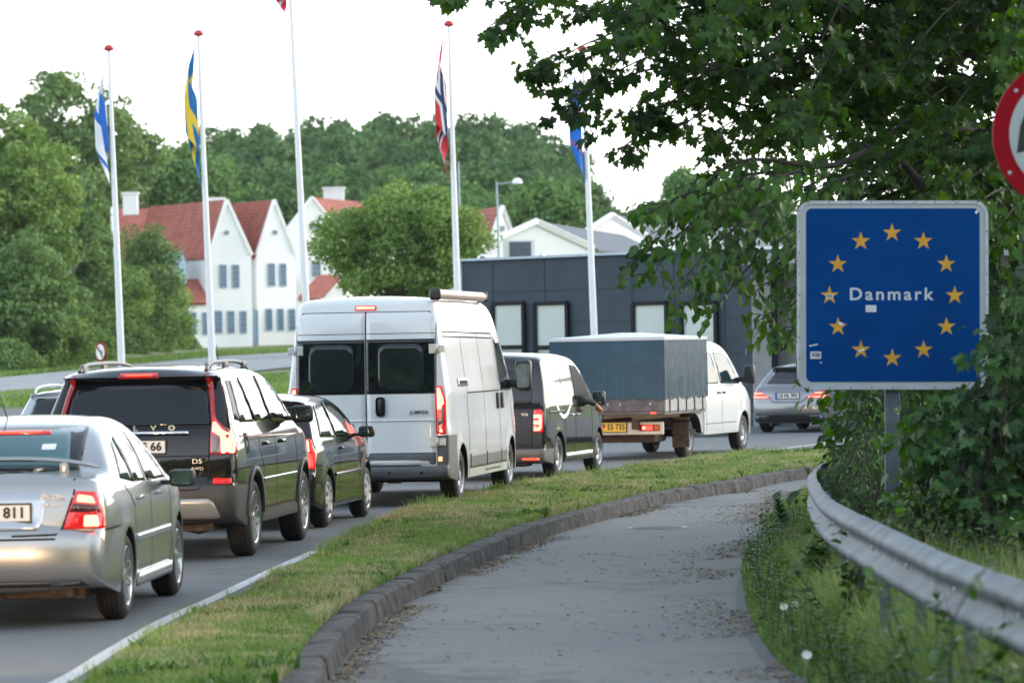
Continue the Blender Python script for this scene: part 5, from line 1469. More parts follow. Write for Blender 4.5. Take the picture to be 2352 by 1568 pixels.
# litter on the path: leaves, twigs, crumbs of bark
LIT = mat('leaf_litter', (0.06, 0.045, 0.03), 0.9, var=0.5, vscale=9, col2=(0.26, 0.20, 0.12), coords='Object')
n = 15000
r = np.random.default_rng(31)
y = 20 + r.uniform(0, 1, n) ** 0.9 * 34
xl = np.interp(y, k2[:, 1], k2[:, 0]) + 0.05; xr = np.interp(y, pr[:, 1], pr[:, 0])
q = r.uniform(0, 1, n)
side_ = r.uniform(0, 1, n)
x = np.where(side_ < 0.50, xl + np.abs(r.normal(0, 0.11, n)), np.where(side_ < 0.90, xr - np.abs(r.normal(0, 0.28, n)), xl + (xr - xl) * q))
P = np.stack([x, y, np.full(n, PZ + 0.007)], axis=1)
keep = (x > xl) & (x < xr + 0.05) & ((vnoise(P, 1.3, 33) > -0.1) & (side_ > -1)); P = P[keep]; n = len(P)
sz = r.uniform(0.006, 0.034, n); asp = r.uniform(0.15, 0.9, n); a = r.uniform(0, np.pi * 2, n)
u = np.stack([np.cos(a), np.sin(a), np.zeros(n)], 1) * sz[:, None]; w_ = np.stack([-np.sin(a), np.cos(a), np.zeros(n)], 1) * (sz * asp)[:, None]
v = np.stack([P - u, P + w_ + [0, 0, 0.004], P + u + np.stack([np.zeros(n), np.zeros(n), r.uniform(0, 0.012, n)], 1), P - w_], axis=1).reshape(-1, 3)
tag(arrays('path_litter', v, (np.arange(n)[:, None] * 4 + np.arange(4)).astype(np.int32), [LIT], shade=None), 'dry leaf scraps, twigs and bark crumbs scattered over the cycle path', 'litter', kind='stuff')

# broad-leaved weeds dotted through the mown verge
n = 2600
t = (rng.uniform(0, 1, n) ** 1.2) * (len(VA) - 2); s = rng.uniform(0, 1, n); i0 = t.astype(int); f = (t - i0)[:, None]
P = (VA[i0] * (1 - f) + VA[i0 + 1] * f) * (1 - s[:, None]) + (VB[i0] * (1 - f) + VB[i0 + 1] * f) * s[:, None]; P[:, 2] = 0.03
P = P[vnoise(P, 2.6, 41) > 0.45]
P = np.repeat(P, 9, axis=0) + rng.normal(0, 0.025, (len(P) * 9, 3)) * [1, 1, 0]
blades('verge_weeds', P, rng.uniform(0.06, 0.13, len(P)), rng.uniform(0.02, 0.035, len(P)), leafmat('verge_weed_leaf', (0.03, 0.085, 0.018), (0.09, 0.19, 0.04), 0.5, 0.3, 2.0), 'clumps of broad-leaved weeds dotted through the mown strip', 'weeds', droop=1.2, seed=44)
# ---------------------------------------------------------------- guard rail
GALV = mat('galvanised_steel', (0.115, 0.135, 0.155), 0.62, metal=0.2, var=0.35, vscale=4, bump=0.08, bscale=30)
RT = [(2900, 1560, .87), (2600, 1430, .87), (2352, 1333, .87), (2250, 1298, .86), (2157, 1263, .86), (2060, 1220, .86), (1966, 1175, .85), (1912, 1145, .81), (1886, 1118, .78), (1877, 1088, .76), (1884, 1072, .75), (1893, 1064, .75), (1930, 1050, .75)]
rt = resample(catmull([tuple(gp(a, b, c)) for a, b, c in RT], 10), 0.2)
root = empty('guard_rail', tuple(rt[len(rt) // 3] * [1, 1, 0]), 0, 'galvanised steel guard rail curving along the overgrown edge of the cycle path', 'guard rail')
off = Vector(root.location)
prof = [(0.0, -0.012), (0.0, 0.0), (0.022, 0.0), (0.075, -0.045), (0.082, -0.065), (0.075, -0.09), (0.012, -0.132), (0.008, -0.155), (0.012, -0.178), (0.075, -0.22), (0.082, -0.245), (0.075, -0.265), (0.022, -0.31), (0.0, -0.31), (0.0, -0.298)]
mb = MB(); prev = None
for i, p in enumerate(rt):
    d = rt[min(i + 1, len(rt) - 1)] - rt[max(i - 1, 0)]; d /= np.linalg.norm(d[:2]); nn = np.array([-d[1], d[0], 0])   # left of travel = towards the path
    if nn[0] > 0 and i < 30: nn = nn
    jt = 0.009 if (i // 20) % 2 else 0.0
    ring = [mb.bm.verts.new(Vector(p + nn * (a + jt)) + Vector((0, 0, b)) - off) for a, b in prof]
    if prev:
        for k in range(len(prof) - 1):
            f = mb.bm.faces.new((prev[k], prev[k + 1], ring[k + 1], ring[k])); f.smooth = True
    prev = ring
beam = mb.build('rail_beam', GALV, root, angle=50)
sm = beam.modifiers.new('thick', 'SOLIDIFY'); sm.thickness = 0.004; sm.offset = 0
dist = 0
for i in range(5, len(rt), 10):
    p = rt[i]; d = rt[min(i + 1, len(rt) - 1)] - rt[i - 1]; d /= np.linalg.norm(d[:2]); nn = np.array([-d[1], d[0], 0])
    mb = MB(); a = math.atan2(nn[1], nn[0])
    rot = Matrix.Rotation(a, 3, 'Z')
    c = Vector(p - nn * 0.075) - off
    mb.box(c + Vector((0, 0, -0.50)), (0.012, 0.10, 0.86), rot); mb.box(c + Vector((0, 0, -0.50)) + rot @ Vector((0.03, 0.05, 0)), (0.06, 0.008, 0.86), rot); mb.box(c + rot @ Vector((0.045, 0, -0.16)), (0.075, 0.09, 0.22), rot)
    bm_ = mb.build('rail_post', GALV, root)
    b2 = MB(); b2.box(Vector(p + nn * 0.012) - off + Vector((0, 0, -0.155)), (0.024, 0.045, 0.03), rot, bev=0.006); b2.build('rail_bolt', M['rim'], root)

# ---------------------------------------------------------------- border sign
SZ = 30.0
cpos = at(2050.5, 677.5, SZ)
sg_root = empty('border_sign', (cpos.x - (cpos.z + 0.05) * 0.0165, SZ, -0.05), 0, 'large square blue border sign reading Danmark inside a ring of twelve gold stars', 'road sign')
sg_root.rotation_euler = (0, 0.0165, 0)
Hc = cpos.z + 0.05
BLUE = mat('sign_blue', (0.0005, 0.044, 0.190), 0.5, var=0.10, vscale=2, spec=0.04)
GOLD = mat('star_gold', (0.55, 0.28, 0.02), 0.4, var=0.10, vscale=14)
SWH = mat('sign_white', (0.38, 0.41, 0.43), 0.45, var=0.10, vscale=5)
SFR = mat('sign_frame', (0.42, 0.45, 0.49), 0.5, metal=0.2, var=0.12, vscale=8)
def rrect(w, h, r, n=8):
    out = []
    for cx, cy, a0 in ((w / 2 - r, h / 2 - r, 0), (-w / 2 + r, h / 2 - r, 90), (-w / 2 + r, -h / 2 + r, 180), (w / 2 - r, -h / 2 + r, 270)):
        for k in range(n + 1):
            a = R(a0 + 90 * k / n); out.append((cx + r * math.cos(a), cy + r * math.sin(a)))
    return out
def plate2d(name, P, y, m, parent, thick=0.003, z0=0.0, holes=None):
    mb = MB()
    f = mb.poly([(a, y, b + z0) for a, b in P])
    g = bmesh.ops.extrude_face_region(mb.bm, geom=[f])
    bmesh.ops.translate(mb.bm, vec=(0, thick, 0), verts=[v for v in g['geom'] if isinstance(v, bmesh.types.BMVert)])
    return mb.build(name, m, parent)
Wd, Hd = 1.492, 1.472
plate2d('sign_panel', rrect(Wd - .03, Hd - .03, 0.10), -0.010, SWH, sg_root, 0.012, Hc)
mb = MB()
o1, o2 = rrect(Wd, Hd, 0.115, 10), rrect(Wd - 0.05, Hd - 0.05, 0.09, 10)
n = len(o1)
for (ya, yb_) in ((-0.022, -0.022),):
    V1 = [mb.bm.verts.new((a, -0.020, b + Hc)) for a, b in o1]; V2 = [mb.bm.verts.new((a, -0.020, b + Hc)) for a, b in o2]
    V3 = [mb.bm.verts.new((a, 0.035, b + Hc)) for a, b in o1]; V4 = [mb.bm.verts.new((a, -0.004, b + Hc)) for a, b in o2]; V5 = [mb.bm.verts.new((a, 0.035, b + Hc)) for a, b in o2]
    for i in range(n):
        j = (i + 1) % n
        mb.bm.faces.new((V1[i], V1[j], V2[j], V2[i])); mb.bm.faces.new((V1[j], V1[i], V3[i], V3[j])); mb.bm.faces.new((V2[i], V2[j], V4[j], V4[i])); mb.bm.faces.new((V3[i], V5[i], V5[j], V3[j])); mb.bm.faces.new((V5[i], V4[i], V4[j], V5[j]))
fr_ = mb.build('sign_frame', SFR, sg_root)
bw, bh = 1.355, 1.352
plate2d('blue_field', rrect(bw, bh, 0.045), -0.014, BLUE, sg_root, 0.003, Hc)
mb = MB()
for k in range(9):
    t = -0.66 + 1.32 * k / 8
    for (a, b) in ((t, Hd / 2 - 0.014), (t, -Hd / 2 + 0.014), (-Wd / 2 + 0.014, t), (Wd / 2 - 0.014, t)):
        mb.lathe([(-0.0225, 0.0005), (-0.0225, 0.004), (-0.0205, 0.0055)], 'Y', 8, center=(a, 0, b + Hc))
mb.build('frame_rivets', M['dark'], fr_)
def star(R_, r_): return [((R_ if k % 2 == 0 else r_) * math.sin(math.pi * k / 5), (R_ if k % 2 == 0 else r_) * math.cos(math.pi * k / 5)) for k in range(10)]
stars = []
for k in range(12):
    a = R(30 * k)
    cx, cz = 0.489 * math.sin(a) - 0.006, 0.489 * math.cos(a) - 0.003
    o = plate2d('gold_star', [(x + cx, z + cz) for x, z in star(0.0765, 0.0292)], -0.0155, GOLD, sg_root, 0.0012, Hc)
t = text_obj('sign_lettering', 'Danmark', 0.136, mat('sign_letter_white', (0.50, 0.53, 0.55), 0.4, var=0.04), sg_root, (-0.012, -0.0152, Hc + 0.004), (R(90), 0, 0), 0.0024, 1.28, 1.0, 0.0008)
xsv = [v.co.x for v in t.data.vertices]; w_ = max(xsv) - min(xsv); t.scale = (0.655 / w_, 1, 1); t.location.x = -0.008 - (max(xsv) + min(xsv)) / 2 * t.scale[0]
STK = mat('pale_sticker', (0.62, 0.63, 0.66), 0.5, var=0.08, vscale=30)
def sticker(px, py, w, h, txt=None, rot=0.0):
    x = (px - 2050.5) / 294.0; z = -(py - 677.5) / 294.0 + Hc
    mb = MB(); mb.box((0, 0, 0), (w, 0.0012, h), bev=0.0)
    o = mb.build('sticker', STK, sg_root); o.location = (x, -0.0175, z); o.rotation_euler = (0, rot, 0)
    if txt:
        me = text_mesh(txt, h * 0.82, 0.0016, 1.0, 0.0003); me.materials.clear(); me.materials.append(M['ink'])
        q = bpy.data.objects.new('sticker_lettering', me); COL.objects.link(q); q.parent = o; q.rotation_euler = (R(90), 0, 0); q.location = (0, -0.0011, 0)
    return o
sticker(1905, 680, 0.052, 0.032, '915')
o = sticker(2000, 708.5, 0.083, 0.053)
mb = MB(); mb.beam((-0.036, -0.0012, -0.008), (0.036, -0.0012, 0.016), 0.001, 0.006, up=(0, 1, 0)); mb.beam((-0.03, -0.0012, -0.02), (0.02, -0.0012, -0.008), 0.001, 0.005, up=(0, 1, 0)); q = mb.build('sticker_print', M['ink'], o)
sticker(1873, 815, 0.084, 0.056, 'XIII')
sticker(1931, 743, 0.036, 0.022, None, 0.4); sticker(1978, 804, 0.045, 0.016, None, -0.35); sticker(1868, 792, 0.07, 0.010, None, -0.2); sticker(1885, 832, 0.012, 0.012, None, 0.6); sticker(2243, 487, 0.02, 0.03, None, 0.5)
mb = MB(); mb.box((0, -0.0146, Hc - 0.178), (1.35, 0.0012, 0.0016)); mb.build('panel_seam', mat('seam_blue', (0.02, 0.08, 0.28), 0.4), sg_root)
mb = MB(); mb.box((-0.0, 0.07, (Hc + 0.7) / 2 - 0.2), (0.112, 0.06, Hc + 0.7 + 0.4), bev=0.006)
POST = mat('weathered_grey_post', (0.10, 0.12, 0.145), 0.6, metal=0.1, var=0.2, vscale=8, bump=0.15, bscale=60)
mb.build('post', POST, sg_root)
mb = MB()
for z in (Hc + 0.45, Hc - 0.45): mb.box((0, 0.035, z), (1.2, 0.02, 0.05))
mb.build('back_brace', SFR, sg_root)

# ---------------------------------------------------------------- round prohibition sign cut by the frame
rc = at(2456, 308, 22.5); s_ = FPX / 22.5
rr = 176 / s_
root = empty('round_sign', (rc.x, 22.5, -0.05), 0, 'round red-rimmed prohibition sign cut off by the frame edge', 'road sign')
def disc(r0, r1, y, y2=None, n=64):
    mb = MB()
    if r0 <= 0: mb.lathe([(y, 0.0005), (y, r1), (y + 0.004, r1)], 'Y', n, smooth=False)
    else: mb.lathe([(y, r0), (y, r1), (y + 0.004, r1)], 'Y', n, smooth=False)
    return mb
RED = mat('sign_red', (0.26, 0.002, 0.010), 0.5, var=0.12, vscale=60, spec=0.1)
zz = rc.z + 0.05
b_ = MB(); b_.lathe([(-0.008, 0.0005), (-0.008, rr), (0.03, rr), (0.03, rr - 0.02), (0.0, rr - 0.02)], 'Y', 64, mi=0, smooth=False); o = b_.build('sign_panel', RED, root); o.location = (0, 0, zz)
o = disc(0, 0.785 * rr, -0.012).build('white_field', SWH, root); o.location = (0, 0, zz)
k_ = rr / 176
sym = [(-122, -42), (-113, 20), (-98, 58), (-60, 62), (50, 62), (90, 10), (110, -10), (110, -50), (-95, -50), (-96, -36)]
o = plate2d('sign_symbol', [(a * k_, b * k_) for a, b in sym], -0.0145, M['ink'], root, 0.002, zz)
mb = MB()
for px, py in ((2335, 207), (2317, 395)): mb.lathe([(-0.018, 0.0005), (-0.016, 0.008), (-0.011, 0.012)], 'Y', 12, center=((px - 2456) / s_, 0, -(py - 308) / s_ + zz))
mb.build('sign_rivets', SWH, root)
mb = MB(); mb.tube([(0, 0.06, -0.3), (0, 0.06, zz + 0.4)], 0.03, 14); mb.build('post', POST, root)

# ---------------------------------------------------------------- little signs far left
def post_sign(px, py, Y, r, label, kind, rz):
    c = at(px, py, Y); g = tz(Y)
    root = empty('traffic_sign', (c.x, Y, g - 0.1), rz, label, 'road sign')
    z = c.z - g + 0.1
    if kind == 'round':
        b_ = MB(); b_.lathe([(-0.01, 0.0005), (-0.01, r), (0.02, r)], 'Y', 40, smooth=False); o = b_.build('sign_panel', RED, root); o.location.z = z
        o = disc(0, 0.78 * r, -0.014).build('white_field', M['white_paint'], root); o.location.z = z
        mb = MB(); mb.beam((0.10 * r / .3, -0.02, -0.17 * r / .3 + z), (0.10 * r / .3, -0.02, 0.03 + z), 0.01, 0.05, up=(0, 1, 0)) ; mb.beam((0.11 * r / .3, -0.02, 0.02 + z), (-0.10 * r / .3, -0.02, 0.09 + z), 0.01, 0.05, up=(0, 1, 0)); mb.poly([(-0.17 * r / .3, -0.022, 0.12 + z), (-0.06 * r / .3, -0.022, 0.17 + z), (-0.08 * r / .3, -0.022, 0.02 + z)]); mb.build('sign_arrow', M['ink'], root)
        mb = MB(); mb.beam((-0.15 * r / .3, -0.026, 0.15 * r / .3 + z), (0.15 * r / .3, -0.026, -0.15 * r / .3 + z), 0.01, 0.04, up=(0, 1, 0)); mb.build('sign_slash', RED, root)
    else:
        mb = MB(); mb.box((0, 0, z), (2 * r, 0.03, 2.9 * r), bev=0.01); mb.build('sign_panel', mat('pale_blue_sign', (0.22, 0.33, 0.52), 0.5), root)
    mb = MB(); mb.tube([(0, 0.05, 0), (0, 0.05, z + (0.2 if kind == 'round' else 0.0))], 0.03, 8); mb.build('post', GALV, root)
post_sign(231, 808, 130, 0.34, 'small round red-rimmed no left turn sign beside a flagpole', 'round', R(-52))
post_sign(163, 780, 205, 0.20, 'small pale blue sign on a post before the wooded bank', 'box', 0)

# ---------------------------------------------------------------- flagpoles and flags
POLE = mat('white_flagpole', (0.78, 0.79, 0.80), 0.35, var=0.03)
CAPM = mat('red_pole_cap', (0.50, 0.03, 0.04), 0.4, var=0.1)
def flag_mat(c, name): return mat('flag_' + name, c, 0.7, var=0.06, vscale=3)
FC = {'w': flag_mat((0.72, 0.73, 0.76), 'white'), 'b': flag_mat((0.01, 0.13, 0.55), 'blue'), 's': flag_mat((0.0, 0.14, 0.38), 'swedish_blue'), 'y': flag_mat((0.80, 0.55, 0.03), 'yellow'), 'r': flag_mat((0.60, 0.03, 0.05), 'red'), 'n': flag_mat((0.015, 0.03, 0.10), 'navy'), 'i': flag_mat((0.0, 0.13, 0.50), 'bright_blue')}
def pole(top, bottom, Y, desc, flag=None, fl=None, cap=True):
    a, b = at(*top, Y), at(*bottom, Y)
    d = (a - b) / (a.z - b.z)
    base = b + d * (0 - b.z - 0.1)
    root = empty('flagpole', base, 0, desc, 'flagpole')
    L_ = (a - base)
    mb = MB(); mb.tube([Vector((0, 0, 0)), L_ * 0.33, L_ * 0.66, L_], [0.088, 0.078, 0.06, 0.034], 18); mb.build('pole', POLE, root, angle=60)
    if cap:
        mb = MB(); mb.lathe([(-0.02, 0.03), (0.0, 0.10), (0.04, 0.115), (0.09, 0.09), (0.12, 0.04), (0.125, 0.001)], 'Z', 16, center=L_); mb.build('pole_cap', CAPM, root, angle=60)
    mb = MB(); mb.lathe([(0, 0.16), (0.12, 0.15), (0.14, 0.09)], 'Z', 16); mb.build('pole_foot', KERB, root)
    return root, L_, base, d
def flag(name, label, base, d, ztop, zbot, cross, width=0.26, seed=0, phase=0.0):
    """limp flag: hoist tied along the pole, fly hanging down in folds"""
    cols, rows = 72, 48
    H = (ztop - zbot) * 0.56; Lf = (ztop - zbot) * 0.72
    f0, fw, ww = 0.36, 0.07, 0.13
    v, faces, mi = [], [], []
    r = random.Random(seed)
    mats = list(dict.fromkeys(cross))
    k1, k2_, k3 = r.uniform(0, 6), r.uniform(0, 6), r.uniform(0.8, 1.2)
    zmid = ztop
    for i in range(cols + 1):
        s = i / cols
        for j in range(rows + 1):
            t = j / rows
            z = ztop - 0.06 - t * H - s * (Lf - 0.30 * t * H) * (0.90 + 0.06 * math.sin(3 * t + k1))
            dn = (ztop - z) / (ztop - zbot)
            wd = width * min(1.0, 0.15 + 2.0 * dn) * (1.0 - 0.85 * max(0, dn - 0.72) / 0.28 if dn > 0.72 else 1.0)
            ph = 2.7 * math.pi * s * k3 + 1.1 * t + phase + 0.5 * math.sin(2 * s + k2_)
            x = -0.10 - wd * (0.5 - 0.5 * math.cos(ph)) - 0.0 * s
            y = -0.06 + 0.10 * math.sin(ph * 1.0 + 0.6) * (0.4 + s) + 0.03 * math.sin(9 * s + 4 * t)
            c = base + d * (z - base.z)
            v.append((c.x + x * 0.9, c.y + y, z))
    for i in range(cols):
        for j in range(rows):
            a = i * (rows + 1) + j
            faces.append((a, a + 1, a + rows + 2, a + rows + 1))
            s, t = (i + .5) / cols, (j + .5) / rows
            ds, dt = abs(s - f0) * (2.2 if seed == 5 else 1), abs(t - 0.5) * (2.2 if seed == 5 else 1)
            fld, c1, c2 = cross[0], cross[1], cross[2] if len(cross) > 2 else None
            col_ = fld
            if c2:
                if ds < 0.10 or dt < 0.14: col_ = c1
                if ds < 0.045 or dt < 0.0625: col_ = c2
            elif ds < 0.075 or dt < 0.10: col_ = c1
            mi.append(mats.index(col_))
    o = arrays(name, v, np.array(faces, dtype=np.int32), [FC[m_] for m_ in mats], None, True, mi)
    loc = Vector(base); 
    o.data.transform(Matrix.Translation(-loc)); o.location = loc
    sm = o.modifiers.new('thick', 'SOLIDIFY'); sm.thickness = 0.004
    tag(o, label, 'flag', 'limp national flags on the flagpoles')
    return o
FY = 85.0
def zy(px, py): return at(px, py, FY).z
GP = 'white flagpoles along the road'
for args in (
    ((250, 116), (279, 830), 'white flagpole carrying the blue and white Finnish flag', ('w', 'b'), (251, 150), (250, 415), 'limp Finnish flag, blue cross on white, leftmost flag in view', 1, 1.6),
    ((456, 82), (487, 820), 'white flagpole carrying the blue and yellow Swedish flag', ('s', 'y'), (458, 88), (465, 404), 'limp Swedish flag, yellow cross on blue', 2, 1.0),
    ((661, -130), (703, 700), 'white flagpole rising past the top of the frame, red flag tip beside it', ('r', 'w'), (655, -118), (660, 30), 'red and white Danish flag with only its tip in view', 3, 0.8),
    ((1031, 60), (1051, 690), 'white flagpole carrying the red Norwegian flag', ('r', 'w', 'n'), (1032, 68), (1040, 404), 'limp Norwegian flag, red with navy and white cross', 4, 1.2),
    ((1338, 118), (1365, 770), 'white flagpole carrying the blue flag beside the tree leaves', ('i', 'i', 'r'), (1340, 140), (1348, 404), 'limp bright blue flag with red cross, partly behind maple leaves', 5, 2.8)):
    top_, bot_, desc, cr, ft, fb, fl_, sd, ph = args
    root, L_, base, d = pole(top_, bot_, FY, desc)
    root['group'] = GP
    flag('flag', fl_, base, d, zy(*ft), zy(*fb), cr, 0.31 if sd != 3 else 0.42, sd, ph)

# ---------------------------------------------------------------- street lamps far away
def lamp(px, top, Y, arm, label, both=False, head=True):
    a = at(px, top, Y); g = tz(Y)
    root = empty('street_lamp', (a.x, Y, g), 0, label, 'street lamp')
    hh = a.z - g
    mb = MB(); mb.tube([(0.05 * hh / 6, 0, 0), (0, 0, hh)], [0.055, 0.04], 10)
    for sg in ((1, -1) if both else (1,)): mb.tube([(0, 0, hh - 0.1), (sg * arm, 0, hh)], 0.03, 6)
    mb.build('lamp_post', mat('grey_lamp_post', (0.32, 0.36, 0.40), 0.5), root)
    for sg in ((1, -1) if both else (1,)) if head else ():
        mb = MB(); mb.lathe([(-0.08, 0.001), (-0.08, 0.20), (0.0, 0.20), (0.09, 0.15), (0.14, 0.06), (0.15, 0.001)], 'Z', 16, center=(sg * arm, 0, hh)); mb.build('lamp_head', M['white_paint'], root, angle=50)
lamp(1141, 418, 150, 0.80, 'grey street lamp with one white dome head above the dark building')
lamp(1452, 447, 210, 0.9, 'distant double-headed street lamp against the sky', True)
lamp(1053, 372, 165, 0.05, 'thin white mast standing just behind the Norwegian flagpole', head=False)

# ---------------------------------------------------------------- buildings
WHT = mat('white_render', (0.80, 0.80, 0.80), 0.8, var=0.04, vscale=0.5)
def tiles(name, c1, c2):
    m, nt, b = principled(name)
    tc = nt.nodes.new('ShaderNodeTexCoord'); w1 = nt.nodes.new('ShaderNodeTexWave'); w1.bands_direction = 'Z'; w1.inputs['Scale'].default_value = 1.1; w1.inputs['Distortion'].default_value = 1.5; w1.inputs['Detail'].default_value = 3
    nz = nt.nodes.new('ShaderNodeTexNoise'); nz.inputs['Scale'].default_value = 1.8; nz.inputs['Detail'].default_value = 6
    nt.links.new(tc.outputs['Object'], w1.inputs[0]); nt.links.new(tc.outputs['Object'], nz.inputs[0])
    mx = nt.nodes.new('ShaderNodeMath'); mx.operation = 'MULTIPLY_ADD'; mx.inputs[1].default_value = 0.35
    nt.links.new(w1.outputs[1], mx.inputs[0]); nt.links.new(nz.outputs[0], mx.inputs[2])
    rp = nt.nodes.new('ShaderNodeValToRGB'); rp.color_ramp.elements[0].position = 0.4; rp.color_ramp.elements[1].position = 0.95
    rp.color_ramp.elements[0].color = (*c1, 1); rp.color_ramp.elements[1].color = (*c2, 1)
    nt.links.new(mx.outputs[0], rp.inputs[0]); nt.links.new(rp.outputs[0], b.inputs['Base Color']); b.inputs['Roughness'].default_value = 0.8
    return m
TILE = tiles('red_roof_tiles', (0.20, 0.045, 0.032), (0.40, 0.12, 0.085))
GREYR = mat('grey_felt_roof', (0.10, 0.12, 0.15), 0.8, var=0.1)
WINB = mat('blue_grey_window', (0.09, 0.15, 0.22), 0.15, var=0.2, vscale=2)
WFR = mat('window_frame_blue', (0.20, 0.30, 0.40), 0.5)
def gable_vol(parent, A, Bp, D, z0, ze, za, roofm, apex_t=0.5, wallm=None, over=0.15, back=True, name='wall'):
    """gable end from A to B (xy), swept along D (xy)"""
    A, Bp, D = Vector((A[0], A[1], 0)), Vector((Bp[0], Bp[1], 0)), Vector((D[0], D[1], 0))
    up = lambda v, z: Vector((v.x, v.y, z))
    Mp = A.lerp(Bp, apex_t)
    mb = MB()
    v = [up(A, z0), up(Bp, z0), up(Bp, ze), up(Mp, za), up(A, ze)]
    w = [p + D for p in v]
    mb.poly(v); mb.poly(w[::-1]); mb.poly([v[1], w[1], w[2], v[2]]); mb.poly([w[0], v[0], v[4], w[4]])
    wl = mb.build(name, wallm or WHT, parent)
    mb = MB()
    e = D.normalized() * over; ab = (Bp - A).normalized()
    th = 0.12
    def slab(p, q, s_out):
        dn = (p - q).normalized() * 0.25
        a, b, c, d_ = q + e * 0.6, q + D + e, p + D + e + dn * 1.0, p + e * 0.6 + dn * 1.0
        vs = [a, b, c, d_]
        mb.poly([x + Vector((0, 0, th)) for x in vs]); mb.poly([x + Vector((0, 0, 0.02)) for x in vs][::-1])
        for i in range(4):
            x, y = vs[i], vs[(i + 1) % 4]; mb.poly([x + Vector((0, 0, .02)), y + Vector((0, 0, .02)), y + Vector((0, 0, th)), x + Vector((0, 0, th))])
    slab(v[4], v[3], -1); slab(v[2], v[3], 1)
    rf = mb.build('roof', roofm, parent)
    # verge boards on the gable end
    mb = MB()
    for p in (v[4], v[2]):
        mb.beam(p - e * 0.4 + Vector((0, 0, 0.1)), v[3] - e * 0.4 + Vector((0, 0, 0.1)), 0.25, 0.22, up=D.normalized())
    mb.build('gable_coping', wallm or WHT, parent)
    return wl, rf
def window_on(parent, A, Bp, t0, t1, z0, z1, out=0.06, nx_=2, nz_=3, fm=None, gm=None, name='window'):
    """window in the wall plane A->B between fractions t0..t1 and heights z0..z1"""
    A, Bp = Vector((*A, 0)), Vector((*Bp, 0)); ab = Bp - A
    nrm = Vector((ab.y, -ab.x, 0)).normalized()
    p = A + ab * t0 + nrm * out; q = A + ab * t1 + nrm * out
    mb = MB(); f = lambda v, z, o=0: v + nrm * o + Vector((0, 0, z))
    mb.poly([f(p, z0), f(q, z0), f(q, z1), f(p, z1)])
    g = mb.build(name, gm or WINB, parent)
    mb = MB(); w = 0.05
    hw = (q - p).normalized()
    for a, b in ((f(p, z0, .02), f(q, z0, .02)), (f(p, z1, .02), f(q, z1, .02)), (f(p, z0, .02), f(p, z1, .02)), (f(q, z0, .02), f(q, z1, .02))): mb.beam(a, b, 0.09, 0.06, up=nrm)
    for i in range(1, nx_): x = p.lerp(q, i / nx_); mb.beam(f(x, z0, .02), f(x, z1, .02), 0.05, 0.04, up=nrm)
    for i in range(1, nz_): z = z0 + (z1 - z0) * i / nz_; mb.beam(f(p, z, .02), f(q, z, .02), 0.05, 0.04, up=nrm)
    mb.build('window_frame', fm or WFR, g)
    return g
def xy(px, Y): p = at(px, 790, Y); return (p.x, p.y)
def zz_(px, py, Y): return at(px, py, Y).z
# white manor with two steep gables
G0 = 2.0
man = empty('manor_house', (xy(530, 300)[0], 300, 0), 0, 'white rendered house with two steep front gables and red tiled roof', 'house')
inv = Vector(man.location)
class Off:
    pass
def rel(o_list): 
    for o in o_list:
        o.data.transform(Matrix.Translation(-inv))
_before = set(bpy.data.objects)
D1 = (-6.95, 11.0)
A1, B1 = xy(485, 300), xy(581, 302)
gable_vol(man, A1, B1, D1, G0, zz_(530, 589, 301), zz_(524, 462, 301), TILE, 0.42)
A2, B2 = xy(592, 304), xy(682, 306.5)
gable_vol(man, A2, B2, D1, G0, zz_(637, 588, 305), zz_(634, 462, 305), TILE, 0.47)
mb = MB(); p, q = Vector((*B1, 0)), Vector((*A2, 0)); dd = Vector((*D1, 0)) * 0.08
zt_ = zz_(586, 592, 303)
mb.poly([p + dd + Vector((0, 0, G0)), q + dd + Vector((0, 0, G0)), q + dd + Vector((0, 0, zt_)), p + dd + Vector((0, 0, zt_))]); mb.build('link_wall', WHT, man)
# ground-floor wing on the left
WA, WB = xy(419, 298.6), xy(485, 300)
dw = Vector((-3.6, 5.8, 0)); zE = zz_(440, 694, 299)
mb = MB(); a, b = Vector((*WA, 0)), Vector((*WB, 0)); f = lambda v, z: v + Vector((0, 0, z))
mb.poly([f(a, G0), f(b, G0), f(b, zE), f(a, zE)]); mb.poly([f(a + dw, G0), f(a, G0), f(a, zE), f(a + dw, zE)]); mb.build('wing_wall', WHT, man)
mb = MB(); zR = zz_(470, 645, 300)
vs = [f(a - Vector((.3, .4, 0)), zE - .05), f(b + Vector((.0, -.4, 0)), zE - .05), f(b + dw * .3, zR + 0.2), f(a + dw * 0.5, zR + .2)]
mb.poly(vs); mb.poly([v - Vector((0, 0, .15)) for v in vs][::-1]); mb.poly([vs[0], vs[3], f(a + dw * 1.2, zE)]); mb.build('wing_roof', TILE, man)
# dormer
mb = MB(); dA, dB = xy(413, 299.8), xy(432, 300.2); a, b = Vector((*dA, 0)), Vector((*dB, 0)); m_ = a.lerp(b, 0.5)
z0_, z1_, z2_ = zz_(420, 650, 300), zz_(420, 604, 300), zz_(420, 580, 300); dk = Vector((-1.6, 2.6, 0))
mb.poly([f(a, z0_), f(b, z0_), f(b, z1_), f(m_, z2_), f(a, z1_)]); mb.poly([f(b, z0_), f(b + dk, z0_), f(b + dk, z1_), f(b, z1_)]); mb.build('dormer', mat('pale_blue_cladding', (0.42, 0.55, 0.66), 0.6), man)
mb = MB(); mb.poly([f(a, z1_), f(m_, z2_ + .1), f(m_ + dk * 1.5, z2_ + .1), f(a + dk * 1.5, z1_)]); mb.poly([f(b + (b - a) * .15, z1_ - .1), f(m_, z2_ + .1), f(m_ + dk * 1.5, z2_ + .1), f(b + dk * 1.5, z1_)]); mb.build('dormer_roof', WFR, man)
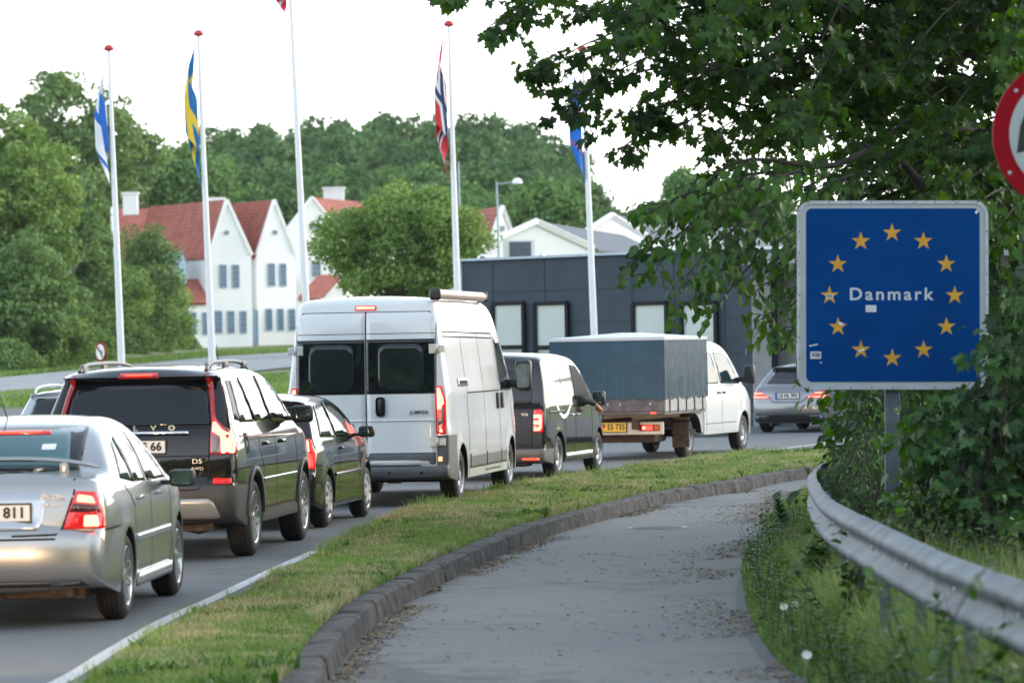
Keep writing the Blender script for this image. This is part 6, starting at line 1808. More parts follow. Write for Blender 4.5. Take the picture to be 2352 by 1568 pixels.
# rear-left wing with its own roof and chimney
A3, B3 = xy(262, 322), xy(268, 308)
gable_vol(man, A3, B3, (3.6, 2.2), G0, zz_(300, 600, 310), zz_(310, 474, 310), TILE, 0.4)
mb = MB(); c_ = at(300, 470, 311); mb.box((c_.x, c_.y, c_.z), (1.15, 1.3, 1.7)); mb.box((c_.x, c_.y, c_.z + 0.9), (1.35, 1.5, 0.18)); mb.build('chimney', WHT, man)
mb = MB(); c_ = at(495, 464, 308); mb.box((c_.x, c_.y, c_.z), (1.6, 0.9, 0.7)); mb.build('chimney', WHT, man)
def wpx(A, Bp, Y, x0, x1, y0, y1, ax0, ax1, **k):
    t0, t1 = (x0 - ax0) / (ax1 - ax0), (x1 - ax0) / (ax1 - ax0)
    window_on(man if 'parent' not in k else k.pop('parent'), A, Bp, t0, t1, zz_(x0, y1, Y), zz_(x0, y0, Y), **k)
for x0, x1 in ((507, 521), (536, 550)): wpx(A1, B1, 301, x0, x1, 609, 660, 485, 581, nx_=2, nz_=4)
for x0, x1 in ((618, 632), (645, 658)): wpx(A2, B2, 305, x0, x1, 606, 656, 592, 682, nx_=2, nz_=4)
for x0, x1 in ((435, 450), (466, 478)): wpx(WA, WB, 299, x0, x1, 718, 767, 419, 485, nx_=2, nz_=4)
for x0, x1 in ((494, 509), (523, 537), (552, 565)): wpx(A1, B1, 301, x0, x1, 715, 764, 485, 581, nx_=2, nz_=4)
for x0, x1 in ((611, 624), (638, 650), (664, 677)): wpx(A2, B2, 305, x0, x1, 710, 758, 592, 682, nx_=2, nz_=4)
wpx(A2, B2, 303, 582, 591, 712, 790, 592, 682, nx_=1, nz_=2, name='door', gm=WFR)
for cx, cy, (A_, B_), ax0, ax1, Y in ((524, 535, (A1, B1), 485, 581, 301), (635, 534, (A2, B2), 592, 682, 305)): wpx(A_, B_, Y, cx - 4, cx + 4, cy - 4, cy + 3, ax0, ax1, nx_=1, nz_=1)
for o in set(bpy.data.objects) - _before:
    if o.type == 'MESH': o.data.transform(Matrix.Translation(-inv))
# second white house
man2 = empty('gabled_house', (xy(720, 330)[0], 330, 0), 0, 'white house with one broad gable, arched attic window and white chimney behind the tall pole', 'house')
inv = Vector(man2.location); _before = set(bpy.data.objects)
A4, B4 = xy(652, 328), xy(793, 332)
gable_vol(man2, A4, B4, (5.0, 16), G0, zz_(720, 545, 330), zz_(723, 456, 330), TILE, 0.5)
mb = MB(); c_ = at(767, 456, 340); mb.box((c_.x, c_.y, c_.z), (1.8, 1.4, 1.7)); mb.box((c_.x, c_.y, c_.z + 0.9), (2.0, 1.6, 0.18)); mb.build('chimney', WHT, man2)
wpx(A4, B4, 330, 717, 738, 514, 525, 652, 793, nx_=2, nz_=1, parent=man2)
wpx(A4, B4, 330, 720, 737, 600, 634, 652, 793, nx_=2, nz_=3, parent=man2)
A5, B5 = xy(690, 322), xy(735, 324)
a, b = Vector((*xy(684, 320), 0)), Vector((*xy(740, 322), 0)); dk = Vector((1.5, 7, 0))
mb = MB(); zl_, zh_ = zz_(700, 684, 321), zz_(700, 630, 325)
vs = [f(a, zl_), f(b, zl_), f(b + dk, zh_), f(a + dk, zh_)]; mb.poly(vs); mb.poly([v - Vector((0, 0, .2)) for v in vs][::-1]); mb.build('porch_roof', TILE, man2)
mb = MB(); mb.poly([f(a + dk * .06, G0), f(b + dk * .06, G0), f(b + dk * .06, zl_), f(a + dk * .06, zl_)]); mb.build('porch_wall', WHT, man2)
# long low white wing behind the round tree
a, b = Vector((*xy(760, 300), 0)), Vector((*xy(1060, 305), 0)); mb = MB(); zl_ = zz_(900, 700, 300)
mb.box(((a.x + b.x) / 2, 303, (zl_ + G0) / 2), (b.x - a.x, 4, zl_ - G0)); mb.build('low_wing', WHT, man2)
for o in set(bpy.data.objects) - _before:
    if o.type == 'MESH': o.data.transform(Matrix.Translation(-inv))
man3 = empty('small_gabled_house', (xy(1150, 230)[0], 230, 0), 0, 'small white gable with red roof just left of the grey street lamp', 'house')
inv = Vector(man3.location); _before = set(bpy.data.objects)
A6, B6 = xy(1136, 229), xy(1181, 231)
gable_vol(man3, A6, B6, (-3.2, 9), 0.5, zz_(1150, 545, 230), zz_(1158, 478, 230), TILE, 0.5)
wpx(A6, B6, 230, 1154, 1160, 520, 530, 1136, 1181, nx_=1, nz_=1, parent=man3)
for o in set(bpy.data.objects) - _before:
    if o.type == 'MESH': o.data.transform(Matrix.Translation(-inv))
# white halls with grey roofs
hall = empty('white_hall', (xy(1260, 160)[0], 160, 0), 0, 'white gabled hall with a dark grey roof behind the slate-grey building', 'building')
inv = Vector(hall.location); _before = set(bpy.data.objects)
gable_vol(hall, xy(1105, 158), xy(1368, 162), (4.2, 22), 0.2, zz_(1240, 574, 160), zz_(1237, 514, 160), GREYR, 0.5)
mb = MB(); c_ = at(1192, 577, 140); mb.box((c_.x, c_.y, c_.z), (1.15, 1.2, 0.80), mi=0); mb.box((c_.x + 0.05, c_.y - 0.62, c_.z - 0.02), (0.78, 0.04, 0.70), mi=1); mb.build('roof_vent', [WHT, GREYR], hall)
for o in set(bpy.data.objects) - _before:
    if o.type == 'MESH': o.data.transform(Matrix.Translation(-inv))
hall2 = empty('far_hall', (xy(1440, 190)[0], 190, 0), 0, 'farther white gabled hall with grey roof partly behind the hanging leaves', 'building')
inv = Vector(hall2.location); _before = set(bpy.data.objects)
gable_vol(hall2, xy(1340, 188), xy(1490, 192), (8, 26), 0.2, zz_(1410, 545, 190), zz_(1410, 499, 190), GREYR, 0.47)
gable_vol(hall2, xy(1470, 178), xy(1720, 182), (6, 20), 0.2, zz_(1600, 582, 180), zz_(1600, 545, 180), GREYR, 0.5, name='side_wing_wall')
for o in set(bpy.data.objects) - _before:
    if o.type == 'MESH': o.data.transform(Matrix.Translation(-inv))
# slate-grey flat building
off_b = empty('office_building', (0, 95, 0), 0, 'single-storey slate-grey flat-roofed building with tall pale windows', 'building')
inv = Vector(off_b.location); _before = set(bpy.data.objects)
SL = mat('slate_panels', (0.040, 0.060, 0.080), 0.6, spec=0.25, var=0.10, vscale=1.2)
SEAM = mat('panel_joint', (0.022, 0.030, 0.040), 0.7)
A7, B7 = Vector((*xy(1062, 97.0), 0)), Vector((*xy(1735, 90.0), 0))
ZT = 4.15
ab = (B7 - A7); nrm = Vector((ab.y, -ab.x, 0)).normalized(); bk = -nrm * 14
mb = MB(); vs = [A7, B7, B7 + bk, A7 + bk]
for i in range(4): mb.poly([f(vs[i], 0), f(vs[(i + 1) % 4], 0), f(vs[(i + 1) % 4], ZT), f(vs[i], ZT)])
mb.poly([f(v, ZT - .15) for v in vs]); mb.build('wall', SL, off_b)
mb = MB()
for i in range(4): mb.beam(f(vs[i] + nrm * 0.03, ZT + 0.03), f(vs[(i + 1) % 4] + nrm * 0.03, ZT + 0.03), 0.16, 0.06)
mb.box(f(A7 + nrm * 0.02 - ab.normalized() * 0.02, ZT / 2), (0.10, 0.10, ZT))
mb.build('roof_trim', mat('pale_metal_trim', (0.42, 0.50, 0.56), 0.5), off_b)
mb = MB()
for t in (0.115, 0.30, 0.475, 0.60, 0.74, 0.905): p = A7 + ab * t + nrm * 0.004; mb.box(f(p, ZT / 2), (0.02, 0.02, ZT - .1))
for z in (3.35, 2.55, 1.75): mb.beam(f(A7 + nrm * 0.004, z), f(B7 + nrm * 0.004, z), 0.02, 0.02)
mb.build('cladding_joints', SEAM, off_b)
BLIND = mat('blind_behind_glass', (0.30, 0.40, 0.40), 0.12, var=0.08, vscale=0.6, coat=1.0)
WB_ = mat('black_window_frame', (0.008, 0.010, 0.013), 0.6, spec=0.2)
for x0, x1 in ((1143, 1217), (1244, 1320), (1472, 1547), (1580, 1655)):
    t0, t1 = (x0 - 1062) / 673, (x1 - 1062) / 673
    Yc = 97 - 7 * (t0 + t1) / 2
    zt_ = zz_(x0, 697, Yc); zm = zz_(x0, 798, Yc)
    g = window_on(off_b, A7.xy, B7.xy, t0, t1, 0.35, zt_, out=0.05, nx_=1, nz_=1, fm=WB_, gm=BLIND)
    mb = MB(); p, q = A7 + ab * t0 + nrm * 0.07, A7 + ab * t1 + nrm * 0.07
    for a_, b_ in ((f(p, 0.35), f(p, zt_)), (f(q, 0.35), f(q, zt_))): mb.beam(a_, b_, 0.10, 0.08, up=nrm)
    mb.beam(f(p, zt_), f(q, zt_), 0.1, 0.10); mb.beam(f(p, zm), f(q, zm), 0.1, 0.11); mb.build('window_surround', WB_, g)
# lighter recessed part on the right, windows continuing behind the sign
LG = mat('light_concrete', (0.30, 0.31, 0.32), 0.8, var=0.12, vscale=1.5)
C7 = B7 + ab.normalized() * 9.0
p0, p1 = B7 - nrm * 0.8, C7 - nrm * 0.8
mb = MB(); mb.poly([f(p0, 0), f(p1, 0), f(p1, ZT - 0.3), f(p0, ZT - .3)]); mb.box(f(B7 + ab.normalized() * 0.2, (ZT - .3) / 2), (0.42, 0.3, ZT - .3)); mb.box(f(B7 + ab.normalized() * 3.6, (ZT - .3) / 2), (0.42, 0.3, ZT - .3))
mb.box(f((B7 + C7) / 2 - nrm * 3, ZT - 0.25), ((C7 - B7).length, 7, 0.25), Matrix.Rotation(math.atan2(ab.y, ab.x), 3, 'Z'))
mb.build('concrete_wing', LG, off_b)
for k in range(4):
    t0 = 0.05 + k * 0.24
    window_on(off_b, p0.xy, p1.xy, t0 + 0.03, t0 + 0.17, 0.5, 3.2, out=0.05, nx_=2, nz_=2, fm=WHT, gm=WINB)
mb = MB()
for (px_, py_) in ((1101, 594), (1236, 588)):
    c_ = at(px_, py_, 100); mb.tube([(c_.x, c_.y, ZT - 0.1), (c_.x, c_.y, ZT + 0.16), (c_.x + 0.06, c_.y, ZT + 0.22), (c_.x + 0.16, c_.y, ZT + 0.16)], 0.055, 8)
mb.build('roof_pipe', M['chrome'], off_b)
for o in set(bpy.data.objects) - _before:
    if o.type == 'MESH': o.data.transform(Matrix.Translation(-inv))
# dark red-brown slatted fence left of the silver estate
pf = at(1712, 900, 93); q = at(1760, 900, 92)
root = empty('slatted_fence', (pf.x, 92.5, 0), 0, 'low dark red-brown slatted fence beside the silver estate car', 'fence')
mb = MB()
for k in range(4): mb.box((0.45, 0, 0.30 + k * 0.26), (1.3, 0.05, 0.21), bev=0.01)
mb.build('slats', mat('red_brown_boards', (0.07, 0.025, 0.025), 0.7, var=0.2, vscale=6), root)
mb = MB()
for x in (-0.18, 1.1): mb.box((x, 0.03, 0.62), (0.1, 0.1, 1.24))
mb.box((0.45, 0, 1.27), (1.45, 0.16, 0.05)); mb.build('fence_posts', M['grey_plastic'], root)
# ---------------------------------------------------------------- leaves
def norm(v): return v / np.maximum(np.linalg.norm(v, axis=1)[:, None], 1e-9)
MAPLE = np.array([(0, .0), (.10, .12), (.34, -.02), (.36, .12), (.52, .20), (.40, .32), (.56, .56), (.38, .56), (.22, .50), (.24, .72), (.12, .78), (0, 1.02), (-.12, .78), (-.24, .72), (-.22, .50), (-.38, .56), (-.56, .56), (-.40, .32), (-.52, .20), (-.36, .12), (-.34, -.02), (-.10, .12)])
OVATE = np.array([(0, 0), (.20, .06), (.36, .26), (.36, .48), (.22, .76), (0, 1.05), (-.22, .76), (-.36, .48), (-.36, .26), (-.20, .06)])
NARROW = np.array([(0, 0), (.10, .25), (.10, .6), (0, 1.0), (-.10, .6), (-.10, .25)])
def leaves(P, tip, nrm, size, tmpl, cup=0.12, seed=0):
    """-> verts, tris, shade for one leaf per row"""
    r = np.random.default_rng(seed); n, k = len(P), len(tmpl)
    y = norm(tip); x = norm(np.cross(y, nrm)); z = np.cross(x, y)
    T = np.vstack([tmpl, [[0, 0.42]]])
    zz = np.abs(T[:, 0]) * cup * 2; 
    s = size[:, None, None]
    v = P[:, None, :] + s * (T[None, :, 0, None] * x[:, None, :] + T[None, :, 1, None] * y[:, None, :] + (zz[None, :, None] - 0.18 * (T[None, :, 1, None] - .4) ** 2) * z[:, None, :])
    base = (np.arange(n) * (k + 1))[:, None, None]
    tri = np.array([(i, (i + 1) % k, k) for i in range(k)])
    f = (base + tri[None]).reshape(-1, 3).astype(np.int32)
    return v.reshape(-1, 3), f
def leaf_obj(name, sets, m, parent, tmpl, shade):
    v, f = leaves(*sets, tmpl)
    k = len(tmpl) + 1
    return arrays(name, v, f, [m], parent, False, None, np.repeat(shade, k))

def clump_quads(C, Rr, N, size, r, flat=0.75):
    """faces on the shell of blobs: returns P, normals, blob index"""
    idx = r.integers(0, len(C), N) if np.isscalar(Rr) else r.choice(len(C), N, p=(Rr ** 2) / (Rr ** 2).sum())
    d = norm(r.normal(0, 1, (N, 3))); rad = (np.full(N, Rr) if np.isscalar(Rr) else Rr[idx])
    P = C[idx] + d * rad[:, None] * np.array([1, 1, flat]) * (0.62 + 0.62 * r.uniform(0, 1, N) ** 1.4)[:, None]
    return P, d, idx
def tree(name, label, base, crown_c, crown_r, n_blob, blob_r, n_leaf, leaf, m, bark, seed, cat='tree', trunk_r=0.25, group=None, open_=0.0, top_bias=0.0):
    """base: ground point; crown_c: centre above base; crown_r: (rx, ry, rz)"""
    r = np.random.default_rng(seed)
    root = empty(name, base, 0, label, cat, group)
    cr = np.array(crown_r); cc = np.array(crown_c, dtype=float)
    d = norm(r.normal(0, 1, (n_blob, 3))); q = r.uniform(0.30, 1.15, n_blob) ** 0.5
    C = cc + d * q[:, None] * (cr - blob_r * 0.6)
    C = C[C[:, 2] > cc[2] - cr[2] * 0.95]
    Rr = blob_r * r.uniform(0.6, 1.35, len(C))
    P, dn, idx = clump_quads(C, Rr, n_leaf, leaf, r)
    # mixed orientation, mostly facing outwards
    nr = norm(dn + r.normal(0, 0.75, (n_leaf, 3)))
    t1 = norm(np.cross(nr, r.normal(0, 1, (n_leaf, 3)))); t2 = np.cross(nr, t1)
    s = leaf * r.uniform(0.5, 1.3, n_leaf)[:, None]
    v = np.stack([P - t1 * s * .5, P + t2 * s * .42 + nr * s * .1, P + t1 * s * .6, P - t2 * s * .38 + nr * s * .05], axis=1).reshape(-1, 3)
    f = (np.arange(n_leaf)[:, None] * 4 + np.arange(4)).astype(np.int32)
    bl = r.uniform(0, 1, len(C))
    sh = np.repeat(np.clip(0.55 * bl[idx] + 0.45 * r.uniform(0, 1, n_leaf), 0, 1), 4)
    arrays('crown', v, f, [m], root, False, None, sh)
    mb = MB(); top = cc[2] + cr[2] * 0.2
    mb.tube([(0, 0, -0.2), (0.05 * top, 0, top * 0.35), (cc[0] * 0.6, cc[1] * 0.6, top * 0.65), (cc[0], cc[1], top)], [trunk_r, trunk_r * 0.8, trunk_r * 0.55, trunk_r * 0.15], 10)
    for k in range(min(12, len(C))):
        c = C[k]; h0 = top * r.uniform(0.28, 0.6)
        a = np.array([0.05 * top * h0 / top, 0, h0]); mid = a * 0.5 + c * 0.5 + np.array([0, 0, 0.08 * cr[2]])
        mb.tube([tuple(a), tuple(mid), tuple(c)], [trunk_r * 0.42, trunk_r * 0.25, trunk_r * 0.06], 6)
    mb.build('trunk', bark, root)
    return root
def copy_tree(o, parent=None):
    c = o.copy(); COL.objects.link(c); c.parent = parent
    for ch in list(o.children): copy_tree(ch, c)
    return c
BARK = mat('grey_bark', (0.10, 0.085, 0.07), 0.9, var=0.35, vscale=6, bump=0.5, bscale=20)
BARKD = mat('dark_bark', (0.035, 0.030, 0.026), 0.9, var=0.35, vscale=6, bump=0.5, bscale=30)
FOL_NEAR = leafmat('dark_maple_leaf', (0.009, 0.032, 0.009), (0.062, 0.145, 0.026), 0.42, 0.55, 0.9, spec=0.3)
FOL_LIME = leafmat('lime_leaf', (0.014, 0.050, 0.012), (0.065, 0.160, 0.025), 0.38, 0.42, 1.1, spec=0.4)
FOL_BUSH = leafmat('bush_leaf', (0.010, 0.036, 0.014), (0.050, 0.125, 0.030), 0.42, 0.35, 1.0, spec=0.3)
FOL_FRESH = leafmat('fresh_leaf', (0.05, 0.12, 0.02), (0.14, 0.25, 0.05), 0.45, 0.35, 1.0)
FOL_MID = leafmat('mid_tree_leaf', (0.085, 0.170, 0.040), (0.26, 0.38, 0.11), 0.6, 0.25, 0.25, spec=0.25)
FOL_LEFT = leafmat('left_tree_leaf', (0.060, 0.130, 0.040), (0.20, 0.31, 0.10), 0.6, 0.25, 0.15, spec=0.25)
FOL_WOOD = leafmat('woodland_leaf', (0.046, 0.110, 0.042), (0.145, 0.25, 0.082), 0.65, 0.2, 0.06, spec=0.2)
FOL_WOOD2 = leafmat('bright_woodland_leaf', (0.07, 0.16, 0.05), (0.17, 0.29, 0.09), 0.65, 0.2, 0.06, spec=0.2)

# ---------------------------------------------------------------- middle distance
def tree_px(name, label, px, ytop, ybot, Y, halfw, n_blob, blob_f, n_leaf, leaf, m, seed, g=None, base_y=None, **k):
    """crown from its outline in metres: centre column px, top/bottom heights read at distance Y"""
    zt, zb = at(px, ytop, Y).z, at(px, ybot, Y).z
    gzv = tz(Y) + (0 if base_y is None else base_y)
    rz = (zt - zb) / 2; hw = halfw * Y / FPX
    return tree(name, label, (at(px, 800, Y).x, Y, gzv), (0, 0, (zt + zb) / 2 - gzv), (hw, hw * 0.9, rz), n_blob, blob_f, n_leaf, leaf, m, BARK, seed, **k)
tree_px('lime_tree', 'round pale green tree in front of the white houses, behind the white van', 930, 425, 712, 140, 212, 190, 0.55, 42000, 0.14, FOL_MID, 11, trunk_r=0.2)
# wooded bank on the left
LT = [
 ('tall dark green tree topping the wooded bank on the left', 165, 160, 640, 322, 170, 210, 1.15, 24000, 0.40, FOL_LEFT, 21),
 ('broad pale green tree at the left edge of the frame', 10, 240, 760, 202, 185, 260, 0.66, 34000, 0.25, FOL_MID, 22),
 ('round green tree beside the left-hand flagpole', 160, 400, 640, 240, 90, 110, 0.9, 13000, 0.28, FOL_LEFT, 23),
 ('bright green tree behind the red tiled roofs', 425, 325, 540, 352, 145, 150, 1.3, 16000, 0.46, FOL_WOOD2, 24),
 ('dense bush spilling over the left wing of the manor', 338, 515, 830, 250, 82, 130, 0.72, 20000, 0.20, FOL_LEFT, 25),
 ('dark undergrowth tree low at the left edge of the frame', 40, 540, 880, 194, 130, 150, 0.62, 22000, 0.22, FOL_LEFT, 26),
 ('shaded shrubby tree around the bare grey stem', 190, 480, 870, 224, 115, 150, 0.7, 22000, 0.22, FOL_LEFT, 27),
 ('low green bush at the foot of the manor wall', 390, 660, 840, 264, 62, 70, 0.6, 10000, 0.18, FOL_MID, 28),
 ('thin-crowned tree with sky showing through beside the tall dark tree', 318, 262, 480, 330, 78, 30, 0.9, 3600, 0.36, FOL_LEFT, 29),
 ('leafy shrub between the bare grey stem and the flagpole', 270, 600, 870, 238, 85, 90, 0.66, 14000, 0.20, FOL_MID, 30),
 ('weedy shrub low on the bank beside the small blue sign', 110, 690, 890, 202, 110, 90, 0.55, 15000, 0.18, FOL_MID, 31),
]
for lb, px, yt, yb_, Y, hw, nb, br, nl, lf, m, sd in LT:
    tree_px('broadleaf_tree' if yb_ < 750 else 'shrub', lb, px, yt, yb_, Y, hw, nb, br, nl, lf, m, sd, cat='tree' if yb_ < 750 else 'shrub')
# bare grey stem
b = at(140, 800, 214); root = empty('bare_tree', (b.x, 214, tz(214)), 0, 'slender bare grey stem forking in front of the shaded shrubs', 'tree')
mb = MB(); w = lambda px, py: Vector((at(px, py, 213).x - b.x, -1, at(px, py, 213).z - tz(214)))
mb.tube([w(136, 815), w(142, 720), w(152, 650), w(165, 600), (w(172, 560))], [0.11, 0.09, 0.08, 0.06, 0.03], 8)
mb.tube([w(152, 650), w(170, 620), w(190, 590), w(198, 560)], [0.06, 0.05, 0.035, 0.015], 6); mb.tube([w(160, 615), w(155, 570), w(168, 530)], [0.05, 0.035, 0.015], 6); mb.tube([w(168, 625), w(150, 600), w(150, 570)], [0.04, 0.03, 0.012], 6)
mb.build('trunk', mat('pale_bark', (0.20, 0.19, 0.14), 0.85, var=0.2), root)
# right of centre, far
for lb, px, yt, yb_, Y, hw, nb, br, nl, lf, m, sd in [
 ('lone tree with a narrow top on the far skyline', 1578, 388, 500, 270, 42, 26, 0.8, 5000, 0.32, FOL_WOOD2, 41),
 ('low wide tree sloping down beside the narrow skyline tree', 1535, 455, 540, 262, 75, 34, 0.8, 7000, 0.32, FOL_WOOD, 42),
 ('trees seen behind the hanging leaves', 1720, 400, 560, 260, 130, 50, 1.1, 9000, 0.36, FOL_WOOD, 43),
 ('low tree just left of the fifth flagpole foot', 1405, 486, 560, 240, 50, 26, 0.7, 5000, 0.3, FOL_WOOD, 44),
 ('green tree spreading behind the white hall and lamp', 1250, 410, 560, 245, 95, 60, 1.0, 11000, 0.36, FOL_WOOD2, 45),
 ('small pale shrub at the foot of the slate-grey building', 1742, 858, 960, 94, 24, 24, 0.12, 3500, 0.05, FOL_MID, 46)]:
    tree_px('broadleaf_tree' if sd != 46 else 'shrub', lb, px, yt, yb_, Y, hw, nb, br, nl, lf, m, sd, cat='tree' if sd != 46 else 'shrub')
# wooded hill: copies of a few grown trees, each a tree of its own
def hz(x, y): return gz(x, y)
protos = []
HL = 'tree in the dense wood on the hill behind the houses'
for i in range(4):
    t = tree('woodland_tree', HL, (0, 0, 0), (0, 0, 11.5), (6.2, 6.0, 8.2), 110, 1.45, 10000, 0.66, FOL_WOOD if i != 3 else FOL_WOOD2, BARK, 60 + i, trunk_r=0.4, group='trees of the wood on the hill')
    protos.append(t)
first = [True] * 4
LM = [(-900, 'the frame edge'), (250, 'the Finnish flagpole'), (468, 'the Swedish flagpole'), (682, 'the tallest flagpole'), (920, 'the middle of the round lime tree'), (1038, 'the Norwegian flagpole'), (1141, 'the street lamp'), (1350, 'the blue flag'), (3000, 'the sign')]
CNT = {}
NTH = ['first', 'second', 'third', 'fourth', 'fifth', 'sixth', 'seventh', 'eighth']
def hill_label(px, Y):
    row = 'skyline' if Y > 490 else 'upper-slope' if Y > 435 else 'far outlying' if Y > 425 or Y == 420 else 'middle-slope' if Y > 380 else 'lowest'
    for (a, an), (b, bn) in zip(LM, LM[1:]):
        if a <= px < b: break
    k = CNT.get((row, bn), 0); CNT[(row, bn)] = k + 1
    return f'{NTH[min(k, 7)]} {row} hill tree between {an} and {bn}'
def hill_tree(px, ytop, Y, k, sc=1.0, rot=0.0):
    p = at(px, ytop, Y); g = hz(p.x, Y)
    s = max(0.45, (p.z - g) / 19.2) * sc
    o = protos[k] if first[k] else copy_tree(protos[k])
    first[k] = False
    o['label'] = hill_label(px, Y)
    o.location = (p.x, Y, g + (p.z - g) - 19.2 * s); o.scale = (s, s, s); o.rotation_euler = (0, 0, rot)
random.seed(12)
sky = [(450, 335), (500, 300), (560, 296), (620, 300), (680, 292), (740, 285), (800, 280), (860, 270), (920, 267), (980, 268), (1040, 276), (1100, 272), (1150, 272), (1200, 285), (1245, 310), (1285, 335), (1315, 385)]
for i, (px, y) in enumerate(sky): hill_tree(px, y + random.uniform(-6, 8), 520 + random.uniform(-25, 25), random.choice([0, 1, 2]), 1.0, random.uniform(0, 6))
for px in range(470, 1330, 62): hill_tree(px + random.uniform(-15, 15), np.interp(px, [p[0] for p in sky], [p[1] for p in sky]) + random.uniform(28, 60), 470 + random.uniform(-15, 15), random.choice([0, 1, 2]), 0.95, random.uniform(0, 6))
for px in range(560, 1340, 70): hill_tree(px + random.uniform(-15, 15), random.uniform(368, 420), 400 + random.uniform(-15, 15), random.choice([0, 1, 3]), 0.95, random.uniform(0, 6))
for px in range(600, 1180, 75): hill_tree(px + random.uniform(-15, 15), random.uniform(420, 455), 365 + random.uniform(-8, 8), random.choice([3, 2, 3]), 0.9, random.uniform(0, 6))
for px in range(20, 480, 90): hill_tree(px, random.uniform(330, 420), 420, random.choice([0, 1, 2]), 1.0, random.uniform(0, 6))
for px in range(1380, 1950, 95): hill_tree(px, random.uniform(440, 500), 430, random.choice([0, 1, 2]), 1.0, random.uniform(0, 6))

# ---------------------------------------------------------------- overhanging maple and lime on the right
def grow(name, label, cat, trunk_pts, trunk_r, tips, twig_n, leaf_n, size, tmpl, m, seed, spread=0.55, droop=0.5, fill=None, bark=BARKD):
    r = np.random.default_rng(seed)
    base = Vector(trunk_pts[0]); root = empty(name, base, 0, label, cat)
    mb = MB(); T = [Vector(p) - base for p in trunk_pts]
    mb.tube(T, trunk_r, 12)
    P, tp_, nr, sz, sh = [], [], [], [], []
    def put(p, dirv, s, shade):
        P.append(p); tp_.append(dirv); sz.append(s); sh.append(shade)
        nr.append(np.array([0, -0.35, 0.8]) + r.normal(0, 0.45, 3))
    for (st, en, rad, leafy) in tips:
        a, b = np.array(Vector(st) - base), np.array(Vector(en) - base)
        L_ = np.linalg.norm(b - a)
        n = 9; pts = []
        wob = r.normal(0, 0.035 * L_, 3)
        for k in range(n + 1):
            t = k / n
            p = a * (1 - t) + b * t + np.array([0, 0, 0.10 * L_ * math.sin(math.pi * t) * (1.2 - droop)]) + wob * math.sin(2 * math.pi * t) * 0.6
            pts.append(p)
        mb.tube([tuple(p) for p in pts], [rad * (1 - 0.88 * k / n) + 0.002 for k in range(n + 1)], 6)
        dirb = (b - a) / L_
        ntw = max(3, int(L_ * leafy * twig_n))
        lsh = r.uniform(0, 0.65)
        for q in range(ntw):
            t = 1 - (r.uniform(0, 1) ** 1.3) * leafy if leafy < 1 else r.uniform(0, 1)
            i = min(int(t * n), n - 1); f = t * n - i
            p0 = pts[i] * (1 - f) + pts[i + 1] * f
            dr = dirb * 0.7 + r.normal(0, 0.75, 3); dr[2] = dr[2] * 0.5 - droop * 0.35; dr /= np.linalg.norm(dr)
            tl = spread * r.uniform(0.5, 1.15) * (1.15 - 0.5 * t)
            p1 = p0 + dr * tl * 0.5; p2 = p1 + (dr + np.array([0, 0, -droop * 0.6])) * tl * 0.5
            mb.tube([tuple(p0), tuple(p1), tuple(p2)], [0.007, 0.004, 0.0015], 4, caps=False)
            ts = r.uniform(-0.15, 0.15) + lsh + 0.2
            for k in range(leaf_n):
                u = (k + 0.6) / leaf_n
                pp = (p0 * (1 - u) ** 2 + 2 * p1 * u * (1 - u) + p2 * u * u)
                side_ = np.cross(dr, [0, 0, 1]); side_ /= max(np.linalg.norm(side_), 1e-6)
                sg = 1 if k % 2 else -1
                stem = side_ * sg * 0.6 + dr * 0.5 + r.normal(0, 0.3, 3) + np.array([0, 0, -0.15])
                stem /= np.linalg.norm(stem)
                pp = pp + stem * size * 0.45
                dv = stem * 0.7 + np.array([0, 0, -0.55 - droop * 0.5]) + r.normal(0, 0.35, 3)
                put(pp, dv, size * r.uniform(0.42, 1.2), float(np.clip(ts + r.uniform(-0.2, 0.3), 0, 1)))
    if fill is not None:
        for (c, R3, N) in fill:
            c = np.array(Vector(c) - base)
            for k in range(N):
                d = r.normal(0, 1, 3); d /= np.linalg.norm(d); q = r.uniform(0.2, 1) ** 0.6
                put(c + d * q * np.array(R3), r.normal(0, 0.6, 3) + np.array([0, 0, -0.8]), size * r.uniform(0.6, 1.2), float(r.uniform(0, 0.6)))
    mb.build('trunk', bark, root)
    leaf_obj('crown', (np.array(P), np.array(tp_), np.array(nr), np.array(sz)), m, root, tmpl, np.array(sh))
    return root, len(P)
r_ = np.random.default_rng(77)
A_ = lambda px, py, Y: tuple(at(px, py, Y))
trunk = [(at(2420, 784, 37).x, 37.5, -0.1), A_(2400, 500, 37), A_(2350, 150, 37), A_(2300, -120, 37.5), A_(2240, -420, 38)]
tips = []
edge = [(1035, -12, 30.5), (1110, -45, 31), (1152, 55, 31), (1180, 20, 31.5), (1250, -5, 31), (1218, 172, 32), (1265, 150, 32), (1330, 60, 32), (1400, 30, 33), (1275, 272, 32), (1300, 240, 32.5), (1400, 290, 32.5), (1430, 270, 33), (1400, 160, 33), (1470, 230, 34),
        (1445, 330, 33), (1500, 325, 33), (1560, 300, 34), (1590, 340, 33.5), (1640, 330, 34), (1520, 140, 33), (1600, 200, 34), (1680, 240, 34), (1640, 400, 33), (1700, 360, 34), (1760, 330, 34), (1700, 120, 33)]
for (x, y, Y) in edge:
    st = at(2330 + r_.uniform(-60, 40), y - r_.uniform(60, 260), 37)
    md = at(x + (2330 - x) * 0.45, y - 60 - r_.uniform(0, 60), (Y + 37) / 2)
    tips.append((tuple(md), A_(x, y, Y), 0.016, 0.9)); tips.append((tuple(st), tuple(md), 0.028, 0.55))
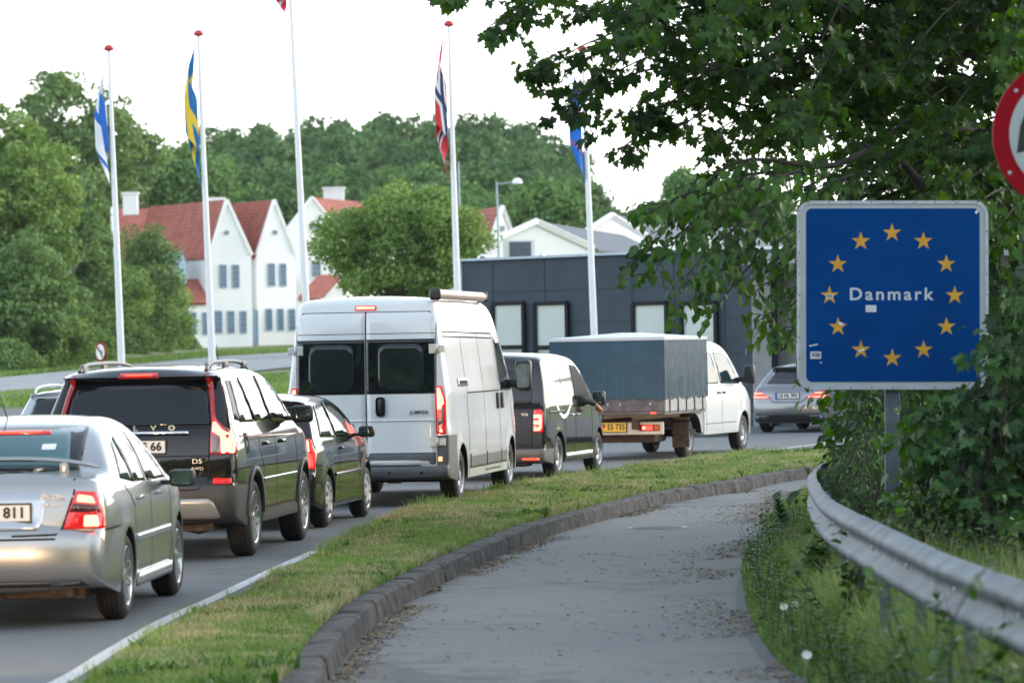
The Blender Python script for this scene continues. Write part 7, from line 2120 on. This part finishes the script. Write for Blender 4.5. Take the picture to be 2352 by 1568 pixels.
for k in range(66):                 # the dense inner crown
    x = 1780 + 640 * r_.uniform(0, 1); y = r_.uniform(-120, 470); Y = r_.uniform(31, 41)
    st = at(min(2420, x + r_.uniform(200, 420)), y - r_.uniform(20, 180), 37.5)
    tips.append((tuple(st), A_(x, y, Y), 0.018, 0.95))
for k in range(12):
    x = 1400 + 420 * r_.uniform(0, 1); y = -80 + 210 * r_.uniform(0, 1) ** 1.2 + (x - 1400) * 0.12; Y = r_.uniform(31, 36)
    st = at(x + r_.uniform(250, 420), y - r_.uniform(40, 140), 36.5)
    tips.append((tuple(st), A_(x, y, Y), 0.02, 0.8))
for k in range(64):                  # the part of the crown above the frame
    x = 1650 + 950 * r_.uniform(0, 1); y = r_.uniform(-800, -130); Y = r_.uniform(31, 42)
    tips.append((tuple(at(2300, y - 150, 37.5)), A_(x, y, Y), 0.04, 0.9))
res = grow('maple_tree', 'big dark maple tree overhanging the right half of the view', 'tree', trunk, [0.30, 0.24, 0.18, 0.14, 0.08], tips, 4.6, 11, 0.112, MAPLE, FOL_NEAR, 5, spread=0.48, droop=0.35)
print('maple leaves', res[1])
# lime boughs hanging left of the sign
trunk = [(at(2230, 784, 33.5).x, 33.5, -0.1), A_(2210, 620, 33.5), A_(2160, 480, 33.5), A_(2080, 380, 33.5), A_(1980, 330, 33)]
tips = [(A_(1990, 345, 33), A_(1600, 440, 32), 0.03, 0.7), (A_(1700, 415, 32.3), A_(1462, 500, 31.5), 0.018, 0.95), (A_(1850, 400, 32.5), A_(1500, 470, 32), 0.014, 0.8)]
hang = [(1462, 585), (1480, 640), (1500, 560), (1530, 600), (1545, 690), (1570, 655), (1590, 560), (1600, 690), (1625, 620), (1640, 715), (1665, 560), (1680, 660), (1700, 600), (1715, 690), (1735, 740), (1740, 775), (1760, 640), (1775, 560), (1790, 720), (1800, 660), (1815, 760), (1830, 600), (1560, 520), (1620, 500), (1690, 490), (1760, 480), (1820, 520), (1850, 450), (1790, 400), (1720, 440)]
for (x, y) in hang:
    Y = r_.uniform(31.3, 33.2)
    st = at(min(1960, x + r_.uniform(60, 190)), max(400, y - r_.uniform(70, 170)), Y + 0.3)
    tips.append((tuple(st), A_(x, y, Y), 0.011, 0.95))
for k in range(34):
    x = r_.uniform(1820, 2360); y = r_.uniform(380, 560); tips.append((A_(min(2400, x + 250), y - 100, 34.5), A_(x, y, r_.uniform(32.5, 35)), 0.02, 0.9))
res = grow('lime_tree', 'broad heart-leaved lime boughs drooping left of the blue border sign', 'tree', trunk, [0.09, 0.07, 0.05, 0.035, 0.02], tips, 8.5, 7, 0.10, OVATE, FOL_LIME, 6, spread=0.40, droop=0.8)
print('lime leaves', res[1])

# ---------------------------------------------------------------- bushes round the sign
def bush(name, label, px0, px1, ytop, Y, depth, n_stem, leaf_n, size, tmpl, m, seed, spread=0.45, zb=-0.05, profile=None, twig_n=7, droop=0.3):
    r = np.random.default_rng(seed)
    c = at((px0 + px1) / 2, 800, Y); tips = []
    for k in range(n_stem):
        x = r.uniform(px0, px1); YY = Y + r.uniform(-depth, depth)
        yt = ytop if profile is None else np.interp(x, [p[0] for p in profile], [p[1] for p in profile])
        ztop = at(x, yt, Y).z
        h = zb + (ztop - zb) * (1 - 0.75 * r.uniform(0, 1) ** 1.6)
        ex = at(x, 800, YY).x; bx = ex + r.normal(0, 0.25) + (c.x - ex) * 0.25
        tips.append(((bx, YY + r.normal(0, 0.15), zb - 0.05), (ex, YY, h), 0.014, 0.9))
    trunk = [(c.x, Y, zb - 0.05), (c.x, Y, zb + 0.3)]
    return grow(name, label, 'shrub', trunk, [0.03, 0.02], tips, twig_n, leaf_n, size, tmpl, m, seed, spread=spread, droop=droop)
print(bush('maple_bush', 'dark maple bush crowding over the lower right corner of the border sign', 2180, 2430, 700, 28.6, 0.8, 60, 6, 0.115, MAPLE, FOL_BUSH, 31, profile=[(2180, 1000), (2225, 900), (2262, 810), (2295, 745), (2320, 660), (2430, 560)])[1])
print(bush('hazel_bush', 'brighter green bush filling the gap between the sign post and the guard rail', 2085, 2420, 950, 29.2, 0.6, 60, 6, 0.095, OVATE, FOL_LIME, 32, profile=[(2075, 1010), (2120, 960), (2200, 900), (2300, 930), (2400, 960)])[1])
print(bush('bramble_bush', 'dark leafy bush left of the sign post, in front of the silver-grey estate car', 1965, 2050, 900, 36.0, 1.4, 36, 6, 0.095, OVATE, FOL_BUSH, 33, profile=[(1965, 950), (1990, 915), (2020, 895), (2050, 900)])[1])
print(bush('willow_shrub', 'narrow-leaved weedy shrub at the far end of the guard rail', 1910, 2040, 950, 33.0, 1.8, 70, 8, 0.085, NARROW, FOL_BUSH, 34, spread=0.28, profile=[(1910, 1080), (1930, 1030), (1965, 990), (2040, 1000)], twig_n=9)[1])
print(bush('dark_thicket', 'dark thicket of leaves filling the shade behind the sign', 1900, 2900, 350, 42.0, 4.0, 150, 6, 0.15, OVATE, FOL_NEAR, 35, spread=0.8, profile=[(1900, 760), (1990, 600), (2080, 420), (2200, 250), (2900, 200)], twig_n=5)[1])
print(bush('nettle_patch', 'low mixed green weeds in front of the sign post behind the rail', 2010, 2420, 1120, 28.8, 0.8, 100, 7, 0.060, OVATE, FOL_FRESH, 36, spread=0.22, profile=[(1960, 1140), (2100, 1110), (2420, 1130)], twig_n=10)[1])
# weeds before and behind the rail
def rail_x(y): return float(np.interp(y, rt[:, 1], rt[:, 0]))
def weeds(label, n, y0, y1, d0, d1, h, size, tmpl, m, seed, name='weed'):
    r = np.random.default_rng(seed)
    P, T_, N_, S_, Sh = [], [], [], [], []
    mb = MB()
    for k in range(n):
        y = r.uniform(y0, y1); dr_ = rail_x(y) - np.interp(y, pr[:, 1], pr[:, 0]); d = (r.uniform(0, max(0.1, dr_ - 0.18)) if d0 == 0 else r.uniform(dr_ + 0.3, dr_ + d1)); b = bank_pt(y, d); hh = h * r.uniform(0.5, 1.2); ln = r.normal(0, 0.18, 2)
        top = b + np.array([ln[0] * hh, ln[1] * hh, hh]); mid = (b + top) / 2 + np.array([0, 0, 0.05 * hh])
        mb.tube([tuple(b), tuple(mid), tuple(top)], [0.004, 0.003, 0.0012], 4, caps=False)
        sh = r.uniform(0, 0.8)
        for q in range(14):
            t = 0.15 + 0.85 * q / 13; p = b * (1 - t) + top * t; a = q * 2.4 + r.uniform(0, 1)
            dv = np.array([math.cos(a), math.sin(a), 0.35 - 0.5 * (1 - t)])
            P.append(p); T_.append(dv); N_.append(np.array([0, 0, 1.0]) + r.normal(0, 0.3, 3)); S_.append(size * r.uniform(0.6, 1.2) * (1.15 - 0.6 * t)); Sh.append(min(1, sh + r.uniform(0, .2)))
    v, f = leaves(np.array(P), np.array(T_), np.array(N_), np.array(S_), tmpl)
    o = arrays(name, v, f, [m], None, False, None, np.repeat(np.array(Sh), len(tmpl) + 1))
    tag(o, label, 'weeds', kind='stuff')
    s = mb.build(name + '_stems', BARKD, None); tag(s, 'thin upright stems of the ' + label, 'weeds', kind='stuff')
weeds('leafy weeds growing along the path side of the guard rail', 300, 15, 40, 0, 2.0, 0.38, 0.060, OVATE, FOL_LIME, 51, 'rail_weeds')
weeds('narrow-leaved weeds at the turn of the bank', 110, 26, 42, 0, 1.2, 0.22, 0.085, NARROW, FOL_FRESH, 52, 'bank_weeds')
weeds('tangled weeds behind the guard rail', 900, 15, 36, 2.2, 2.8, 0.75, 0.070, OVATE, FOL_LIME, 53, 'undergrowth_weeds')
# one taller feathery weed by the path edge
wp = gp(1800, 1245, -0.05)
root = empty('feathery_weed', wp, 0, 'feathery green weed standing alone by the path edge', 'plant')
mb = MB(); mb.tube([(0, 0, 0), (-0.02, 0, 0.2), (-0.06, 0, 0.42)], [0.006, 0.005, 0.002], 6); mb.build('stem', GR3, root)
P, T_, N_, S_ = [], [], [], []
r = np.random.default_rng(9)
for q in range(110):
    t = 0.2 + 0.8 * q / 109; a = q * 2.4; P.append((-0.06 * t * t, 0, 0.42 * t)); T_.append((math.cos(a), math.sin(a), 0.7)); N_.append((0, 0, 1)); S_.append(0.15 * (1.1 - 0.6 * t))
v, f = leaves(np.array(P), np.array(T_, dtype=float), np.array(N_, dtype=float) + r.normal(0, .2, (110, 3)), np.array(S_), NARROW)
arrays('foliage', v, f, [FOL_BUSH], root, False, None, np.repeat(r.uniform(0.3, 0.9, 110), len(NARROW) + 1))
# brambles arching over the rail, close and out of focus
def bramble(label, pts, n, size, seed):
    r = np.random.default_rng(seed); c = catmull([A_(*p) for p in pts], 8); b = Vector(c[0])
    root = empty('bramble', b, 0, label, 'plant'); mb = MB(); mb.tube([tuple(Vector(p) - b) for p in c], [0.006 * (1 - 0.6 * i / len(c)) for i in range(len(c))], 6); mb.build('stem', BARKD, root)
    P, T_, N_, S_ = [], [], [], []
    for q in range(n):
        i = r.integers(len(c) // 4, len(c)); P.append(c[i] - np.array(b)); T_.append((r.normal(0, 1), r.normal(0, .4), r.uniform(-.6, .5))); N_.append((r.normal(0, .4), -0.4, 1)); S_.append(size * r.uniform(.6, 1.2))
    v, f = leaves(np.array(P), np.array(T_), np.array(N_), np.array(S_), OVATE)
    arrays('foliage', v, f, [FOL_LIME], root, False, None, np.repeat(r.uniform(0.1, 0.8, n), len(OVATE) + 1))
bramble('dark bramble stem rising steeply across the near guard rail', [(2180, 1600, 15.5), (2185, 1480, 15.5), (2200, 1400, 15.6), (2260, 1310, 15.8), (2300, 1270, 16)], 16, 0.05, 1)
bramble('bramble stem leaning over the middle of the guard rail', [(1990, 1300, 24), (2000, 1230, 24), (2040, 1190, 24.2), (2090, 1165, 24.5)], 14, 0.06, 2)
bramble('short bramble stem at the bend of the guard rail', [(1930, 1290, 27), (1945, 1230, 27), (1935, 1180, 27), (1950, 1150, 27)], 14, 0.06, 3)
# white clover-like flower heads
mb = MB()
r = np.random.default_rng(4)
WF = mat('white_petals', (0.75, 0.75, 0.72), 0.6)
for (x, y) in ((1800, 1394), (1825, 1390), (1958, 1400), (1973, 1396), (1980, 1408), (1853, 1505), (2123, 1490), (2105, 1505), (1920, 1260), (2030, 1470), (2250, 1540)):
    p = gp(x, y, 0.12); o_ = MB()
    o_.tube([(0, 0, -0.22), (0, 0, 0)], 0.0015, 4)
    for k in range(9):
        a = k * 0.7; o_.poly([(0, 0, 0.0), (0.016 * math.cos(a - .3), 0.016 * math.sin(a - .3), 0.006), (0.02 * math.cos(a), 0.02 * math.sin(a), 0.012), (0.016 * math.cos(a + .3), 0.016 * math.sin(a + .3), 0.006)])
    f_ = o_.build('white_flower', WF, None); f_.location = p; f_.scale = (1.6, 1.6, 1.2); f_.rotation_euler = (0.9, 0, 0); tag(f_, 'small white flower head in the long grass of the bank', 'flower', 'white flowers in the bank grass')

# low shrubs and tall weeds knitting the wooded bank together
for i, (px, yt, Y, hw, mm, lb) in enumerate([(15, 770, 189, 60, FOL_LEFT, 'pale bushy weeds at the far left foot of the bank'), (75, 750, 196, 55, FOL_MID, 'rounded green bush just left of the small blue sign'), (215, 745, 222, 60, FOL_MID, 'rounded green bush behind the no left turn sign'),
    (285, 735, 238, 60, FOL_LEFT, 'low bush between the two left flagpoles'), (345, 738, 250, 55, FOL_MID, 'pale low bush nearest the grassy kerb of the bank'), (410, 760, 268, 45, FOL_LEFT, 'last small bush where the bank meets the manor lawn'), (150, 640, 214, 70, FOL_LEFT, 'dense dark bush behind the bare grey stem'), (440, 785, 278, 25, FOL_MID, 'tiny bush at the tip of the wooded bank')]):
    tree_px('shrub', lb, px, yt, 890 - 0.12 * px, Y, hw, 50, 0.5, 9000, 0.17, mm, 90 + i, cat='shrub', trunk_r=0.08)
# the wood behind the photographer, seen mirrored in the vans' windows
r = np.random.default_rng(101)
C = np.stack([r.uniform(-110, 110, 520), r.uniform(-75, -48, 520), r.uniform(1, 20, 520)], 1)
P, dn, idx = clump_quads(C, np.full(520, 4.0), 60000, 1.2, r)
nr = norm(dn + r.normal(0, .5, P.shape)); t1 = norm(np.cross(nr, r.normal(0, 1, P.shape))); t2 = np.cross(nr, t1); s = 2.4 * r.uniform(.5, 1.3, len(P))[:, None]
v = np.stack([P - t1 * s * .5, P + t2 * s * .42, P + t1 * s * .6, P - t2 * s * .38], axis=1).reshape(-1, 3)
tag(arrays('woods', v, (np.arange(len(P))[:, None] * 4 + np.arange(4)).astype(np.int32), [FOL_WOOD], shade=r.uniform(0, 1, len(P)).repeat(4)), 'far wood behind the road, mirrored in the van windows', 'wood', kind='stuff')

# leafy weeds leaning over the rail in places
for i, (px, y, Y, n, sz, lb) in enumerate([(1905, 1205, 27.5, 260, 0.075, 'leafy weed clump before the far bend of the guard rail'), (1955, 1235, 24.5, 200, 0.065, 'leafy weed clump touching the rail right of its far bend'), (2150, 1370, 18.3, 150, 0.05, 'leafy weed clump hugging the lower edge of the rail, under the sign post'), (2255, 1380, 16.6, 200, 0.05, 'leafy weed clump climbing over the rail below the bush'), (2330, 1520, 14.5, 220, 0.045, 'leafy weed clump at the lower right corner of the view')]):
    c0 = at(px, y, Y); g = bank_pt(Y, max(0.1, c0.x - float(np.interp(Y, pr[:, 1], pr[:, 0]))))
    r = np.random.default_rng(300 + i); root = empty('weed_clump', (c0.x, Y, g[2]), 0, lb, 'plant'); hgt = c0.z - g[2]
    mb = MB(); P, T_, N_, S_ = [], [], [], []
    for k in range(7):
        e = np.array([r.normal(0, .22), r.normal(0, .10), hgt * r.uniform(.7, 1.15)]); mb.tube([(0, 0, 0), tuple(e * .55 + r.normal(0, .02, 3)), tuple(e)], [.004, .003, .0012], 5, caps=False)
        for q in range(n // 7):
            t = r.uniform(.3, 1.02); P.append(e * t + r.normal(0, .025, 3)); T_.append((r.normal(0, 1), r.normal(0, 1), r.uniform(-.6, .4))); N_.append((r.normal(0, .5), -.4, 1)); S_.append(sz * r.uniform(.6, 1.4))
    mb.build('stem', BARKD, root)
    v, f = leaves(np.array(P), np.array(T_), np.array(N_), np.array(S_), OVATE)
    arrays('foliage', v, f, [FOL_LIME], root, False, None, np.repeat(r.uniform(.2, 1, len(P)), len(OVATE) + 1))

tree_px('broadleaf_tree', 'broad tree continuing the wooded bank just outside the left frame edge', -260, 260, 800, 205, 170, 170, 0.85, 16000, 0.3, FOL_LEFT, 131, cat='tree')
# ---------------------------------------------------------------- air
hm = bpy.data.materials.new('haze'); hm.use_nodes = True
nt = hm.node_tree; nt.nodes.clear()
ho = nt.nodes.new('ShaderNodeOutputMaterial'); hv = nt.nodes.new('ShaderNodeVolumePrincipled')
hv.inputs['Color'].default_value = (0.86, 0.93, 0.98, 1); hv.inputs['Density'].default_value = 0.00007; hv.inputs['Anisotropy'].default_value = 0.3
nt.links.new(hv.outputs[0], ho.inputs['Volume'])
mb = MB(); mb.box((0, 300, 34), (1400, 860, 76))
hz_ = mb.build('haze', hm); tag(hz_, 'thin pale evening haze over the whole place', 'haze', kind='stuff')
SC.cycles.volume_bounces = 0
SC.cycles.volume_step_rate = 10
